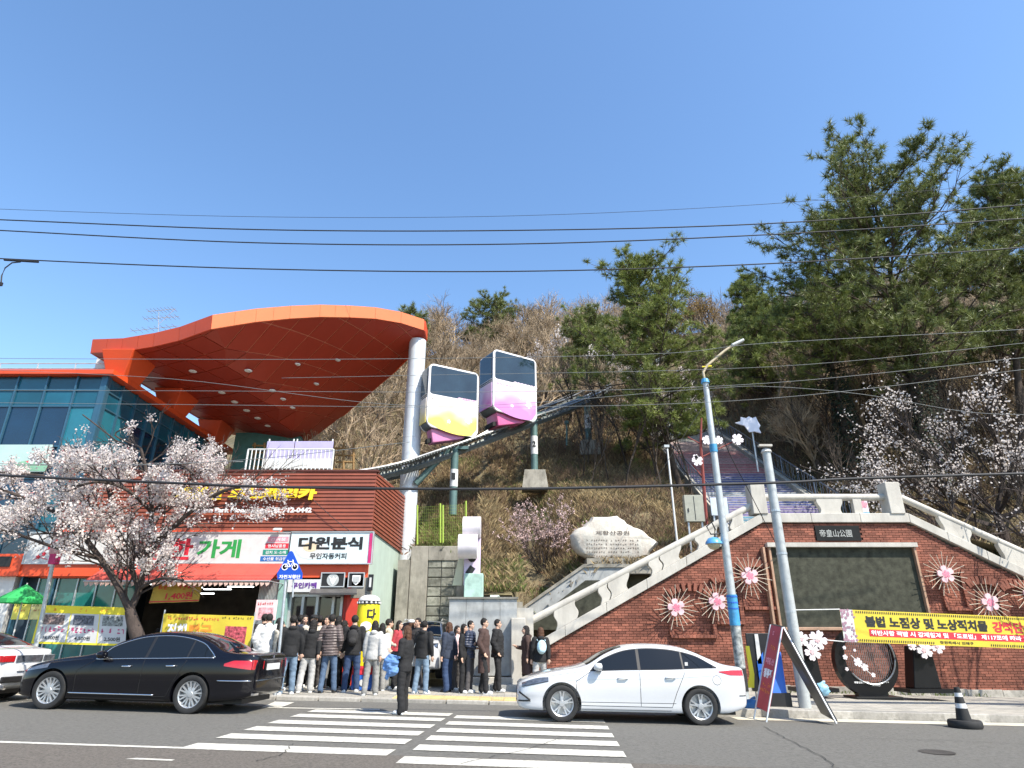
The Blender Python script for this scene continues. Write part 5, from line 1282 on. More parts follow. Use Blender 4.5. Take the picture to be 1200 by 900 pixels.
wr(t, '제황산모노레일', 1001, 798.5, 1018, 801, Yr-.035, 'white', .03); wr(t, '포토존', 1022, 801.5, 1032, 804, Yr-.035, 'white', .03); scr(t, 1034, 798.5, 1042, 800.5, Yr-.035, 'white', 4)
bx0 = at(996,803,Yr).x; MB().bx(bx0, at(1050,803,Yr).x, Yr-.25, Yr+.5, gz(bx0)+HR-.1, gz(bx0)+HR+.06).build('base', gloss, t, bevel=.01)
MB().bx(bx0+.2, bx0+1.0, Yr, Yr+.22, gz(bx0)+HR+.06, c.z-r*.9).build('foot', gloss, t)
def wedge(px_t0, px_t1, px_b0, px_b1, pyt, pyb, Y, lab, flowers):
    a, b, d, e = at(px_t0,pyt,Y), at(px_t1,pyt,Y), at(px_b1,pyb,Y), at(px_b0,pyb,Y)
    t = thing('wedge_stand', lab, 'sculpture', e, 'black wedge stands with blossoms')
    MB().hexa([e, d, b, a], [p+Vector((0,.45,0)) for p in (e, d, b, a)]).build('wedge', gloss, t, bevel=.02)
    MB().bx(e.x-.25, d.x+.3, Y-.2, Y+.6, e.z-.1, e.z+.0).build('base', gloss, t)
    for px, py, r_ in flowers:
        f = thing('x','x','x') if 0 else None
        mb = MB(); blossom(mb, at(px,py,Y-.15), r_, d=.04, rot=px*.7); mb.build('blossom', fb, t)
        mb = MB(); blossom(mb, at(px,py,Y-.195), r_*.3, d=.01, rot=px*.7); mb.build('blossom_centre', petal_p, t)
        MB().tube([at(px,py,Y-.1), a.lerp(b,.5)+Vector((0,.1,-.2))], .015, 5).build('stem', steel, t)
wedge(942,953,944,966,750,806,18.9,'black wedge stand with white blossoms beside the utility pole', ((958,750,.26),(952,764,.23),(939,749,.2)))
wedge(1070,1090,1072,1104,757,807,18.9,'black wedge stand with blossoms under the yellow banner', ((1083,762,.22),(1098,757,.2),(1068,757,.12)))
# traffic cone on a tyre
b = G(1132,853,.0); t = thing('traffic_cone', 'dark traffic cone with two white bands standing in a tyre by the kerb', 'cone', b)
tz = gz(b.x); th_ = .0
MB().lathe([(.20,0),(.42,.0),(.45,.05),(.45,.14),(.42,.19),(.22,.19)], (b.x,b.y,tz), 28).build('tyre', rubber, t, smooth=50)
cone = [(.24,.12),(.185,.42),(.165,.48),(.16,.50),(.135,.62),(.125,.66),(.10,.78),(.095,.82),(.075,.95)]
tz0 = tz
def crr(h): return .205-(h-.15)*.155
for h0, h1, m_, nm in ((.12,.48,rubber,'cone_body'), (.483,.60,sign_white,'reflective_band'), (.603,.76,rubber,'cone_body'), (.763,.86,sign_white,'reflective_band'), (.863,1.0,rubber,'cone_body')):
    MB().lathe([(crr(h0),h0),(crr(h1),h1)], (b.x,b.y,tz), 24).build(nm, m_, t, smooth=50)
t.scale = (.68, .68, .74)
for px, py, lab in ((1151,813,'left red bollard post with a worn white upper half by the brick wall'), (1163,814,'right red bollard post with a worn white upper half by the brick wall')):
    b = G(px, py, HR); tpp = at(px-8.5, 778, b.y); t = thing('bollard', lab, 'bollard', b, 'red bollards by the wall')
    MB().tube([b, b.lerp(Vector((tpp.x,b.y,tpp.z)), .45)], .06, 12).build('lower_tube', mat('bollard_red', (.60,.06,.035), .5, var=.15), t, smooth=50)
    MB().tube([b.lerp(Vector((tpp.x,b.y,tpp.z)), .453), (tpp.x,b.y,tpp.z)], .052, 12).build('upper_tube', mat('bollard_worn', (.40,.24,.17), .6, var=.6, scale=9), t, smooth=50)
    MB().lathe([(.13,0),(.11,.05),(.06,.07)], b, 12).build('foot', mat('bollard_red', (.6,.06,.035), .5), t)
# inflatable yellow column
Y = 19.3; x0, x1, z0, z1 = rect(416, 697, 441, 790, Y); x0 = at(417,740,Y).x; x1 = at(443,740,Y).x
t = thing('inflatable_column', 'yellow inflatable advertising column with black lettering at the shop corner', 'inflatable', ((x0+x1)/2, Y, HL))
cxx, rr = (x0+x1)/2, (x1-x0)/2; zt_ = at(429,697,Y).z; zb_ = HL+gz(cxx)
def seg_(h0, h1, m_, nm, top=False):
    pr = [(rr*(1.0+.03*math.sin(8*k)), h0+(h1-h0)*k/6) for k in range(7)]
    if top: pr = [(rr*math.cos(k*math.pi/12)+.0, h0+(h1-h0)*math.sin(k*math.pi/12)) for k in range(7)]
    MB().lathe(pr, (cxx,Y,0), 24).build(nm, m_, t, smooth=50)
seg_(zt_-.17, zt_, sign_white, 'dome', True); seg_(zt_-.27, zt_-.173, ln_['black'], 'film_band'); seg_(zb_+.62, zt_-.273, mat('inflatable_yellow', (.82,.66,.02), .35, var=.06, scale=2), 'tube'); seg_(zb_+.40, zb_+.617, ln_['red'], 'red_band'); seg_(zb_+.02, zb_+.397, blue_p, 'blue_band')
mb = MB()
for i in range(16): a = i*math.pi/8; mb.box((cxx+rr*1.02*math.cos(a), Y+rr*1.02*math.sin(a), zt_-.22), (.05,.05,.05), rz=a)
mb.build('film_holes', sign_white, t)
def cyl_text(s, ang, zlo, w, h, col, bold=.04):
    tmp = MB(); text(tmp, s, (0,0,0), UX, UZ, w, h, bold)
    tmp.v = [(cxx+(rr*1.035)*math.sin(ang+p[0]/rr), Y-(rr*1.035)*math.cos(ang+p[0]/rr), zlo+p[2]) for p in tmp.v]; tmp.build('lettering', ln_[col], t)
for i, ch in enumerate('다원'): cyl_text(ch, .1, zt_-.72-i*.75, .26, .34, 'black', .05)
cyl_text('분식', .15, zt_-1.9, .3, .2, 'black', .05)
mb = MB(); mb.prism([(.16*math.cos(a*.5),.12*math.sin(a*.5)) for a in range(12)], (cxx+.03,Y-rr*1.045,zt_-.85), UX, UZ, (0,.004,0)); mb.build('white_print', ln_['white'], t)
mb = MB(); mb.lathe([(.07,0),(.09,.02),(.05,.02)], (cxx+.05,Y-rr*1.08,zb_+.2), 12, axis='Y'); mb.build('tie_ring', sign_white, t)
# ================================================================ art tree with blossom lights, white cut-out
Ya_ = 27; t = thing('art_tree', 'rust red metal art tree with white blossom lights beside the stair', 'sculpture', at(832,610,Ya_))
rd = mat('rust_red', (.22,.05,.04), .6, var=.3)
MB().tube([at(830,640,Ya_), at(824,560,Ya_), at(821,520,Ya_), at(822,490,Ya_)], [.08,.07,.06,.04], 6).build('trunk', rd, t)
for a, b in (((824,535),(868,513)), ((821,520),(806,512)), ((824,560),(812,545))): MB().tube([at(*a,Ya_), at(*b,Ya_)], .03, 5).build('branch', rd, t)
for px, py, r_ in ((828,516,.22),(842,516,.2),(864,515,.27),(817,540,.25),(815,536,.14)):
    mb = MB(); blossom(mb, at(px,py,Ya_-.1), r_, d=.05, rot=px); mb.build('blossom_light', fb, t)
Yg_ = 30; c = at(879,497,Yg_); t = thing('white_cutout', 'white rounded cut-out figure on a thin post above the stair railing', 'cut-out', c)
o_ = [(-.9,.1),(-.55,.2),(-.5,.5),(-.2,.42),(.0,.55),(.2,.42),(.42,.52),(.5,.2),(.62,-.1),(.5,-.3),(.6,-.62),(.2,-.5),(-.1,-.55),(-.35,-.1),(-.6,-.02)]
MB().xz([(c.x+a*.82, c.z+b*.75) for a, b in o_], Yg_, Yg_+.08).build('panel', mat('cutout_white', (.66,.68,.78), .5, var=.06), t); MB().tube([(c.x+.1,Yg_+.12,c.z-2.4), (c.x+.1,Yg_+.12,c.z)], .04, 6).build('post', steel, t)
# ================================================================ overhead wires
wire_m = mat('cable_black', (.02,.02,.022), .6, var=0); wire_g = mat('cable_grey', (.16,.17,.17), .5, var=0)
def wire(pts, Ys_, r_, lab, m_=None, grp='overhead cables'):
    P = [at(px, py, y) for (px, py), y in zip(pts, Ys_)]
    P = catmull(P, 8); o_ = MB().tube(P, r_, 5).build('overhead_cable', m_ or wire_m, smooth=True); tag(o_, lab, 'cable', grp)
wire([(-150,252),(0,257.5),(300,269),(600,270),(900,262),(1200,240),(1330,226)], [15]*7, .018, 'thick cable second from the top across the sky')
wire([(-150,262),(0,270),(300,284.5),(600,286),(900,275),(1200,256),(1330,243)], [15]*7, .018, 'thick cable third from the top across the sky')
wire([(-150,292),(0,303),(300,315),(600,318),(900,309),(1200,290),(1330,277)], [15]*7, .018, 'thick cable lowest of those against the open sky')
wire([(-150,238),(0,245),(300,254),(600,253),(900,239),(1200,213)], [22]*6, .009, 'thin topmost cable across the sky')
wire([(-100,419),(0,420),(400,421),(760,415),(900,402),(1200,386)], [14]*6, .0065, 'thin cable crossing the orange canopy high up', wire_g)
wire([(330,443),(480,440),(900,430),(1200,402)], [14]*4, .0055, 'thin cable crossing the monorail cabins', wire_g)
wire([(-100,457),(200,458),(600,459),(900,449),(1200,419)], [14]*5, .006, 'thin cable crossing the canopy and pines', wire_g)
wire([(-100,471),(200,474),(600,477),(900,467),(1200,433)], [14]*5, .006, 'thin cable at the height of the cabin sides', wire_g)
wire([(-100,430),(200,444),(500,476),(820,456),(900,453),(1010,462),(1128,482),(1200,486)], [14]*8, .006, 'thin sagging cable running behind the lamp pole', wire_g)
wire([(-120,548),(0,557),(200,566),(330,571),(600,573),(900,566),(1000,561),(1200,555),(1330,552)], [13]*9, .030, 'thick black twisted cable low across the whole picture')
wire([(-100,541),(100,545),(215,543),(320,536),(480,518)], [15]*5, .008, 'thin cable in front of the platform railing', wire_g)
wire([(-60,545),(60,545),(285,541)], [20]*3, .012, 'cable across the glass building facade', wire_g)
wire([(829,450),(850,520),(880,580),(916,650)], [16.2,17,18.5,20.9], .012, 'cable slanting down from the lamp pole to the brick wall')
wire([(366,585),(400,615),(436,640)], [20.85]*3, .01, 'loose cable sagging on the brown boards')
wire([(828,470),(805,505),(770,560),(740,610)], [16.3,20,23,25], .008, 'thin guy wire left of the lamp pole', wire_g)
t = thing('pole_bracket', 'small curved metal bracket hanging from the cable at the left edge of the sky', 'bracket', at(10,310,15))
MB().tube([at(24,307,15), at(14,308,15), at(6,314,15), at(2,323,15), at(1,334,15)], .018, 6).build('hook', wire_m, t); MB().box(at(0,333,15), (.12,.06,.1)).build('clamp', wire_m, t); MB().tube([at(5,304.5,15), at(45,307,15)], .03, 6).build('sleeve', wire_m, t)
# ================================================================ cars
def evald(o):
    bpy.context.view_layer.update(); dg = bpy.context.evaluated_depsgraph_get()
    return bpy.data.meshes.new_from_object(o.evaluated_get(dg))
class CarShape:
    def __init__(s, st):
        s.st = np.array(st); s.L = st[-1][0]
    def par(s, x):
        st = s.st; i = int(np.clip(np.searchsorted(st[:,0], x)-1, 0, len(st)-2))
        t = (x-st[i,0])/(st[i+1,0]-st[i,0]); t = min(1, max(0, t))
        def tan(k):
            a = max(0, k-1); b = min(len(st)-1, k+1); return (st[b,1:]-st[a,1:])/(st[b,0]-st[a,0])
        h = st[i+1,0]-st[i,0]; m0, m1 = tan(i)*h, tan(i+1)*h; p0, p1 = st[i,1:], st[i+1,1:]
        return (2*t**3-3*t**2+1)*p0+(t**3-2*t**2+t)*m0+(-2*t**3+3*t**2)*p1+(t**3-t**2)*m1
    def section(s, x):
        zb, zbelt, zt, w, wr, zr = s.par(x)
        c = [(w*.55, zb-.01), (w*.90, zb), (w*.975, zb+.06), (w*.985, zb+.2), (w*1.0, zb+(zbelt-zb)*.58), (w*.985, zbelt-.10), (w*.955, zbelt-.015), (w*.935, zbelt+.01)]
        c += [(wr+(w*.935-wr)*.5, zbelt+(zr-zbelt)*.54), (wr, zr), (wr*.86, zr+(zt-zr)*.55), (wr*.5, zr+(zt-zr)*.93), (0, zt)]
        P = [Vector((a, b, 0)) for a, b in c]; o = []
        for i in range(len(P)-1):
            p0, p1, p2, p3 = P[max(0,i-1)], P[i], P[i+1], P[min(len(P)-1,i+2)]
            for j in range(3):
                t = j/3; q = .5*((2*p1)+(-p0+p2)*t+(2*p0-5*p1+4*p2-p3)*t*t+(-p0+3*p1-3*p2+p3)*t**3); o.append((q.x, q.y))
        o.append(tuple(P[-1][:2])); return o
    def y(s, x, z):
        sec = s.section(x); a = sec[3:28]; zs = [p[1] for p in a]; ys = [p[0] for p in a]
        return float(np.interp(z, zs, ys))
    def ztop(s, x, y):
        sec = s.section(x)[24:][::-1]; return float(np.interp(abs(y), [p[0] for p in sec], [p[1] for p in sec]))
def make_car(name, label, loc, rz, st, wheels, wr_, paint, spec, cat='car'):
    S_ = CarShape(st); L = S_.L
    t = thing(name, label, cat, (0,0,0)); M = MB(); NX = 84
    xs = sorted(set([round(L*i/NX, 4) for i in range(NX+1)] + [.01, .03, L-.01, L-.03]))
    vs = []; n = None
    for x in xs:
        sec = S_.section(x); ring = [(x, -a, b) for a, b in sec] + [(x, a, b) for a, b in sec[::-1][1:]]
        n = len(ring); vs += ring
    fs = [(i*n+j, i*n+(j+1) % n, (i+1)*n+(j+1) % n, (i+1)*n+j) for i in range(len(xs)-1) for j in range(n)]
    fs += [tuple(range(n-1,-1,-1)), tuple(range((len(xs)-1)*n, len(xs)*n))]
    M.add(vs, fs); me = M.mesh('body', paint); o = bpy.data.objects.new('tmp', me); C.objects.link(o)
    cut = MB(); W2 = max(r[4] for r in st)
    for wx in wheels:
        for sd in (-1, 1):
            cut.lathe([(wr_+.055, sd*(W2-.30)), (wr_+.055, sd*(W2+.3))], (wx, 0, wr_), 40, axis='Y')
    co = cut.build('tmpc', dark); b = o.modifiers.new('b', 'BOOLEAN'); b.object = co; b.operation = 'DIFFERENCE'; b.solver = 'EXACT'
    me2 = evald(o); bpy.data.objects.remove(o); bpy.data.objects.remove(co); me2.name = 'body'
    me2.materials.clear(); me2.materials.append(paint)
    me2.polygons.foreach_set('material_index', [0]*len(me2.polygons)); me2.polygons.foreach_set('use_smooth', [True]*len(me2.polygons)); me2.set_sharp_from_angle(angle=rad(32))
    link('body', me2, t)
    glass_m = mat('car_glass', (.008,.011,.015), .05, var=0, spec=.35); trim = mat('car_trim', (.015,.015,.016), .45, var=.05); seam_m = mat('panel_gap', (.01,.01,.01), .8, var=0)
    def patch(nm, xs_, lo, hi, lift, m, rows=5, sides=(-1, 1), par=None, thick=.0):
        for sd in sides:
            mb = MB(); k = len(xs_); vv = []
            for x in xs_:
                for r in range(rows+1):
                    z = lo(x)+(hi(x)-lo(x))*r/rows; vv.append((x, sd*(S_.y(x, z)+lift), z))
            ff = [(i*(rows+1)+r, (i+1)*(rows+1)+r, (i+1)*(rows+1)+r+1, i*(rows+1)+r+1) for i in range(k-1) for r in range(rows)]
            mb.add(vv, ff); o_ = mb.build(nm, m, par or t, smooth=True)
    def top_patch(nm, x0, x1, yf0, yf1, lift, m, k=10):
        mb = MB(); vv = []; 
        for i in range(k+1):
            x = x0+(x1-x0)*i/k; wv = S_.par(x)[4]
            for j in range(11):
                y = -wv*yf0+2*wv*yf0*j/10 if i else -wv*yf1+2*wv*yf1*j/10
                y = (-1+2*j/10)*wv*(yf0+(yf1-yf0)*i/k); vv.append((x, y, S_.ztop(x, y)+lift))
        ff = [(i*11+j, i*11+j+1, (i+1)*11+j+1, (i+1)*11+j) for i in range(k) for j in range(10)]
        mb.add(vv, ff); mb.build(nm, m, t, smooth=True)
    def line_(nm, pts, r, m, lift=.001, sides=(-1, 1), n=5):
        for sd in sides:
            P = []
            for (x0, z0), (x1, z1) in zip(pts, pts[1:]):
                kk = max(2, int(math.hypot(x1-x0, z1-z0)/.06))
                P += [(x0+(x1-x0)*i/kk, z0+(z1-z0)*i/kk) for i in range(kk)]
            P.append(pts[-1]); MB().tube([(x, sd*(S_.y(x, z)+lift), z) for x, z in P], r, n).build(nm, m, t, smooth=True)
    sp_ = spec
    rl_z = lambda x: S_.par(x)[5]; bl_z = lambda x: S_.par(x)[1]
    # glasshouse
    x0, xb, x1, xq = sp_['gx']                # front corner, B pillar, rear door edge, quarter end
    def top_(x):
        a = rl_z(x)-.045
        return min(a, bl_z(x)+.03+(x-x0)*1.0) if x < xb else min(a, bl_z(x)+.03+(xq-x)*sp_.get('qs', .75))
    def bot(x): return bl_z(x)+.018
    rng = lambda a, b, k: [a+(b-a)*i/k for i in range(k+1)]
    patch('window_frame', rng(x0-.03, xq+.03, 40), lambda x: bot(x)-.012, lambda x: max(bot(x)-.01, top_(x)+.014), .003, sp_.get('frame', trim), 4)
    for a, b_, nm in ((x0+.02, xb-.03, 'front_window'), (xb+.03, x1-.02, 'rear_window'), (x1+.015, xq-.05, 'quarter_window')):
        patch(nm, rng(a, b_, 16), bot, lambda x: max(bot(x)+.002, top_(x)), .006, glass_m, 4)
    if 'chrome' in sp_:
        pts = [(x0-.04, bot(x0)-.012)] + [(x, top_(x)+.018) for x in rng(x0+.02, xq-.03, 30)] + [(xq+.02, bot(xq)+.0)]
        line_('window_chrome', pts, .009, chrome, .007); line_('belt_chrome', [(x, bot(x)-.012) for x in rng(x0-.04, xq+.02, 12)], .009, chrome, .007)
    top_patch('windshield', sp_['ws'][0], sp_['ws'][1], .93, .90, .004, glass_m); top_patch('rear_windshield', sp_['rs'][0], sp_['rs'][1], .88, .86, .004, glass_m)
    # seams
    xd0, zlow = sp_['d0'], sp_.get('zl', .30)
    line_('door_seam', [(x0-.02, bot(x0)-.02), (xd0, .72), (xd0+.02, zlow), (xb+.0, zlow), (xb, bot(xb)-.02)], .0045, seam_m)
    line_('door_seam', [(xb+.01, zlow), (x1-.28, zlow), (x1-.18, .55), (x1+.02, bot(x1)-.05)], .0045, seam_m)
    line_('sill_seam', [(xd0-.02, zlow-.06), (x1-.3, zlow-.06)], .004, seam_m)
    if 'hood' in sp_: line_('hood_seam', [(sp_['hood'][0], bl_z(sp_['hood'][0])+.015), (sp_['hood'][1], bl_z(sp_['hood'][1])+.02)], .004, seam_m)
    for hx in (xb-.34, x1-.28):
        hz = bl_z(hx)-.14
        for sd in (-1, 1):
            y = S_.y(hx, hz); MB().tube([(hx-.10, sd*(y+.005), hz), (hx-.07, sd*(y+.035), hz+.005), (hx+.07, sd*(y+.035), hz+.008), (hx+.10, sd*(y+.005), hz+.008)], .016, 8).build('door_handle', sp_.get('handle', paint), t, smooth=True)
            MB().lathe([(.0,0),(.05,.0),(.055,.002)], (hx, sd*(y-.002), hz), 14, axis='Y').build('handle_recess', seam_m, t) if 0 else None
    for sd in (-1, 1):                       # mirrors
        y = S_.y(x0+.12, bl_z(x0)+.03); c = Vector((x0+.14, sd*(y+.12), bl_z(x0)+.09)); mb = MB()
        mb.lathe([(.0,-.10),(.05,-.095),(.082,-.05),(.088,.0),(.08,.05),(.06,.06),(.0,.06)], (0,0,0), 14, axis='X'); mb.v = [(c.x+v[0], c.y+v[1]*1.25, c.z+v[2]*.85) for v in mb.v]
        mb.build('mirror', sp_.get('mirror', paint), t, smooth=50); MB().box((c.x+.02, sd*(y+.03), c.z-.055), (.1,.12,.03)).build('mirror_stalk', trim, t)
    # lights
    def quad_patch(nm, xa, xb_, lo, hi, m, lift=.006, rows=4, sides=(-1,1), k=12): patch(nm, rng(xa, xb_, k), lo, hi, lift, m, rows, sides)
    sp_['extra'](t, S_, quad_patch, line_, top_patch, dict(glass=glass_m, trim=trim, seam=seam_m, paint=paint), rng)
    # wheels
    rim = sp_['rim']; W_ = W2
    for wx in wheels:
        for sd in (-1, 1):
            tx = MB(); r = wr_; w0, w1 = W_-.24, W_-.015
            pr = [(r*.66, w0), (r*.93, w0), (r, w0+.03), (r, w1-.03), (r*.965, w1-.006), (r*.90, w1), (r*.72, w1-.008), (r*.68, w1-.02), (r*.68, w0+.05)]
            tx.lathe([(a, sd*b_) for a, b_ in pr], (wx, 0, r), 44, axis='Y'); wh = tx.build('wheel', rubber, t, smooth=40)
            MB().lathe([(r*.60, sd*(w1-.12)), (r*.645, sd*(w1-.025)), (r*.70, sd*(w1-.012)), (r*.71, sd*(w1-.03)), (r*.69, sd*(w0+.02)), (r*.60, sd*(w0+.02))], (wx, 0, r), 40, axis='Y').build('rim', rim, wh, smooth=40)
            MB().lathe([(.0, sd*(w1-.14)), (r*.61, sd*(w1-.14)), (r*.61, sd*(w1-.13)), (.0, sd*(w1-.13))], (wx, 0, r), 28, axis='Y').build('brake_disc', mat('brake_disc', (.012,.012,.012), .8), wh)
            ns = sp_['spokes']; mb = MB()
            for i in range(ns):
                a0 = 2*math.pi*i/ns+.3
                for da in ((-.13, .13) if sp_.get('double') else (0,)):
                    e = []
                    for rr, wd, dp in ((.05, .020, .022), (r*.38, .014, .028), (r*.66, sp_.get('sw', .024)*.62, .018)):
                        a = a0+da*(.7+rr/r); ca, sa = math.cos(a), math.sin(a); px_, pz_ = rr*ca, rr*sa; tx_, tz_ = -sa*wd, ca*wd
                        e.append(((px_-tx_, pz_-tz_), (px_+tx_, pz_+tz_), dp))
                    for (a1, b1, d1), (a2, b2, d2) in zip(e, e[1:]):
                        f = lambda p, dd: (wx+p[0], sd*(w1-dd), r+p[1])
                        mb.hexa([f(a1, d1), f(b1, d1), f(b1, d1+.035), f(a1, d1+.035)], [f(a2, d2), f(b2, d2), f(b2, d2+.035), f(a2, d2+.035)])
            mb.lathe([(.0, sd*(w1-.012)), (.05, sd*(w1-.014)), (.062, sd*(w1-.03)), (.062, sd*(w1-.09))], (wx, 0, r), 18, axis='Y'); mb.build('spokes', rim, wh, kind='stuff')
    # underbody and wheel wells
    MB().bx(.25, L-.25, -W_+.30, W_-.30, .17, .42).build('underbody', trim, t)
    t.location = loc; t.rotation_euler = (0, math.atan(KS), rz)
    return t
white_paint = mat('car_paint_white', (.54,.55,.56), .22, var=.02, coat=1, dirt=.05, dcol=(.4,.38,.35)); black_paint = mat('car_paint_black', (.003,.003,.005), .16, var=0, coat=.35, spec=.3)
tail_red = mat('tail_lamp', (.42,.008,.012), .12, var=.2, scale=12, coat=1); lens = mat('lamp_lens', (.16,.17,.19), .06, var=.5, scale=14, coat=1, metal=.5); alloy = mat('alloy', (.45,.46,.47), .35, metal=.6, var=.05)
E_ = [(0,.30,.56,.63,.55,.45,.61),(.05,.24,.60,.68,.68,.55,.66),(.18,.20,.66,.745,.78,.66,.72),(.45,.19,.75,.84,.855,.72,.81),(.85,.19,.825,.925,.89,.75,.89),(1.2,.19,.875,.985,.90,.77,.945),
      (1.42,.19,.90,1.06,.90,.755,1.01),(1.75,.19,.915,1.25,.90,.68,1.19),(2.1,.19,.93,1.385,.90,.61,1.32),(2.45,.19,.94,1.435,.90,.585,1.375),(2.8,.19,.95,1.445,.90,.58,1.385),(3.15,.19,.965,1.425,.90,.58,1.36),
      (3.5,.19,.985,1.355,.90,.60,1.29),(3.85,.20,1.0,1.215,.89,.66,1.16),(4.1,.21,1.005,1.11,.875,.71,1.075),(4.3,.25,.99,1.065,.84,.73,1.045),(4.46,.30,.95,1.045,.78,.70,1.025),(4.54,.36,.90,1.0,.68,.60,.985),(4.57,.42,.86,.95,.58,.5,.94)]
def ex_white(t, S_, qp, ln, tp, m, rng):
    qp('headlamp', .10, .62, lambda x: .60+(x-.1)*.20, lambda x: .665+(x-.1)*.23+.03*math.sin(max(0,(x-.1))*6), lens)
    ln('headlamp_edge', [(.10,.60),(.35,.655),(.62,.715)], .006, m['trim'], .008)
    qp('tail_lamp', 3.98, 4.50, lambda x: .885+(4.5-x)*.02 + max(0,(4.2-x))*.22, lambda x: .985-max(0,(4.25-x))*.10, tail_red)
    ln('fog_trim', [(.05,.50),(.24,.385),(.27,.36),(.04,.345)], .018, m['trim'], .0)
    qp('rear_bumper_gap', 4.36, 4.52, lambda x: .52, lambda x: .535, m['trim'])
    ln('character_line', [(1.0,.74),(2.0,.785),(3.0,.81),(3.9,.88)], .003, m['paint'], .002)
    ln('fuel_flap', [(3.93+.085*math.cos(a*.524), .80+.085*math.sin(a*.524)) for a in range(13)], .003, m['seam'], .001, (-1,))
    ln('lower_crease', [(1.15,.36),(3.1,.37)], .004, m['seam'], .0)
    MB().bx(-.012, .0, -.45, .45, .34, .56).build('grille', m['trim'], t); MB().bx(4.575, 4.59, -.26, .26, .62, .73).build('number_plate', sign_white, t)
    y = S_.y(3.37, 1.05); MB().bx(3.34, 3.40, -y-.008, -y-.003, 1.03, 1.11).build('window_sticker', sign_white, t)
    MB().hexa([(3.75,-.02,1.22),(3.95,-.02,1.16),(3.95,.02,1.16),(3.75,.02,1.22)], [(3.88,-.01,1.33),(3.97,-.01,1.30),(3.97,.01,1.30),(3.88,.01,1.33)]).build('fin_antenna', m['paint'], t) if 0 else None
YWc = 13.30
xr = at(826,840,13.0).x
pw = G(656,846.5,0); pr_ = G(826.5,850.5,0); dirw = (pr_-pw); an = math.atan2(dirw.y, dirw.x)
scale_w = 2.70/Vector((dirw.x, dirw.y)).length
print('white wheelbase px->m', dirw.length, math.degrees(an), pw, pr_)
def place(pw, pr_, wx0, wx1, halfw):
    d = Vector((pr_.x-pw.x, pr_.y-pw.y, 0)).normalized(); mid = (Vector(pw)+Vector(pr_))/2; n_ = Vector((-d.y, d.x, 0))
    o = mid + n_*(halfw-.02) - d*(wx0+wx1)/2; o.z = gz(o.x); return o, math.atan2(d.y, d.x)
o_, rz_w = place(pw, pr_, .88, 3.58, .9)
spec_w = dict(gx=(1.47,2.42,3.30,3.93), ws=(1.38,2.12), rs=(3.45,4.08), d0=1.16, zl=.30, rim=alloy, spokes=5, double=True, sw=.022, extra=ex_white, hood=(.62,1.42), qs=.62)
make_car('white_car', 'white four-door sedan parked in front of the brick wall', o_, rz_w, E_, (.88, 3.58), .325, white_paint, spec_w)
G_ = [(0,.30,.60,.70,.58,.48,.67),(.05,.25,.65,.75,.72,.58,.73),(.2,.22,.70,.80,.82,.68,.78),(.5,.20,.78,.88,.90,.76,.85),(.9,.20,.85,.955,.93,.79,.92),(1.35,.20,.90,1.01,.94,.80,.975),
      (1.65,.20,.92,1.10,.94,.78,1.05),(2.0,.20,.935,1.29,.94,.71,1.23),(2.4,.20,.95,1.43,.94,.64,1.365),(2.75,.20,.96,1.475,.94,.62,1.41),(3.15,.20,.97,1.48,.94,.615,1.415),(3.55,.20,.985,1.43,.94,.63,1.36),
      (3.9,.20,.995,1.31,.935,.67,1.25),(4.2,.22,1.0,1.17,.93,.73,1.13),(4.5,.24,.995,1.11,.91,.77,1.085),(4.75,.27,.98,1.10,.86,.76,1.075),(4.90,.32,.95,1.08,.78,.70,1.06),(4.96,.37,.92,1.04,.70,.62,1.03),(4.98,.42,.88,.98,.62,.55,.97)]
def ex_black(t, S_, qp, ln, tp, m, rng):
    qp('headlamp', .10, .70, lambda x: .66+(x-.1)*.16, lambda x: .72+(x-.1)*.20, lens)
    qp('tail_lamp', 4.38, 4.93, lambda x: .80+(4.9-x)*.12, lambda x: .965-(max(0, 4.55-x))*.35, tail_red)
    ln('side_chrome', [(1.28,.315),(3.05,.315)], .014, chrome, .006, n=6); ln('bumper_chrome', [(4.30,.60),(4.6,.60),(4.92,.60)], .012, chrome, .006, n=6)
    MB().bx(4.978, 4.995, -.72, .72, .80, .95).build('rear_tail_lamp_bar', tail_red, t) if 0 else None
    for s in (-1, 1):
        MB().hexa([(4.93,s*.80,.80),(4.985,s*.42,.80),(4.985,s*.42,.96),(4.93,s*.78,.98)], [(4.90,s*.80,.80),(4.95,s*.42,.80),(4.95,s*.42,.96),(4.90,s*.78,.98)]).build('rear_tail_lamp', tail_red, t, bevel=.01)
        MB().bx(4.93, 5.0, s*.62-.09, s*.62+.09, .335, .375).build('exhaust', chrome, t)
    MB().bx(4.97, 5.0, -.68, .68, .595, .615).build('bumper_chrome', chrome, t); MB().bx(4.985, 5.0, -.3, .3, .78, .90).build('number_plate', sign_white, t); MB().bx(4.97, 4.998, -.42, .42, .97, .985).build('boot_chrome', chrome, t)
    MB().hexa([(3.95,-.02,1.30),(4.2,-.02,1.19),(4.2,.02,1.19),(3.95,.02,1.30)], [(4.12,-.01,1.27),(4.2,-.01,1.26),(4.2,.01,1.26),(4.12,.01,1.27)]).build('fin_antenna', m['paint'], t)
    MB().lathe([(0,0),(.035,0),(.035,.004),(0,.006)], (4.975,0,1.02), 12, axis='X').build('badge', chrome, t)
pb_, pr2 = G(50,831.5,0), G(218,837,0)
print('black', (pr2-pb_).length, pb_, pr2)
ob, rz_b = place(pb_, pr2, .85, 3.79, .94)
spec_b = dict(gx=(1.72,2.72,3.58,4.12), ws=(1.60,2.42), rs=(3.62,4.45), d0=1.36, zl=.29, rim=alloy, spokes=9, double=False, sw=.020, extra=ex_black, chrome=1, handle=chrome, mirror=black_paint, hood=(.7,1.6), qs=.70)
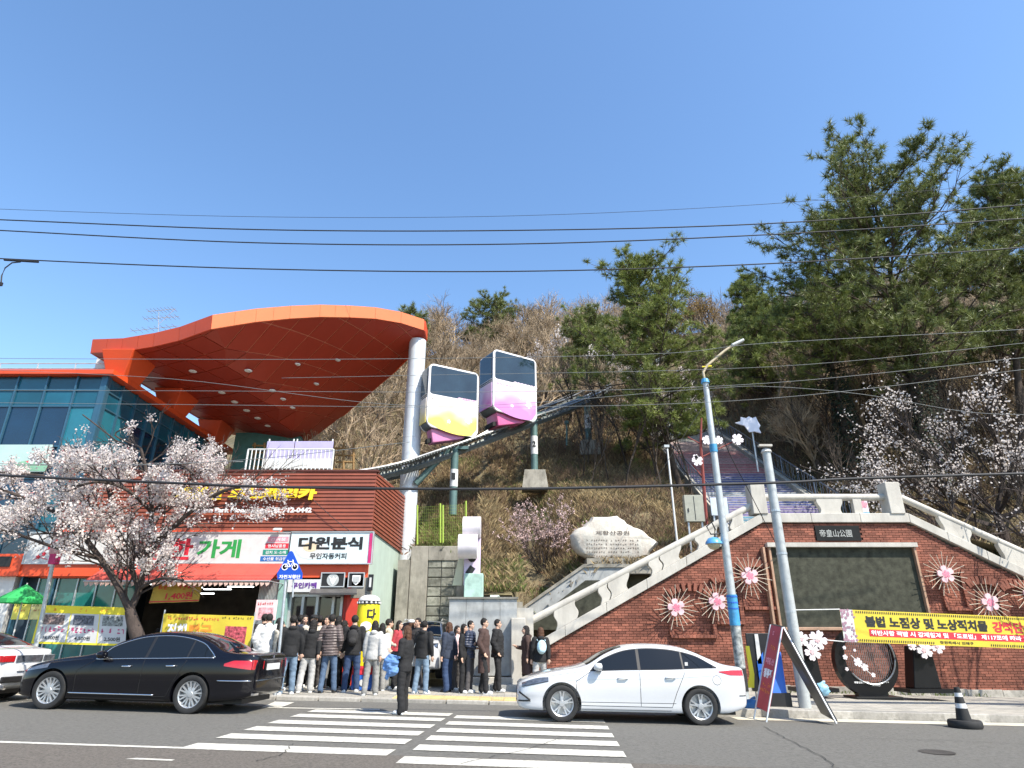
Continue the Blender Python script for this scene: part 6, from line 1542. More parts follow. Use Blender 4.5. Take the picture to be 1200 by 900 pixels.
spec_b['spokes'] = 8; spec_b['double'] = True
make_car('black_car', 'black four-door sedan parked with its tail towards the crossing', ob, rz_b, G_, (.85, 3.79), .345, black_paint, spec_b)
def ex_old(t, S_, qp, ln, tp, m, rng):
    qp('tail_lamp', 4.25, 4.52, lambda x: .78, lambda x: .93, tail_red)
    for s in (-1, 1):
        MB().bx(4.50, 4.585, s*.56-.16, s*.56+.16, .80, .93).build('rear_tail_lamp', tail_red if s < 0 else lens, t, bevel=.01)
        MB().tube([(4.45,s*.5,.30),(4.60,s*.5,.30)], .035, 10).build('exhaust', chrome, t)
    MB().bx(4.50, 4.59, -.36, .36, .80, .93).build('reverse_lamp_bar', lens, t); MB().bx(4.57, 4.60, -.26, .26, .62, .74).build('number_plate', sign_white, t)
    MB().bx(4.53, 4.60, -.62, .62, .40, .52).build('bumper_insert', m['trim'], t, bevel=.02)
ow = Vector((ob.x-.62-4.57, ob.y+.62, 0)); ow.z = gz(ow.x)
spec_o = dict(spec_w); spec_o['extra'] = ex_old
make_car('white_car', 'white sedan cut off by the left edge behind the black car', ow, rz_b, E_, (.88, 3.58), .325, white_paint, spec_o)
V_ = [(0,.35,.80,.95,.70,.6,.92),(.05,.30,.85,1.0,.80,.66,.97),(.2,.27,.92,1.06,.86,.72,1.03),(.6,.26,1.0,1.13,.89,.77,1.10),(.95,.26,1.05,1.18,.90,.79,1.15),(1.15,.26,1.06,1.28,.90,.78,1.23),(1.5,.26,1.07,1.55,.90,.70,1.49),(1.8,.26,1.08,1.68,.90,.66,1.61),
      (2.4,.26,1.09,1.72,.90,.65,1.65),(3.2,.26,1.10,1.71,.90,.65,1.64),(3.9,.28,1.11,1.66,.89,.66,1.59),(4.25,.30,1.10,1.45,.87,.70,1.38),(4.42,.34,1.05,1.2,.84,.72,1.15),(4.45,.4,1.0,1.1,.76,.66,1.06)]
def ex_suv(t, S_, qp, ln, tp, m, rng):
    for s in (-1, 1):
        MB().hexa([(.06,s*.80,.86),(-.01,s*.5,.84),(-.01,s*.5,.98),(.08,s*.80,1.0)], [(.1,s*.80,.86),(.04,s*.5,.84),(.04,s*.5,.98),(.12,s*.80,1.0)]).build('headlamp', lens, t, bevel=.01)
        MB().tube([(1.9,s*.62,1.70),(2.1,s*.62,1.76),(3.6,s*.62,1.76),(3.8,s*.62,1.68)], .02, 6).build('roof_rack', al, t)
    MB().bx(-.02, .0, -.48, .48, .80, .95).build('grille', m['trim'], t, bevel=.01); MB().bx(-.02, -.0, -.26, .26, .58, .69).build('number_plate', sign_white, t); MB().bx(-.02, .01, -.6, .6, .40, .54).build('lower_grille', m['trim'], t)
spec_s = dict(gx=(1.25,2.25,3.2,4.05), ws=(1.02,1.72), rs=(3.95,4.38), d0=.98, zl=.38, rim=alloy, spokes=5, double=True, extra=ex_suv, qs=.9)
ps = at(487,780,21.6)
make_car('white_suv', 'white sport utility vehicle parked behind the queue beside the mossy wall', (ps.x, 20.4, HL+gz(ps.x)+.22), rad(88), V_, (.9, 3.5), .36, white_paint, spec_s)
# ================================================================ people
def ell(mb, c, r, n=14, M=None):
    vs = []; k = n//2+1
    for i in range(k+1):
        ph = math.pi*i/k
        for j in range(n):
            a = 2*math.pi*j/n; v = Vector((r[0]*math.sin(ph)*math.cos(a), r[1]*math.sin(ph)*math.sin(a), -r[2]*math.cos(ph)))
            vs.append((M @ v if M else v)+Vector(c))
    mb.add(vs, [(i*n+j, i*n+(j+1) % n, (i+1)*n+(j+1) % n, (i+1)*n+j) for i in range(k) for j in range(n)])
def rings(mb, L, n=18, expo=1):
    vs = []
    for cx, cy, z, rx, ry in L:
        for j in range(n): a = 2*math.pi*j/n; vs.append((cx+rx*math.cos(a), cy+ry*math.sin(a), z))
    k = len(L); mb.add(vs, [(i*n+j, i*n+(j+1) % n, (i+1)*n+(j+1) % n, (i+1)*n+j) for i in range(k-1) for j in range(n)] + [tuple(range(n-1,-1,-1)), tuple(range((k-1)*n, k*n))])
def limb(mb, pts, rads, n=12):
    P = [Vector(p) for p in pts]
    for i in range(len(P)-1):
        a, b = P[i], P[i+1]; mb.tube([a.lerp(b, t) for t in (0,.33,.66,1)], [rads[i]+(rads[i+1]-rads[i])*t for t in (0,.33,.66,1)], n)
    for p, r in zip(P, rads): ell(mb, p, (r,r,r), 10)
def fuse(mb, vox, name, iters=2, disp=0, seed=0):
    me = bpy.data.meshes.new(name); me.from_pydata(mb.v, [], mb.f); bm = bmesh.new(); bm.from_mesh(me); bmesh.ops.remove_doubles(bm, verts=bm.verts, dist=1e-5); bmesh.ops.recalc_face_normals(bm, faces=bm.faces); bm.to_mesh(me); bm.free()
    o = bpy.data.objects.new('tmp', me); C.objects.link(o); r = o.modifiers.new('r', 'REMESH'); r.mode = 'VOXEL'; r.voxel_size = vox
    m2 = evald(o); bpy.data.objects.remove(o); bpy.data.meshes.remove(me); m2.name = name
    bm = bmesh.new(); bm.from_mesh(m2)
    for _ in range(iters): bmesh.ops.smooth_vert(bm, verts=bm.verts, factor=.5, use_axis_x=True, use_axis_y=True, use_axis_z=True)
    if disp:
        bm.normal_update()
        for v in bm.verts:
            q = v.co; f = mn.noise((q.x*7+seed, q.y*7, q.z*16))+.5*mn.noise((q.x*15, q.y*15+seed, q.z*34)); v.co = q + v.normal*disp*f
    bm.to_mesh(m2); bm.free(); m2.polygons.foreach_set('use_smooth', [True]*len(m2.polygons)); m2.update(); return m2
ARMS = {  # shoulder->elbow->wrist->hand direction, for right(+x) side; left mirrored unless given
 'down':   ((.24,.02,1.13), (.25,-.04,.88), (.02,-.08,-1)),
 'pocket': ((.27,.06,1.14), (.20,-.05,.93), (-.3,-.4,-.8)),
 'phone':  ((.23,.0,1.13), (.12,-.24,1.16), (-.25,-.75,.5)),
 'front':  ((.22,.02,1.12), (.09,-.20,1.04), (-.8,-.4,0)),
 'face':   ((.22,-.08,1.16), (.08,-.20,1.36), (-.2,-.2,.9)),
 'back':   ((.24,.06,1.13), (.24,.10,.90), (.0,.1,-1)),
}
def proto(pose_r, pose_l, step, female, lean=0, seed=0, long_coat=False, wide=False):
    """returns dict of meshes, figure 1.7 m tall facing -Y"""
    sw_ = .175 if female else .20; hipx = .085
    fr = [(-hipx-.03-step*.03, -step*.12, 0), (hipx+.03+step*.03, step*.12, 0)]
    def leg_pts(s):
        f = fr[0] if s < 0 else fr[1]; return [(s*hipx, 0, .88), (s*(hipx+.012)+ (f[0]-s*hipx)*.4, f[1]*.45-.02, .47), (f[0], f[1]+.015, .085)]
    def arm_pts(s):
        e, w_, hd = ARMS[pose_r if s > 0 else pose_l]; k = sw_/.20
        return [(s*(sw_-.02), 0, 1.385), (s*e[0]*k, e[1], e[2]), (s*w_[0]*k, w_[1], w_[2])], Vector((s*hd[0], hd[1], hd[2])).normalized()
    b = MB()
    cw, ww, hw = (.145,.115,.155) if female else (.165,.14,.15)
    rings(b, [(0,0,.80,hw*.8,.09),(0,0,.90,hw,.11),(0,0,1.02,ww,.09),(0,-.005,1.18,cw*.95,.10),(0,0,1.30,cw,.11),(0,.01,1.40,cw*.85,.08),(0,.01,1.45,.06,.06),(0,.0,1.53,.052,.055)])
    for s in (-1, 1):
        P = leg_pts(s); limb(b, P, [.085,.055,.04]); limb(b, [(P[2][0], P[2][1], .05), (P[2][0]+s*.015, P[2][1]-.14, .03)], [.038,.028])
        A, hd = arm_pts(s); limb(b, A, [.055,.042,.028])
        w_ = Vector(A[2]); side_ = hd.cross(Vector((0,0,1)) if abs(hd.z) < .8 else Vector((0,1,0))).normalized(); nrm_ = hd.cross(side_)
        limb(b, [w_, w_+hd*.045, w_+hd*.085], [.026,.034,.03], 8)
        for q, (of, ln_f) in enumerate(((-.027,.060),(-.009,.072),(.009,.068),(.026,.052))):
            p0 = w_+hd*.085+side_*of; p1 = p0+hd*ln_f*.5+nrm_*.006*(-1 if s > 0 else 1); p2 = p1+hd*ln_f*.35+nrm_*.02*(-1 if s > 0 else 1); limb(b, [p0, p1, p2], [.011,.010,.0085], 6)
        p0 = w_+hd*.035-side_*.03; limb(b, [p0, p0+hd*.035-side_*.028, p0+hd*.06-side_*.03], [.012,.011,.009], 6)
    hx = Vector((0,-.012,1.60))
    ell(b, hx+Vector((0,.012,.012)), (.073,.090,.100)); ell(b, hx+Vector((0,-.018,-.045)), (.056,.064,.058)); ell(b, hx+Vector((0,-.058,-.085)), (.024,.022,.022))
    ell(b, hx+Vector((0,-.094,-.018)), (.011,.018,.022), 8); ell(b, hx+Vector((0,-.078,-.056)), (.024,.012,.010), 8)
    for s in (-1, 1): ell(b, hx+Vector((s*.074,.008,-.012)), (.010,.018,.030), 8); ell(b, hx+Vector((s*.036,-.06,-.03)), (.02,.02,.018), 8)
    D = {'body': fuse(b, .0095, 'body', 2)}
    j = MB(); u = .022 if not wide else .05
    hem = .80 if not long_coat else .46
    L = [(0,0,hem,hw+u*1.3+(.03 if long_coat else 0),.12+u),(0,0,.90,hw+u*1.1,.122+u),(0,0,1.02,ww+u*1.7,.10+u*1.1),(0,-.005,1.18,cw+u,.112+u),(0,0,1.30,cw+u+.004,.118+u),(0,.008,1.39,cw*.88+u,.092+u*.8),(0,.01,1.445,.085,.078),(0,.008,1.475,.070,.070)]
    rings(j, L)
    for s in (-1, 1):
        A, hd = arm_pts(s); w_ = Vector(A[2]); e = Vector(A[1]); limb(j, [A[0], e.lerp(Vector(A[0]),.0), w_.lerp(e, .06)], [.070+u*.5,.054+u*.5,.040+u*.5])
    if seed % 2 == 0: ell(j, (0,.10,1.43), (.095,.055,.055))       # hood lying on the back
    D['jacket'] = fuse(j, .016, 'jacket', 2, .006 if not wide else .012, seed)
    p = MB(); lo = 1.0 if not female else 1.25
    rings(p, [(0,0,.78,hw*.98,.105),(0,0,.88,hw+.012,.125),(0,0,.97,hw*.93+.01,.112),(0,0,1.01,ww+.01,.10)])
    for s in (-1, 1):
        P = leg_pts(s); a_, k_, f_ = [Vector(q) for q in P]; f_.z = .085
        limb(p, [a_+Vector((0,0,-.02)), k_, f_+Vector((0,0,.0))], [.098, .074*lo**.4, .066*lo**.5])
        limb(p, [f_+Vector((0,0,.02)), f_+Vector((0,-.02,-.025))], [.066*lo**.5,.07*lo**.5])
    D['trousers'] = fuse(p, .015, 'trousers', 2, .008, seed+3)
    for s in (-1, 1):
        P = leg_pts(s); f_ = P[2]; sh_ = MB(); ell(sh_, (f_[0], f_[1]+.0, .055), (.048,.06,.055)); ell(sh_, (f_[0]+s*.01, f_[1]-.10, .040), (.050,.085,.040)); sh_.bx(f_[0]-.045+s*.005, f_[0]+.045+s*.005, f_[1]-.17, f_[1]+.05, 0, .03)
        D['shoe%d' % s] = fuse(sh_, .011, 'shoe', 2)
    h = MB(); c = hx
    rr = Vector((.084,.100,.108))
    for i in range(1):
        ell(h, c+Vector((0,.020,.022)), (.083,.094,.100), 16)
    hm_ = fuse(h, .010, 'hair', 1); bm = bmesh.new(); bm.from_mesh(hm_)
    dele = [v for v in bm.verts if (v.co.y < c.y-.052 and v.co.z < c.z+.050) or (v.co.y < c.y-.01 and v.co.z < c.z+.012 and abs(v.co.x) < .07) or v.co.z < c.z-.075]
    bmesh.ops.delete(bm, geom=dele, context='VERTS')
    for v in bm.verts: v.co += v.normal*(.006*mn.noise((v.co.x*40, v.co.y*40+seed, v.co.z*18)))
    bm.to_mesh(hm_); bm.free(); D['hair'] = hm_
    if female:
        h = MB(); rings(h, [(0,.062,1.24,.085,.028),(0,.066,1.32,.095,.038),(0,.055,1.42,.088,.045),(0,.048,1.52,.082,.055),(0,.04,1.62,.078,.06)])
        for s in (-1, 1): limb(h, [(s*.072,.0,1.62), (s*.080,-.015,1.52), (s*.085,-.03,1.38)], [.02,.024,.016])
        D['long_hair'] = fuse(h, .012, 'long_hair', 1, .010, seed)
    f = MB()
    D['face'] = hx
    return D
skin_m = mat('skin', (.52,.33,.24), .55, var=.06); hair_m = mat('black_hair', (.012,.010,.009), .75, var=.2, scale=30, bump=.6, bscale=90)
hair_b = mat('brown_hair', (.075,.032,.015), .7, var=.25, scale=30, bump=.6, bscale=90)
def cloth(name, c, rough=.85, var=.15, bump=.35, quilt=0, sc=4):
    if name in _mats: return _mats[name]
    m = mat(name, c, rough, var=var, scale=sc, bump=bump, bscale=22)
    if quilt:
        t_, b = nodes(m); tc = [n for n in t_.nodes if n.type == 'TEX_COORD'][0]; w_ = t_.nodes.new('ShaderNodeTexWave'); w_.bands_direction = 'Z'; w_.inputs['Scale'].default_value = 5.2; w_.inputs['Distortion'].default_value = 2.0
        t_.links.new(tc.outputs['Object'], w_.inputs['Vector']); bp = t_.nodes.new('ShaderNodeBump'); bp.inputs['Strength'].default_value = 1; bp.inputs['Distance'].default_value = .012; t_.links.new(w_.outputs['Fac'], bp.inputs['Height']); t_.links.new(bp.outputs[0], b.inputs['Normal'])
    return m
K = {'black': cloth('cloth_black', (.014,.014,.015)), 'black2': cloth('cloth_black_soft', (.025,.024,.024)), 'denim': cloth('denim_light', (.16,.23,.31), sc=7, var=.3), 'denim2': cloth('denim_mid', (.08,.125,.2), sc=7, var=.3), 'denim3': cloth('denim_dark', (.03,.055,.12), sc=7),
     'grey': cloth('cloth_grey', (.26,.255,.24)), 'lgrey': cloth('cloth_light_grey', (.42,.415,.40)), 'cream': cloth('cloth_cream', (.46,.42,.35)), 'white': cloth('cloth_white', (.58,.58,.57)), 'navy': cloth('cloth_navy', (.03,.04,.065)), 'brown': cloth('puffer_brown', (.11,.085,.08), .45, quilt=1),
     'npuffer': cloth('puffer_navy', (.03,.04,.07), .45, quilt=1), 'dgrey': cloth('cloth_dark_grey', (.07,.065,.065)), 'brownd': cloth('cloth_brown_dark', (.06,.035,.03)), 'shoe_w': cloth('shoe_white', (.70,.70,.68)), 'shoe_b': cloth('shoe_black', (.02,.02,.02)), 'denimj': cloth('denim_jacket', (.12,.24,.48), sc=8, var=.3), 'sky': cloth('bag_sky', (.42,.60,.68)), 'red': cloth('cloth_red', (.35,.04,.05)), 'pink': cloth('cloth_pink', (.65,.45,.45))}
PR = {'m_down': proto('down','down',.4,False,seed=2), 'm_phone': proto('phone','front',.2,False,seed=3), 'm_pocket': proto('pocket','pocket',.7,False,seed=4,wide=True), 'f_down': proto('down','back',.5,True,seed=6),
      'f_phone': proto('phone','down',.3,True,seed=7), 'f_front': proto('front','front',.6,True,seed=9), 'm_coat': proto('down','pocket',.8,False,seed=10,long_coat=True), 'f_coat': proto('down','phone',.4,True,seed=12,long_coat=True)}
def person(px, py, hd, face_deg, kind, jk, tr, label, shoe='shoe_w', hair=None, group=None, acc=None, h=HL, long=None):
    D = PR[kind]; p = G(px, py, h); s = 1.0
    # choose height so the head top lands on row hd
    Z = at(px, hd, p.y).z - p.z; s = max(.86, min(1.12, Z/1.715))
    t = thing('person', label, 'person', p, group or 'people waiting in the queue')
    def ch(nm, me, m):
        o = bpy.data.objects.new(nm, me); C.objects.link(o); o.parent = t
        if not me.materials: me.materials.append(m)
        o.material_slots[0].link = 'OBJECT'; o.material_slots[0].material = m; return o
    b = ch('body', D['body'], skin_m); ch('jacket', D['jacket'], K[jk]); ch('trousers', D['trousers'], K[tr])
    for q in (-1, 1): ch('shoe', D['shoe%d' % q], K[shoe])
    hm2 = hair or hair_m; ch('hair', D['hair'], hm2)
    if 'long_hair' in D and long is not False: ch('long_hair', D['long_hair'], hm2)
    for nm, me in FACE.items(): ch(nm.rstrip('12'), me, eye_m if 'eye' in nm else lip_m if nm == 'mouth' else hm2)
    if acc == 'backpack': ch('backpack', BAG, K['sky'])
    if acc == 'black_backpack': ch('backpack', BAG, K['black2'])
    if acc == 'cap': ch('cap', CAP, K['black']) 
    if acc == 'white_cap': ch('cap', CAP, K['white'])
    if acc == 'jacket_arm': ch('carried_jacket', CJ, K['denimj'])
    if acc == 'tote': ch('tote_bag', TOTE, K['black2'])
    if acc == 'wtote': ch('tote_bag', TOTE, K['white'])
    q = random.Random(int(px*7)); t.rotation_euler = (rad(q.uniform(-2,2)), rad(q.uniform(-2.5,2.5)), rad(face_deg+q.uniform(-18,18))); t.scale = (s*q.uniform(.94,1.08), s*q.uniform(.94,1.08), s); return t
eye_m = mat('eye_dark', (.02,.015,.012), .3, var=0); lip_m = mat('lips', (.36,.13,.11), .5, var=0)
hx = Vector((0,-.012,1.60)); FACE = {}
for i, s in enumerate((-1, 1)):
    e = MB(); ell(e, hx+Vector((s*.030,-.076,.004)), (.011,.008,.006), 8); FACE['eye%d' % (i+1)] = e.mesh('eye', eye_m)
    e = MB(); ell(e, hx+Vector((s*.031,-.078,.026)), (.017,.008,.0035), 8); FACE['eyebrow%d' % (i+1)] = e.mesh('eyebrow', hair_m)
FACE['eyebrow1'].materials.clear(); FACE['eyebrow2'].materials.clear()
e = MB(); ell(e, hx+Vector((0,-.088,-.057)), (.019,.006,.006), 8); FACE['mouth'] = e.mesh('mouth', lip_m)
e = MB(); ell(e, (0,.20,1.20), (.13,.09,.19)); ell(e, (0,.27,1.12), (.09,.05,.08)); [limb(e, [(s*.10,.14,1.36),(s*.12,-.02,1.43),(s*.12,-.14,1.30),(s*.13,-.02,1.06)], [.016]*4, 6) for s in (-1,1)]; BAG = fuse(e, .014, 'backpack', 2)
e = MB(); ell(e, (0,.01,1.66), (.092,.105,.06)); e.bx(-.07,.07,-.19,-.06,1.635,1.65); CAP = fuse(e, .011, 'cap', 1)
e = MB(); ell(e, (.20,-.20,1.0), (.10,.17,.13)); ell(e, (.22,-.17,.84), (.09,.15,.14)); ell(e, (.20,-.30,.92), (.07,.09,.12)); limb(e, [(.24,-.1,1.0),(.24,-.26,.68)], [.05,.04]); limb(e, [(.2,-.3,1.05),(.22,-.02,1.10)], [.05,.05]); CJ = fuse(e, .014, 'carried_jacket', 1, .03, 5)
e = MB(); e.bx(.24,.34,-.12,.16,.62,.88); limb(e, [(.27,-.06,.86),(.16,-.03,1.2),(.10,.0,1.43)], [.01]*3, 6); limb(e, [(.27,.12,.86),(.18,.06,1.2),(.12,.03,1.43)], [.01]*3, 6); TOTE = fuse(e, .012, 'tote_bag', 2)
person(150,800,735,170,'m_pocket','white','black','person in a white hooded jacket walking at the left by the tree') if 0 else None
Q = [
 # px feet, py feet, head top, facing(deg about z: 0 towards camera, 90 = right), kind, jacket, trousers, label
 (301,806,716,200,'m_pocket','black','black','person in black at the left end of the crowd, behind the one in white'),
 (307,809,719,215,'m_pocket','white','lgrey','person in a white puffy jacket seen from behind at the left end of the crowd'),
 (322,810,727,150,'f_down','cream','lgrey','person in a cream top with a dark shoulder strap just left of the sign pole'),
 (334,814,721,190,'m_down','black','denim','man with black hooded top and light jeans seen from behind at the sign pole'),
 (348,806,714,30,'f_phone','black2','black','person in dark clothes deep in the crowd facing the street by the cafe door'),
 (357,808,714,20,'m_down','cream','black','person in a dark cap deep in the crowd under the grey door canopy'),
 (356,812,726,185,'f_down','black','lgrey','woman with black top and pale grey trousers seen from behind'),
 (372,806,719,340,'m_phone','dgrey','black','man facing the street between the pale grey trousers and the brown jacket'),
 (383,812,716,175,'m_pocket','brown','denim2','man in a brown quilted puffer jacket and blue jeans seen from behind'),
 (399,808,727,150,'f_down','cream','black','woman in a cream top and wide black trousers between puffer jacket and black coat'),
 (410,811,716,195,'m_down','black','denim3','man in a long black jacket and dark jeans beside the yellow column'),
 (413,806,706,190,'m_down','black','black','tall person in black half hidden behind the dark jeans wearer'),
 (433,815,727,165,'f_down','lgrey','grey','woman in a light grey sweatshirt and grey wide trousers seen from behind'),
 (443,810,730,200,'f_phone','white','grey','woman in white behind the grey sweatshirt'),
 (450,808,725,100,'m_phone','cream','grey','man in a cream top with black side bag facing right'),
 (478,806,726,120,'f_phone','black2','black','woman with white hat in dark red and black behind the one standing in the road'),
 (492,813,727,160,'m_down','black','denim','person in a black top and pale blue jeans behind the one standing in the road'),
 (524,811,729,250,'f_coat' if 0 else 'f_down','navy','denim3','woman with brown hair, navy jacket and dark jeans in front of the white vehicle'),
 (541,812,731,70,'f_phone','black','black','woman with glasses in black holding a phone before the granite wall'),
 (549,812,727,80,'m_phone','npuffer','dgrey','man in a dark blue quilted vest with folded arms before the granite wall'),
 (567,813,721,60,'m_coat','brownd','black','man in a brown jacket carrying a dark coat before the granite wall'),
 (583,811,722,95,'m_pocket','black','black','man in a black hooded jacket and black trousers, last before the granite post'),

 (316,807,724,170,'f_down','black2','denim2','person in a dark top half hidden behind the cream top near the sign pole'),
 (342,806,716,200,'m_down','navy','black','person in navy between the man in the hooded top and the pale grey trousers'),
 (366,806,713,185,'m_phone','black','dgrey','tall person in black behind the pale grey trousers'),
 (391,806,719,160,'f_phone','dgrey','black','person in dark grey behind the brown puffer jacket'),
 (424,808,722,210,'m_down','lgrey','black','person in pale grey before the yellow column'),
 (461,808,727,80,'f_down','red','black','woman with a dark red top just left of the white hat'),
 (484,807,722,330,'m_pocket','black2','dgrey','person in black facing the street between the white hat and the pale blue jeans'),
 (533,809,733,60,'f_down','pink','dgrey','person in a pale pink top between the brown haired woman and the phone holder'),
]
accs = {5:'cap', 2:'tote', 13:'tote', 14:'tote', 15:'white_cap', 9:None, 12:None, 16:'wtote', 10:'black_backpack'}
for i, (px, py, hd, fd, kd, jk, tr, lb) in enumerate(Q):
    person(px, py, hd, -fd if 0 else fd, kd, jk, tr, lb, shoe='shoe_b' if i in (0,8,11,17,7) else 'shoe_w', hair=hair_b if i in (17,15) else None, acc=accs.get(i), long=False if i == 99 else None)
person(471,836.5,733,262,'f_phone','black','black','woman in black standing in the crossing with a blue denim jacket over her arm', hair=hair_b, group='people on the road', acc='jacket_arm', h=.01)
person(619,812,733,285,'f_coat','brownd','black','woman with long dark hair and a dark brown dress facing left behind the white car', shoe='shoe_b', group='two people behind the white car')
person(632,813,735,200,'f_down','black','lgrey','woman with brown hair, black top and pale blue backpack behind the white car', hair=hair_b, acc='backpack', group='two people behind the white car')
person(14,790,735,320,'m_pocket','white','black','person in a dark cap and white jacket at the far left by the yellow notices', acc='cap', group='people by the shop at the left')
person(27,790,736,60,'f_down','black','black','person in black beside the white banner at the far left', group='people by the shop at the left')
person(181,795,726,170,'m_down','black2','black','person in dark clothes between the cherry trunk and the yellow banner', group='people by the shop at the left')
person(200,797,729,190,'m_pocket','lgrey','black','person in a pale jacket behind the top of the yellow banner', group='people by the shop at the left')
# ================================================================ vegetation
def skinny(V, F, a, b, r0, r1, rng):
    """thin three sided twig"""
    d = b-a
    p = d.cross(Vector((rng.uniform(-1,1), rng.uniform(-1,1), rng.uniform(-1,1))))
    if p.length < 1e-6: return
    p.normalize(); q = d.cross(p).normalized(); n = len(V)
    for c, r in ((a, r0), (b, r1)):
        for k in range(3):
            t = k*2.0944; V.append(tuple(c + (p*math.cos(t)+q*math.sin(t))*r))
    F += [(n,n+1,n+4,n+3),(n+1,n+2,n+5,n+4),(n+2,n,n+3,n+5)]
def grow(rng, V, F, p, d, L, r, lv, tips, spread=.6, up=.25, kids=(3,4), seg=3, droop=0, minr=.004, ratio=.68):
    pts = [p]
    for i in range(seg):
        d = (d + Vector((rng.uniform(-1,1), rng.uniform(-1,1), rng.uniform(-.7,1)))*.16 + Vector((0,0,up*.12-droop*.1))).normalized()
        q = pts[-1]+d*L/seg; skinny(V, F, pts[-1], q, max(minr, r*(1-.35*i/seg)), max(minr, r*(1-.35*(i+1)/seg)), rng); pts.append(q)
    if lv == 0: tips.append((pts[-1], d)); return
    n = rng.randint(*kids)
    for i in range(n):
        t = rng.uniform(.35, 1) if i else 1
        k = min(seg-1, int(t*seg)); b = pts[k].lerp(pts[k+1], t*seg-k) if t < 1 else pts[-1]
        a = rng.uniform(0, 6.283); s = spread*rng.uniform(.6,1.25) if i else spread*.35
        o = d.orthogonal().normalized(); o = Matrix.Rotation(a, 3, d) @ o
        nd = (d*math.cos(s)+o*math.sin(s)+Vector((0,0,up*.35))).normalized()
        grow(rng, V, F, b, nd, L*ratio*rng.uniform(.8,1.15), r*.60, lv-1, tips, spread, up, kids, max(2, seg-1) if lv > 1 else 2, droop, minr, ratio)
def pymesh(name, V, F, m, smooth=False):
    me = bpy.data.meshes.new(name); me.from_pydata([tuple(v) for v in V], [], F)
    for k in (m if isinstance(m, (list, tuple)) else [m]): me.materials.append(k)
    if smooth: me.polygons.foreach_set('use_smooth', [True]*len(me.polygons))
    me.update(); return me
twig_m = per_object(mat('bare_twigs', (.33,.25,.165), .9, var=.35, scale=1.5), .25)
twig_d = per_object(mat('dark_twigs', (.055,.042,.032), .9, var=.3), .2)
# ---- bare trees on the hill (four kinds, copied)
bare = []
for k in range(4):
    rng = random.Random(100+k); V, F, tips = [], [], []
    h0 = 1.2
    grow(rng, V, F, Vector((0,0,-.3)), Vector((rng.uniform(-.1,.1),0,1)), 2.1, .14, 5, tips, .72, .22, (3,4), 3, 0, .009, .74)
    n0 = int(len(V)*0)
    V2, F2 = [], []
    MBt = MB(); MBt.tube([(0,0,-.6),(0,0,0.3),(.03,0,1.1)], [.19,.15,.12], 7)
    crown = pymesh('crown', V, F, twig_m); trunk = MBt.mesh('trunk', bark)
    bare.append((trunk, crown))
def put_tree(name, lab, grp, parts, loc, rz, sc):
    t = thing(name, lab, 'tree', loc, grp); t.rotation_euler.z = rz; t.scale = sc if isinstance(sc, tuple) else (sc,)*3
    for nm, me in parts: o = bpy.data.objects.new(nm, me); C.objects.link(o); o.parent = t
    return t
spots = []
rng = random.Random(5)
def ok(x, y, dmin):
    return all((x-a)**2+(y-b)**2 > dmin*dmin for a, b in spots)
tries = 0
while len(spots) < 210 and tries < 9000:
    tries += 1; y = 32+34*rng.random()**.75; x = rng.uniform(-17, 50)
    if x < -9 and y < 36: continue
    if abs(x) > y*.95: continue
    if abs(x-stair_x(y)) < 3.6 and y < 52: continue
    if x < stair_x(y)-3 and x > -7 and y < 37.5-(x+7)*0 : continue
    if x > 14 and y > 56: continue
    if ok(x, y, 2.15): spots.append((x, y))
for i, (x, y) in enumerate(spots):
    k = rng.randrange(4); s = rng.uniform(.62, .95)
    if -7 < x < 3: s *= 1.0
    zc_t = y*cp+(H(x,y)+3-EYE)*sp; px_t = 600+FPX*x/zc_t
    reg = ('left of the grey canopy column' if px_t < 488 else 'behind and above the two cabins' if px_t < 650 else 'behind the middle pine' if px_t < 835 else 'behind the big pines at the right'); row_t = 'on the ridge line' if y > 52 else 'on the middle slope' if y > 41 else 'low on the slope'
    put_tree('bare_tree', 'leafless brown tree %s, %s' % (row_t, reg), 'leafless trees %s, %s' % (row_t, reg), (('trunk', bare[k][0]), ('crown', bare[k][1])), (x, y, H(x, y)-.1), rng.uniform(0, 6.28), (s*1.15, s*1.15, s))
# nearer slender dark saplings on the right slope
sap = []
for k in range(3):
    r2 = random.Random(50+k); V, F, tips = [], [], []
    grow(r2, V, F, Vector((0,0,-.2)), Vector((r2.uniform(-.15,.15),0,1)), 3.6, .075, 4, tips, .45, .5, (3,4), 5, 0, .007, .62); sap.append(pymesh('stems', V, F, twig_d))
for i in range(60):
    for _ in range(60):
        y = rng.uniform(23.5, 36); x = rng.uniform(15.2, 30) if i > 16 else rng.uniform(3, 8.6)
        if i <= 16 and y < 30: y += 6
        if ok(x, y, 1.1) and abs(x) < y*.92: break
    spots.append((x, y)); put_tree('sapling', ('thin bare sapling on the slope right of the painted stair' if x > 12 else 'thin bare sapling on the slope left of the painted stair'), 'bare saplings right of the stair' if x > 12 else 'bare saplings left of the stair', (('stems', sap[i % 3]),), (x, y, H(x, y)-.1), rng.uniform(0, 6.28), rng.uniform(.5, .95))
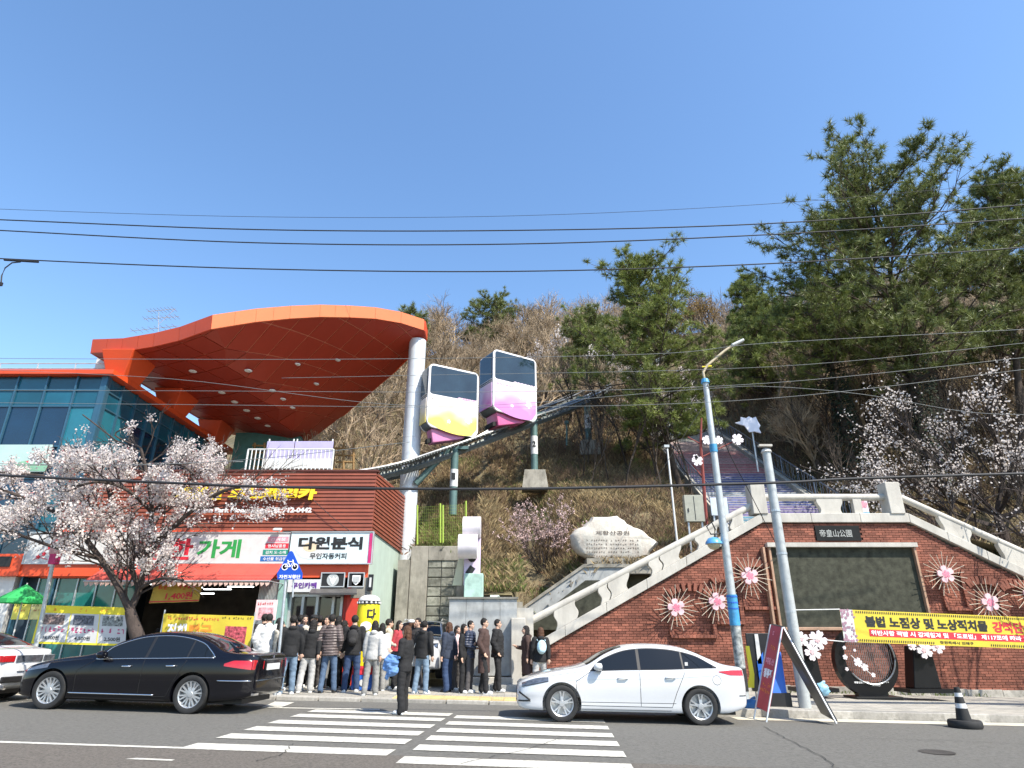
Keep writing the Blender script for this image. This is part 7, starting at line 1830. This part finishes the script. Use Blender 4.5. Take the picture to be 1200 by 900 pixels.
# ---- undergrowth: dry grass, brush
def tuftmesh(name, pts, m, blades, hgt, wdt, rng, lean=.5, kind='stuff'):
    V, F = [], []
    for (x, y, z) in pts:
        for _ in range(blades):
            a = rng.random()*6.283; l = hgt*rng.uniform(.5, 1.3); w_ = wdt*rng.uniform(.6,1.3); dx, dy = rng.gauss(0, lean)*l, rng.gauss(0, lean)*l
            ox, oy = x+rng.gauss(0,.10), y+rng.gauss(0,.10); n = len(V)
            ca, sa = math.cos(a)*w_, math.sin(a)*w_
            V += [(ox-ca, oy-sa, z-.03), (ox+ca, oy+sa, z-.03), (ox+dx*.5+ca*.6, oy+dy*.5+sa*.6, z+l*.65), (ox+dx, oy+dy, z+l*.95)]; F += [(n,n+1,n+2), (n,n+2,n+3)]
    me = bpy.data.meshes.new(name); me.from_pydata(V, [], F); me.materials.append(m); me.update(); o = link(name, me); o['kind'] = kind; return o
def slope_pts(n, x0, x1, y0, y1, rng, cond=None, nz=.0):
    o = []
    while len(o) < n:
        x = rng.uniform(x0, x1); y = y0+(y1-y0)*rng.random()**1.3
        if abs(x-stair_x(y)) < 2.9 and y < 52: continue
        if cond and not cond(x, y): continue
        o.append((x, y, H(x, y)))
    return o
straw = thin(island(mat('dry_grass_blades', (.31,.235,.125), .9, var=.45, scale=1.1), .45), .3)
greeng = thin(island(mat('green_grass_blades', (.15,.19,.05), .8, var=.4, scale=1.5), .4), .3)
leaflit = island(mat('leaf_litter', (.15,.085,.045), .9, var=.4), .5)
front = lambda x, y: (y > 26.2 or x > -1.3)
tuftmesh('dry_grass', slope_pts(14000, -3.8, 9, 21.6, 36, rng, lambda x, y: front(x, y) and mn.noise((x*.5, y*.5, 5)) > -.28), straw, 7, .24, .009, rng)
tuftmesh('green_grass', slope_pts(6500, -3.8, 9, 21.6, 36, rng, lambda x, y: front(x, y) and (mn.noise((x*.45, y*.45, 9)) > .12 or y < 23.2)), greeng, 8, .18, .009, rng)
tuftmesh('green_grass', slope_pts(1300, -3.7, -1.5, 25.7, 28.2, rng), greeng, 7, .26, .013, rng)
tuftmesh('dry_grass', slope_pts(15000, -14, 40, 29, 58, rng, lambda x, y: y > 30), straw, 5, .32, .013, rng)
tuftmesh('dry_grass', slope_pts(4500, 14, 27, 22, 34, rng, lambda x, y: mn.noise((x*.5, y*.5, 5)) > -.1), straw, 5, .3, .014, rng)
tuftmesh('green_grass', slope_pts(2500, 14, 27, 22, 34, rng, lambda x, y: mn.noise((x*.5, y*.5, 2)) > 0), mat('ivy_green', (.035,.06,.02), .7, var=.4), 6, .22, .03, rng, .8)
tuftmesh('leaf_litter', slope_pts(14000, -6, 30, 22, 44, rng, lambda x, y: (front(x, y) or x > 0)), leaflit, 3, .10, .03, rng, 1.4)
# brush: clouds of twigs close to the ground
def brush(name, n, x0, x1, y0, y1, m, hgt, r, rng, cond=None):
    V, F = [], []
    for (x, y, z) in slope_pts(n, x0, x1, y0, y1, rng, cond):
        b = Vector((x, y, z-.05)); d = Vector((rng.gauss(0,.35), rng.gauss(0,.35), 1)).normalized(); L = hgt*rng.uniform(.5,1.2); q = b+d*L*.5; e = q+(d+Vector((rng.gauss(0,.3), rng.gauss(0,.3), .1))).normalized()*L*.5
        skinny(V, F, b, q, r, r*.8, rng); skinny(V, F, q, e, r*.8, r*.3, rng)
        for _ in range(3):
            s = b.lerp(q, rng.uniform(.4,1)); skinny(V, F, s, s+(d+Vector((rng.gauss(0,.7), rng.gauss(0,.7), .2))).normalized()*L*.4, r*.6, r*.3, rng)
    o = link(name, pymesh(name, V, F, m)); o['kind'] = 'stuff'; return o
brush('dry_brush', 4600, -3.8, 9, 24, 37, island(mat('brush_twigs', (.15,.095,.06), .9, var=.4), .35), .85, .008, rng, lambda x, y: front(x, y) and mn.noise((x*.4, y*.4, 11)) > -.1)
brush('dark_brush', 5200, 14, 34, 22.4, 46, island(mat('brush_dark_twigs', (.085,.055,.04), .9, var=.4), .35), 1.5, .010, rng)
brush('dry_brush', 5200, -16, 46, 34, 64, _mats['brush_twigs'], 2.4, .016, rng)
# ---- pines
needle = island(thin(mat('pine_needles', (.21,.25,.065), .5, var=.4, scale=.8), .25), .45)
needle_d = island(thin(mat('pine_needles_dark', (.175,.205,.062), .5, var=.4, scale=.8), .2), .45)
def pine(name, lab, base, top, R_, seed, trunk_r, m, tiers, t0=.3, shape=None, dens=1.0, nl=.30, tiltv=.25, grp=None):
    rg = random.Random(seed); base, top = Vector(base), Vector(top); t = thing(name, lab, 'tree', base, grp)
    V, F, NV, NF = [], [], [], []
    ctrl = [base+Vector((0,0,-.8)), base, base.lerp(top,.3)+Vector((rg.uniform(-.3,.3),0,0)), base.lerp(top,.65)+Vector((rg.uniform(-.25,.25),0,0)), top]
    tp = catmull(ctrl, 5); n = len(tp); tb = MB(); tb.tube(tp, [trunk_r*(1-.88*(i/(n-1))**1.1) for i in range(n)], 10); tb.build('trunk', bark, t, smooth=True)
    def tuft(p, d, ln):
        k = int(30*dens)
        for _ in range(k):
            a = (d*.55+Vector((rg.gauss(0,.8), rg.gauss(0,.8), rg.gauss(0,.7)+.1))).normalized()*ln*rg.uniform(.65,1.1)
            s = a.cross(Vector((rg.uniform(-1,1), rg.uniform(-1,1), rg.uniform(-1,1)))).normalized()*ln*.045; i = len(NV); o = p-d*rg.uniform(0, ln*.35)
            NV.extend([tuple(o-s), tuple(o+s), tuple(o+a)]); NF.append((i, i+1, i+2))
    for i in range(tiers):
        f = t0+(1-t0)*(i+.5)/tiers; p = tp[min(n-1, int(f*(n-1)))].lerp(tp[min(n-1, int(f*(n-1))+1)], f*(n-1)-int(f*(n-1)))
        rr = R_*(shape(f) if shape else (1-f)**.7*1.15+.08)
        nb = rg.randint(3, 5) if f < .9 else 3; a0 = rg.uniform(0, 6.28)
        for b_ in range(nb):
            a = a0+b_*6.283/nb+rg.uniform(-.5,.5); L = rr*rg.uniform(.55,1.15); d = Vector((math.cos(a), math.sin(a), tiltv*rg.uniform(.2,1.5)+(f-.5)*.5)).normalized()
            q = [p]; dd = d
            sg = 5
            for s in range(sg): dd = (dd+Vector((rg.gauss(0,.12), rg.gauss(0,.12), rg.gauss(.05,.09)))).normalized(); q.append(q[-1]+dd*L/sg)
            r0 = trunk_r*.30*(1-f*.55)
            for s in range(sg): skinny(V, F, q[s], q[s+1], r0*(1-s/sg)+.012, r0*(1-(s+1)/sg)+.010, rg)
            for s in range(1, sg+1):
                for _ in range(rg.randint(3, 5)):
                    if s < 2 and rg.random() < .5: continue
                    s0 = q[s-1].lerp(q[s], rg.random()); ad = (dd*.7+Vector((rg.gauss(0,.6), rg.gauss(0,.6), rg.gauss(.25,.3)))).normalized(); l2 = L*rg.uniform(.12,.28)+.25
                    e = s0+ad*l2; skinny(V, F, s0, e, .016, .008, rg)
                    tuft(e, (ad+Vector((0,0,.35))).normalized(), nl*rg.uniform(.8,1.15))
                    if l2 > .55:
                        for _ in range(2):
                            c = s0.lerp(e, rg.uniform(.4,.8)); d3 = (ad+Vector((rg.gauss(0,.9), rg.gauss(0,.9), rg.gauss(.4,.3)))).normalized(); q3 = c+d3*rg.uniform(.2,.4); skinny(V, F, c, q3, .01, .006, rg); tuft(q3, d3, nl*rg.uniform(.7,1.05))
    link('limb', pymesh('limb', V, F, bark), t); t.children[-1]['kind'] = 'stuff'; link('needles', pymesh('needles', NV, NF, m), t)['kind'] = 'stuff'
    print(name, len(NF)); return t
def hb(px, py, Y): p = at(px, py, Y); return Vector((p.x, p.y, H(p.x, p.y)))
pb = hb(797, 555, 31); pt = at(742, 314, 30.5)
pine('pine_tree', 'tall pine in the middle with its trunk leaning left over the painted stair', (pb.x, 31, pb.z), pt, 5.2, 21, .20, needle, 18, .42, lambda f: (1.0 if f < .62 else (1-f)*2.0+.24)*(.82+.35*math.sin(f*23)), 1.0, .36)
p2 = at(1090, 560, 29); tp2 = at(1022, 222, 29.5)
pine('pine_tree', 'biggest pine at the right, its dark crown reaching highest in the sky', (p2.x, 29, H(p2.x, 29)), tp2, 6.3, 33, .36, needle_d, 20, .50, lambda f: 1.0 if f < .78 else (1-f)*2.2+.5, 1.0, .44, .30)
p3 = at(1205, 560, 31); tp3 = at(1168, 212, 31)
pine('pine_tree', 'dark pine at the right edge behind the tallest one', (p3.x, 31, H(p3.x, 31)), tp3, 4.6, 35, .28, needle_d, 15, .52, lambda f: 1.0 if f < .7 else (1-f)*2.4+.2, 1.0, .42, .3)
p4 = at(1003, 560, 30); tp4 = at(958, 330, 30)
pine('pine_tree', 'smaller pine with an ivy-dark trunk right of the painted stair', (p4.x, 30, H(p4.x, 30)), tp4, 3.6, 41, .24, needle, 10, .6, lambda f: 1.0, 1.0, .34, .15)
p5 = at(905, 470, 40); tp5 = at(872, 330, 40)
pine('pine_tree', 'light green pine on the slope above the painted stair', (p5.x, 40, H(p5.x, 40)), tp5, 3.6, 43, .2, needle, 20, .3, None, 1.1, .36)
for i, (px, py, Y, hgt, rr, lb) in enumerate(((577,372,58,7,5.0,'pine on the hilltop behind the bare trees above the monorail cabins'), (484,384,52,5,2.2,'small dark pine on the skyline just behind the canopy tip'))):
    tpx = at(px, py-14, Y); pine('pine_tree', lb, (tpx.x, Y, tpx.z-hgt), tpx, rr, 60+i, .16, needle_d, 9, .4, lambda f: .9-.4*f, .8, .42)
p6 = hb(700, 420, 40); pine('pine_tree', 'dark low pine behind the middle pine on its left', (at(690,420,42).x, 42, H(at(690,420,42).x, 42)), at(690,385,42)+Vector((0,0,.5)), 3.2, 71, .18, needle_d, 14, .2, lambda f: 1.1-f*.6, 1.0, .36)
# ivy on two trunks
ivy = island(mat('ivy_leaves', (.018,.03,.012), .6, var=.4), .5)
def ivy_on(x, y, z0, z1, r, lean, rng, lab):
    V, F = [], []
    for i in range(3200):
        f = rng.random(); a = rng.random()*6.283; rr = r*(1.1-.5*f)*rng.uniform(.5,1.25); c = Vector((x+lean*f+rr*math.cos(a), y+rr*math.sin(a), z0+(z1-z0)*f))
        u = Vector((rng.gauss(0,1), rng.gauss(0,1), rng.gauss(0,1))).normalized()*.075; v = u.orthogonal().normalized()*.06; n = len(V); V += [tuple(c-u), tuple(c+v), tuple(c+u), tuple(c-v)]; F.append((n,n+1,n+2,n+3))
    o = link('ivy', pymesh('ivy', V, F, ivy)); tag(o, lab, 'ivy'); o['kind'] = 'stuff'
ivy_on(p2.x, 29, H(p2.x,29)-.2, at(1070,385,29).z, .75, at(1070,385,29).x-p2.x, rng, 'dark ivy clothing the trunk of the biggest pine')
ivy_on(p4.x, 30, H(p4.x,30)-.2, at(968,380,30).z, .55, at(968,380,30).x-p4.x, rng, 'dark ivy clothing the trunk of the pine beside the stair')
# ---- cherries
petal = thin(island(mat('cherry_petals', (.74,.68,.645), .6, var=.12, scale=6), .10), .45)
petal_dk = thin(island(mat('cherry_calyx', (.38,.16,.16), .6, var=.2), .3), .3)
def flowers(rg, tips, V, F, size, per, spread, M):
    for (p, d) in tips:
        for _ in range(per):
            c = p - d*rg.uniform(0, spread*2.2) + Vector((rg.gauss(0,spread), rg.gauss(0,spread), rg.gauss(0,spread)))
            u = Vector((rg.gauss(0,1), rg.gauss(0,1), rg.gauss(0,1))).normalized(); v = u.orthogonal().normalized(); w_ = u.cross(v)
            s = size*rg.uniform(.7,1.2); n = len(V)
            for k in range(5):
                a = k*1.2566+rg.uniform(-.1,.1); e = v*math.cos(a)+w_*math.sin(a); V.append(tuple(c+e*s+u*s*.25))
            V.append(tuple(c)); F += [(n+5, n+k, n+(k+1) % 5) for k in range(5)]; M += [0]*5
def cherry(name, lab, base, seed, hgt, spread, limbs, per, size, lv=3, tr=.16, m=petal, up=.1, trunk_pts=None, kids=(3,4), clump=.07):
    rg = random.Random(seed); base = Vector(base); t = thing(name, lab, 'tree', base)
    V, F, tips = [], [], []
    tpts = trunk_pts or [base+Vector((0,0,-.2)), base+Vector((.03,0,hgt*.2)), base+Vector((-.03,0,hgt*.38))]
    tb = MB(); T = catmull([Vector(q) for q in tpts], 5); tb.tube(T, [tr*(1.15-.5*i/(len(T)-1)) for i in range(len(T))], 10); tb.build('trunk', mat('cherry_bark', (.06,.045,.038), .9, var=.4, scale=6, bump=1, bscale=18), t, smooth=True)
    for (dx, dy, dz, L, z0) in limbs:
        p = T[-1] if z0 >= 1 else T[int(z0*(len(T)-1))]
        d = Vector((dx, dy, dz)).normalized(); grow(rg, V, F, p, d, L, tr*.5, lv, tips, .52, up, kids, 5, 0, .006, .66)
    o = link('limb', pymesh('limb', V, F, _mats['cherry_bark']), t); o['kind'] = 'stuff'
    FV, FF, M = [], [], []; flowers(rg, tips, FV, FF, size, per, clump, M)
    o = link('blossoms', pymesh('blossoms', FV, FF, m), t); o['kind'] = 'stuff'; print(name, len(tips), len(FF)); return t
Yt = 17.9; cbs = at(160, 800, Yt); T0 = Vector((cbs.x, Yt, HL+gz(cbs.x)))
fk = at(152, 715, Yt)
t = cherry('cherry_tree', 'blossoming cherry tree on the sidewalk in front of the shops behind the black car', T0, 77, 6, 3, [], 0, 0, trunk_pts=[T0+Vector((0,0,-.2)), at(163,760,Yt), at(156,730,Yt), fk], tr=.19)
for c_ in list(t.children):
    if c_.name.startswith(('limb', 'blossoms')): bpy.data.objects.remove(c_)
rg = random.Random(78); V, F, tips = [], [], []
def limbto(P, r, ends, lv=2, L0=1.15):
    P = catmull([Vector(p) for p in P], 4); n = len(P)
    for i in range(n-1): skinny2(V, F, P[i], P[i+1], r*(1-.75*i/n)+.012, r*(1-.75*(i+1)/n)+.012)
    for i in range(2, n):
        for _ in range(ends):
            d = (P[i]-P[i-1]).normalized(); a = rg.uniform(0,6.283); o = Matrix.Rotation(a, 3, d) @ d.orthogonal().normalized(); s = rg.uniform(.5,1.2)
            nd = (d*math.cos(s)+o*math.sin(s)+Vector((0,0,.15))).normalized(); grow(rg, V, F, P[i], nd, L0*rg.uniform(.6,1.1)*(1-.35*i/n), r*.3*(1-.6*i/n)+.01, lv, tips, .6, .1, (3,4), 3, 0, .004, .62)
def skinny2(V, F, a, b, r0, r1):
    mb = MB(); mb.tube([a, b], [r0, r1], 7, caps=False); n = len(V); V += mb.v; F += [tuple(i+n for i in f) for f in mb.f]
A = lambda px, py, dy=0: at(px, py, Yt+dy)
limbto([fk, A(140,690,-.1), A(118,655,-.3), A(85,615,-.6), A(45,590,-.8), A(5,575,-1)], .09, 1)
limbto([fk, A(163,690,.1), A(172,650,.2), A(178,600,.2), A(172,555,.1), A(165,525,0)], .09, 1)
limbto([A(172,650,.2), A(195,625,.0), A(230,595,-.3), A(262,575,-.5), A(300,568,-.6)], .065, 1)
limbto([A(163,690,.1), A(150,655,.5), A(135,610,.8), A(125,570,1.0), A(110,545,1.1)], .065, 1)
limbto([A(118,655,-.3), A(90,648,-.7), A(60,640,-1.0), A(25,628,-1.2), A(-20,615,-1.3)], .045, 1)
limbto([A(178,600,.2), A(205,580,.6), A(228,560,.9), A(250,552,1.1)], .045, 1)
limbto([A(135,610,.8), A(95,585,.6), A(60,560,.6), A(15,555,.6), A(-30,550,.5)], .045, 1)
limbto([A(172,555,.1), A(190,545,-.4), A(212,545,-.7), A(228,556,-.8)], .04, 1, L0=.7)
limbto([A(178,600,.2), A(150,575,-.8), A(120,565,-1.2), A(88,570,-1.3)], .045, 1, L0=.9)
limbto([A(163,690,0), A(188,678,-.5), A(215,680,-.8)], .04, 1, L0=.6)
limbto([A(172,555,.1), A(150,530,.1), A(128,510,.2), A(97,486,.3)], .02, 0); limbto([A(165,525,0), A(135,510,0), A(150,500,0)], .015, 0)
o = link('limb', pymesh('limb', V, F, _mats['cherry_bark']), t); o['kind'] = 'stuff'
FV, FF, M = [], [], []; 
def okt(p):
    d = p - Vector((0,0,EYE)); zc = d.y*cp + d.z*sp; px = 600+FPX*d.x/zc; py = 450-FPX*(d.z*cp-d.y*sp)/zc
    if py > 612 and px > 205: return False
    if px > 262 and not 560 < py < 612: return False
    if py < 522 and (px*7.3+py*3.1) % 1 > .16: return False
    return py < 712 and mn.noise(p*1.3) > -.30
keep = [q for q in tips if okt(q[0]) and rg.random() < .95]; print('cherry tips', len(keep))
flowers(rg, keep, FV, FF, .030, 26, .075, M); o = link('blossoms', pymesh('blossoms', FV, FF, petal), t); o['kind'] = 'stuff'
FV, FF, M = [], [], []; flowers(rg, keep[::2], FV, FF, .022, 4, .09, M); o = link('calyxes', pymesh('calyxes', FV, FF, petal_dk), t); o['kind'] = 'stuff'
# right cherry on the slope, white blossoms up the hill, pink shrub
pc = at(1165, 590, 26); pcz = H(pc.x, 26)
cherry('cherry_tree', 'blossoming cherry tree on the slope at the right edge', (pc.x, 26, pcz-.3), 81, 6, 3, [(-1,-.3,.9,2.9,1), (-1.2,0,.25,3.3,1), (.2,-.4,1,2.7,1), (1,-.2,.8,2.9,1), (-.5,.4,1.2,2.9,1), (-1.3,-.4,.02,2.9,.7), (.9,.3,.3,2.7,.8), (-.2,-.9,.35,2.0,.9), (1.2,-.3,.1,2.4,.9)], 12, .045, 3, .2, clump=.13, kids=(3,4))
pc = at(1110, 600, 24.5); cherry('cherry_tree', 'low spreading cherry branch mass just behind the right balustrade', (pc.x, 24.6, H(pc.x,24.6)-.2), 82, 3.5, 3, [(-1,-.2,.5,1.9,1), (.9,0,.5,2.1,1), (.1,-.2,1,1.6,1), (-.4,.5,.8,1.7,1), (1.2,.1,.2,2.1,.8)], 8, .040, 3, .1, clump=.11)
for i, (px, py, Y, lb) in enumerate(((770,500,38,'cherry in white blossom on the slope behind the middle pine trunk'), (720,492,41,'cherry in white blossom left of the middle pine beside the last pylon'), (800,468,46,'cherry in white blossom at the top of the painted stair'), (660,480,46,'small white cherry above the third pylon'))):
    q = hb(px, py, Y); cherry('cherry_tree', lb, (q.x, Y, q.z-.2), 90+i, 4, 3, [(-1,0,.5,1.7,1), (1,-.2,.5,1.8,1), (0,-.3,1,1.6,1), (.5,.5,.8,1.5,1), (-.5,.5,.6,1.5,1)], 9, .065, 3, .1, clump=.16, kids=(3,3))
shrub_petal = thin(island(mat('pink_petals', (.70,.52,.49), .6, var=.15), .25), .3)
q = at(636, 640, 26.0); cherry('pink_shrub', 'pale pink flowering shrub on the slope left of the memorial stone', (q.x, 26.0, H(q.x,26.0)-.1), 99, 2.4, 2, [(math.cos(a)*.95, math.sin(a)*.5, 1, 1.35, 0) for a in [i*.48 for i in range(13)]], 8, .026, 3, .04, m=shrub_petal, up=.3, kids=(3,4), clump=.04)
for c_ in C.objects:
    if c_.name.startswith('pink_shrub'): c_['category'] = 'shrub'
# golden shrub clump behind the middle pine, at right of it
gold = island(thin(mat('golden_leaves', (.30,.19,.05), .8, var=.3), .3), .3)
for i, (px, py, Y) in enumerate(((835,390,50),(822,362,53))):
    q = at(px, py, Y); t = thing('golden_shrub', ('golden brown leafy tree on the skyline between the pines, the lower one', 'golden brown leafy tree on the skyline between the pines, the upper one')[i], 'tree', (q.x, Y, H(q.x, Y)))
    rg = random.Random(200+i); V, F, tips = [], [], []; z = H(q.x, Y); grow(rg, V, F, Vector((q.x, Y, z)), Vector((0,0,1)), 2.6, .1, 4, tips, .6, .3, (3,4), 3, 0, .01, .7); o = link('limb', pymesh('limb', V, F, bark), t); o['kind'] = 'stuff'
    FV, FF, M = [], [], []; flowers(rg, tips, FV, FF, .05, 6, .2, M); o = link('leaves', pymesh('leaves', FV, FF, gold), t); o['kind'] = 'stuff'
# small weeds by the wall
wp = [(x, YW-.16+rng.uniform(-.05,.0), gz(x)+HR) for x in (rng.uniform(5, 14) for _ in range(60))]
tuftmesh('weeds', wp, greeng, 5, .10, .012, rng)
fp = []
rgp = random.Random(9)
for _ in range(900):
    x = rgp.uniform(-16, -6); y = rgp.uniform(14.6, 20); fp.append((x, y, gz(x)+(HL if y > KL else .012)))
V, F = [], []
for (x, y, z) in fp: n = len(V); s = .014; V += [(x-s, y-s, z+.004), (x+s, y-s*.4, z+.004), (x+s*.3, y+s, z+.008)]; F.append((n,n+1,n+2))
o = link('fallen_petals', pymesh('fallen_petals', V, F, petal)); o['kind'] = 'stuff'

cherry('cherry_tree', 'roadside cherry just outside the right edge whose branches shade the brick wall', (17.6, 17.4, gz(17.6)+HR), 120, 6, 3, [(-1,.1,.7,2.3,1), (.6,-.3,1,2.4,1), (-.5,.5,1,2.4,1), (0,-.7,.8,2.2,1), (-.9,-.5,.45,2.0,1), (.8,.4,.6,2.0,1)], 3, .035, 3, .17, clump=.1, kids=(3,3))
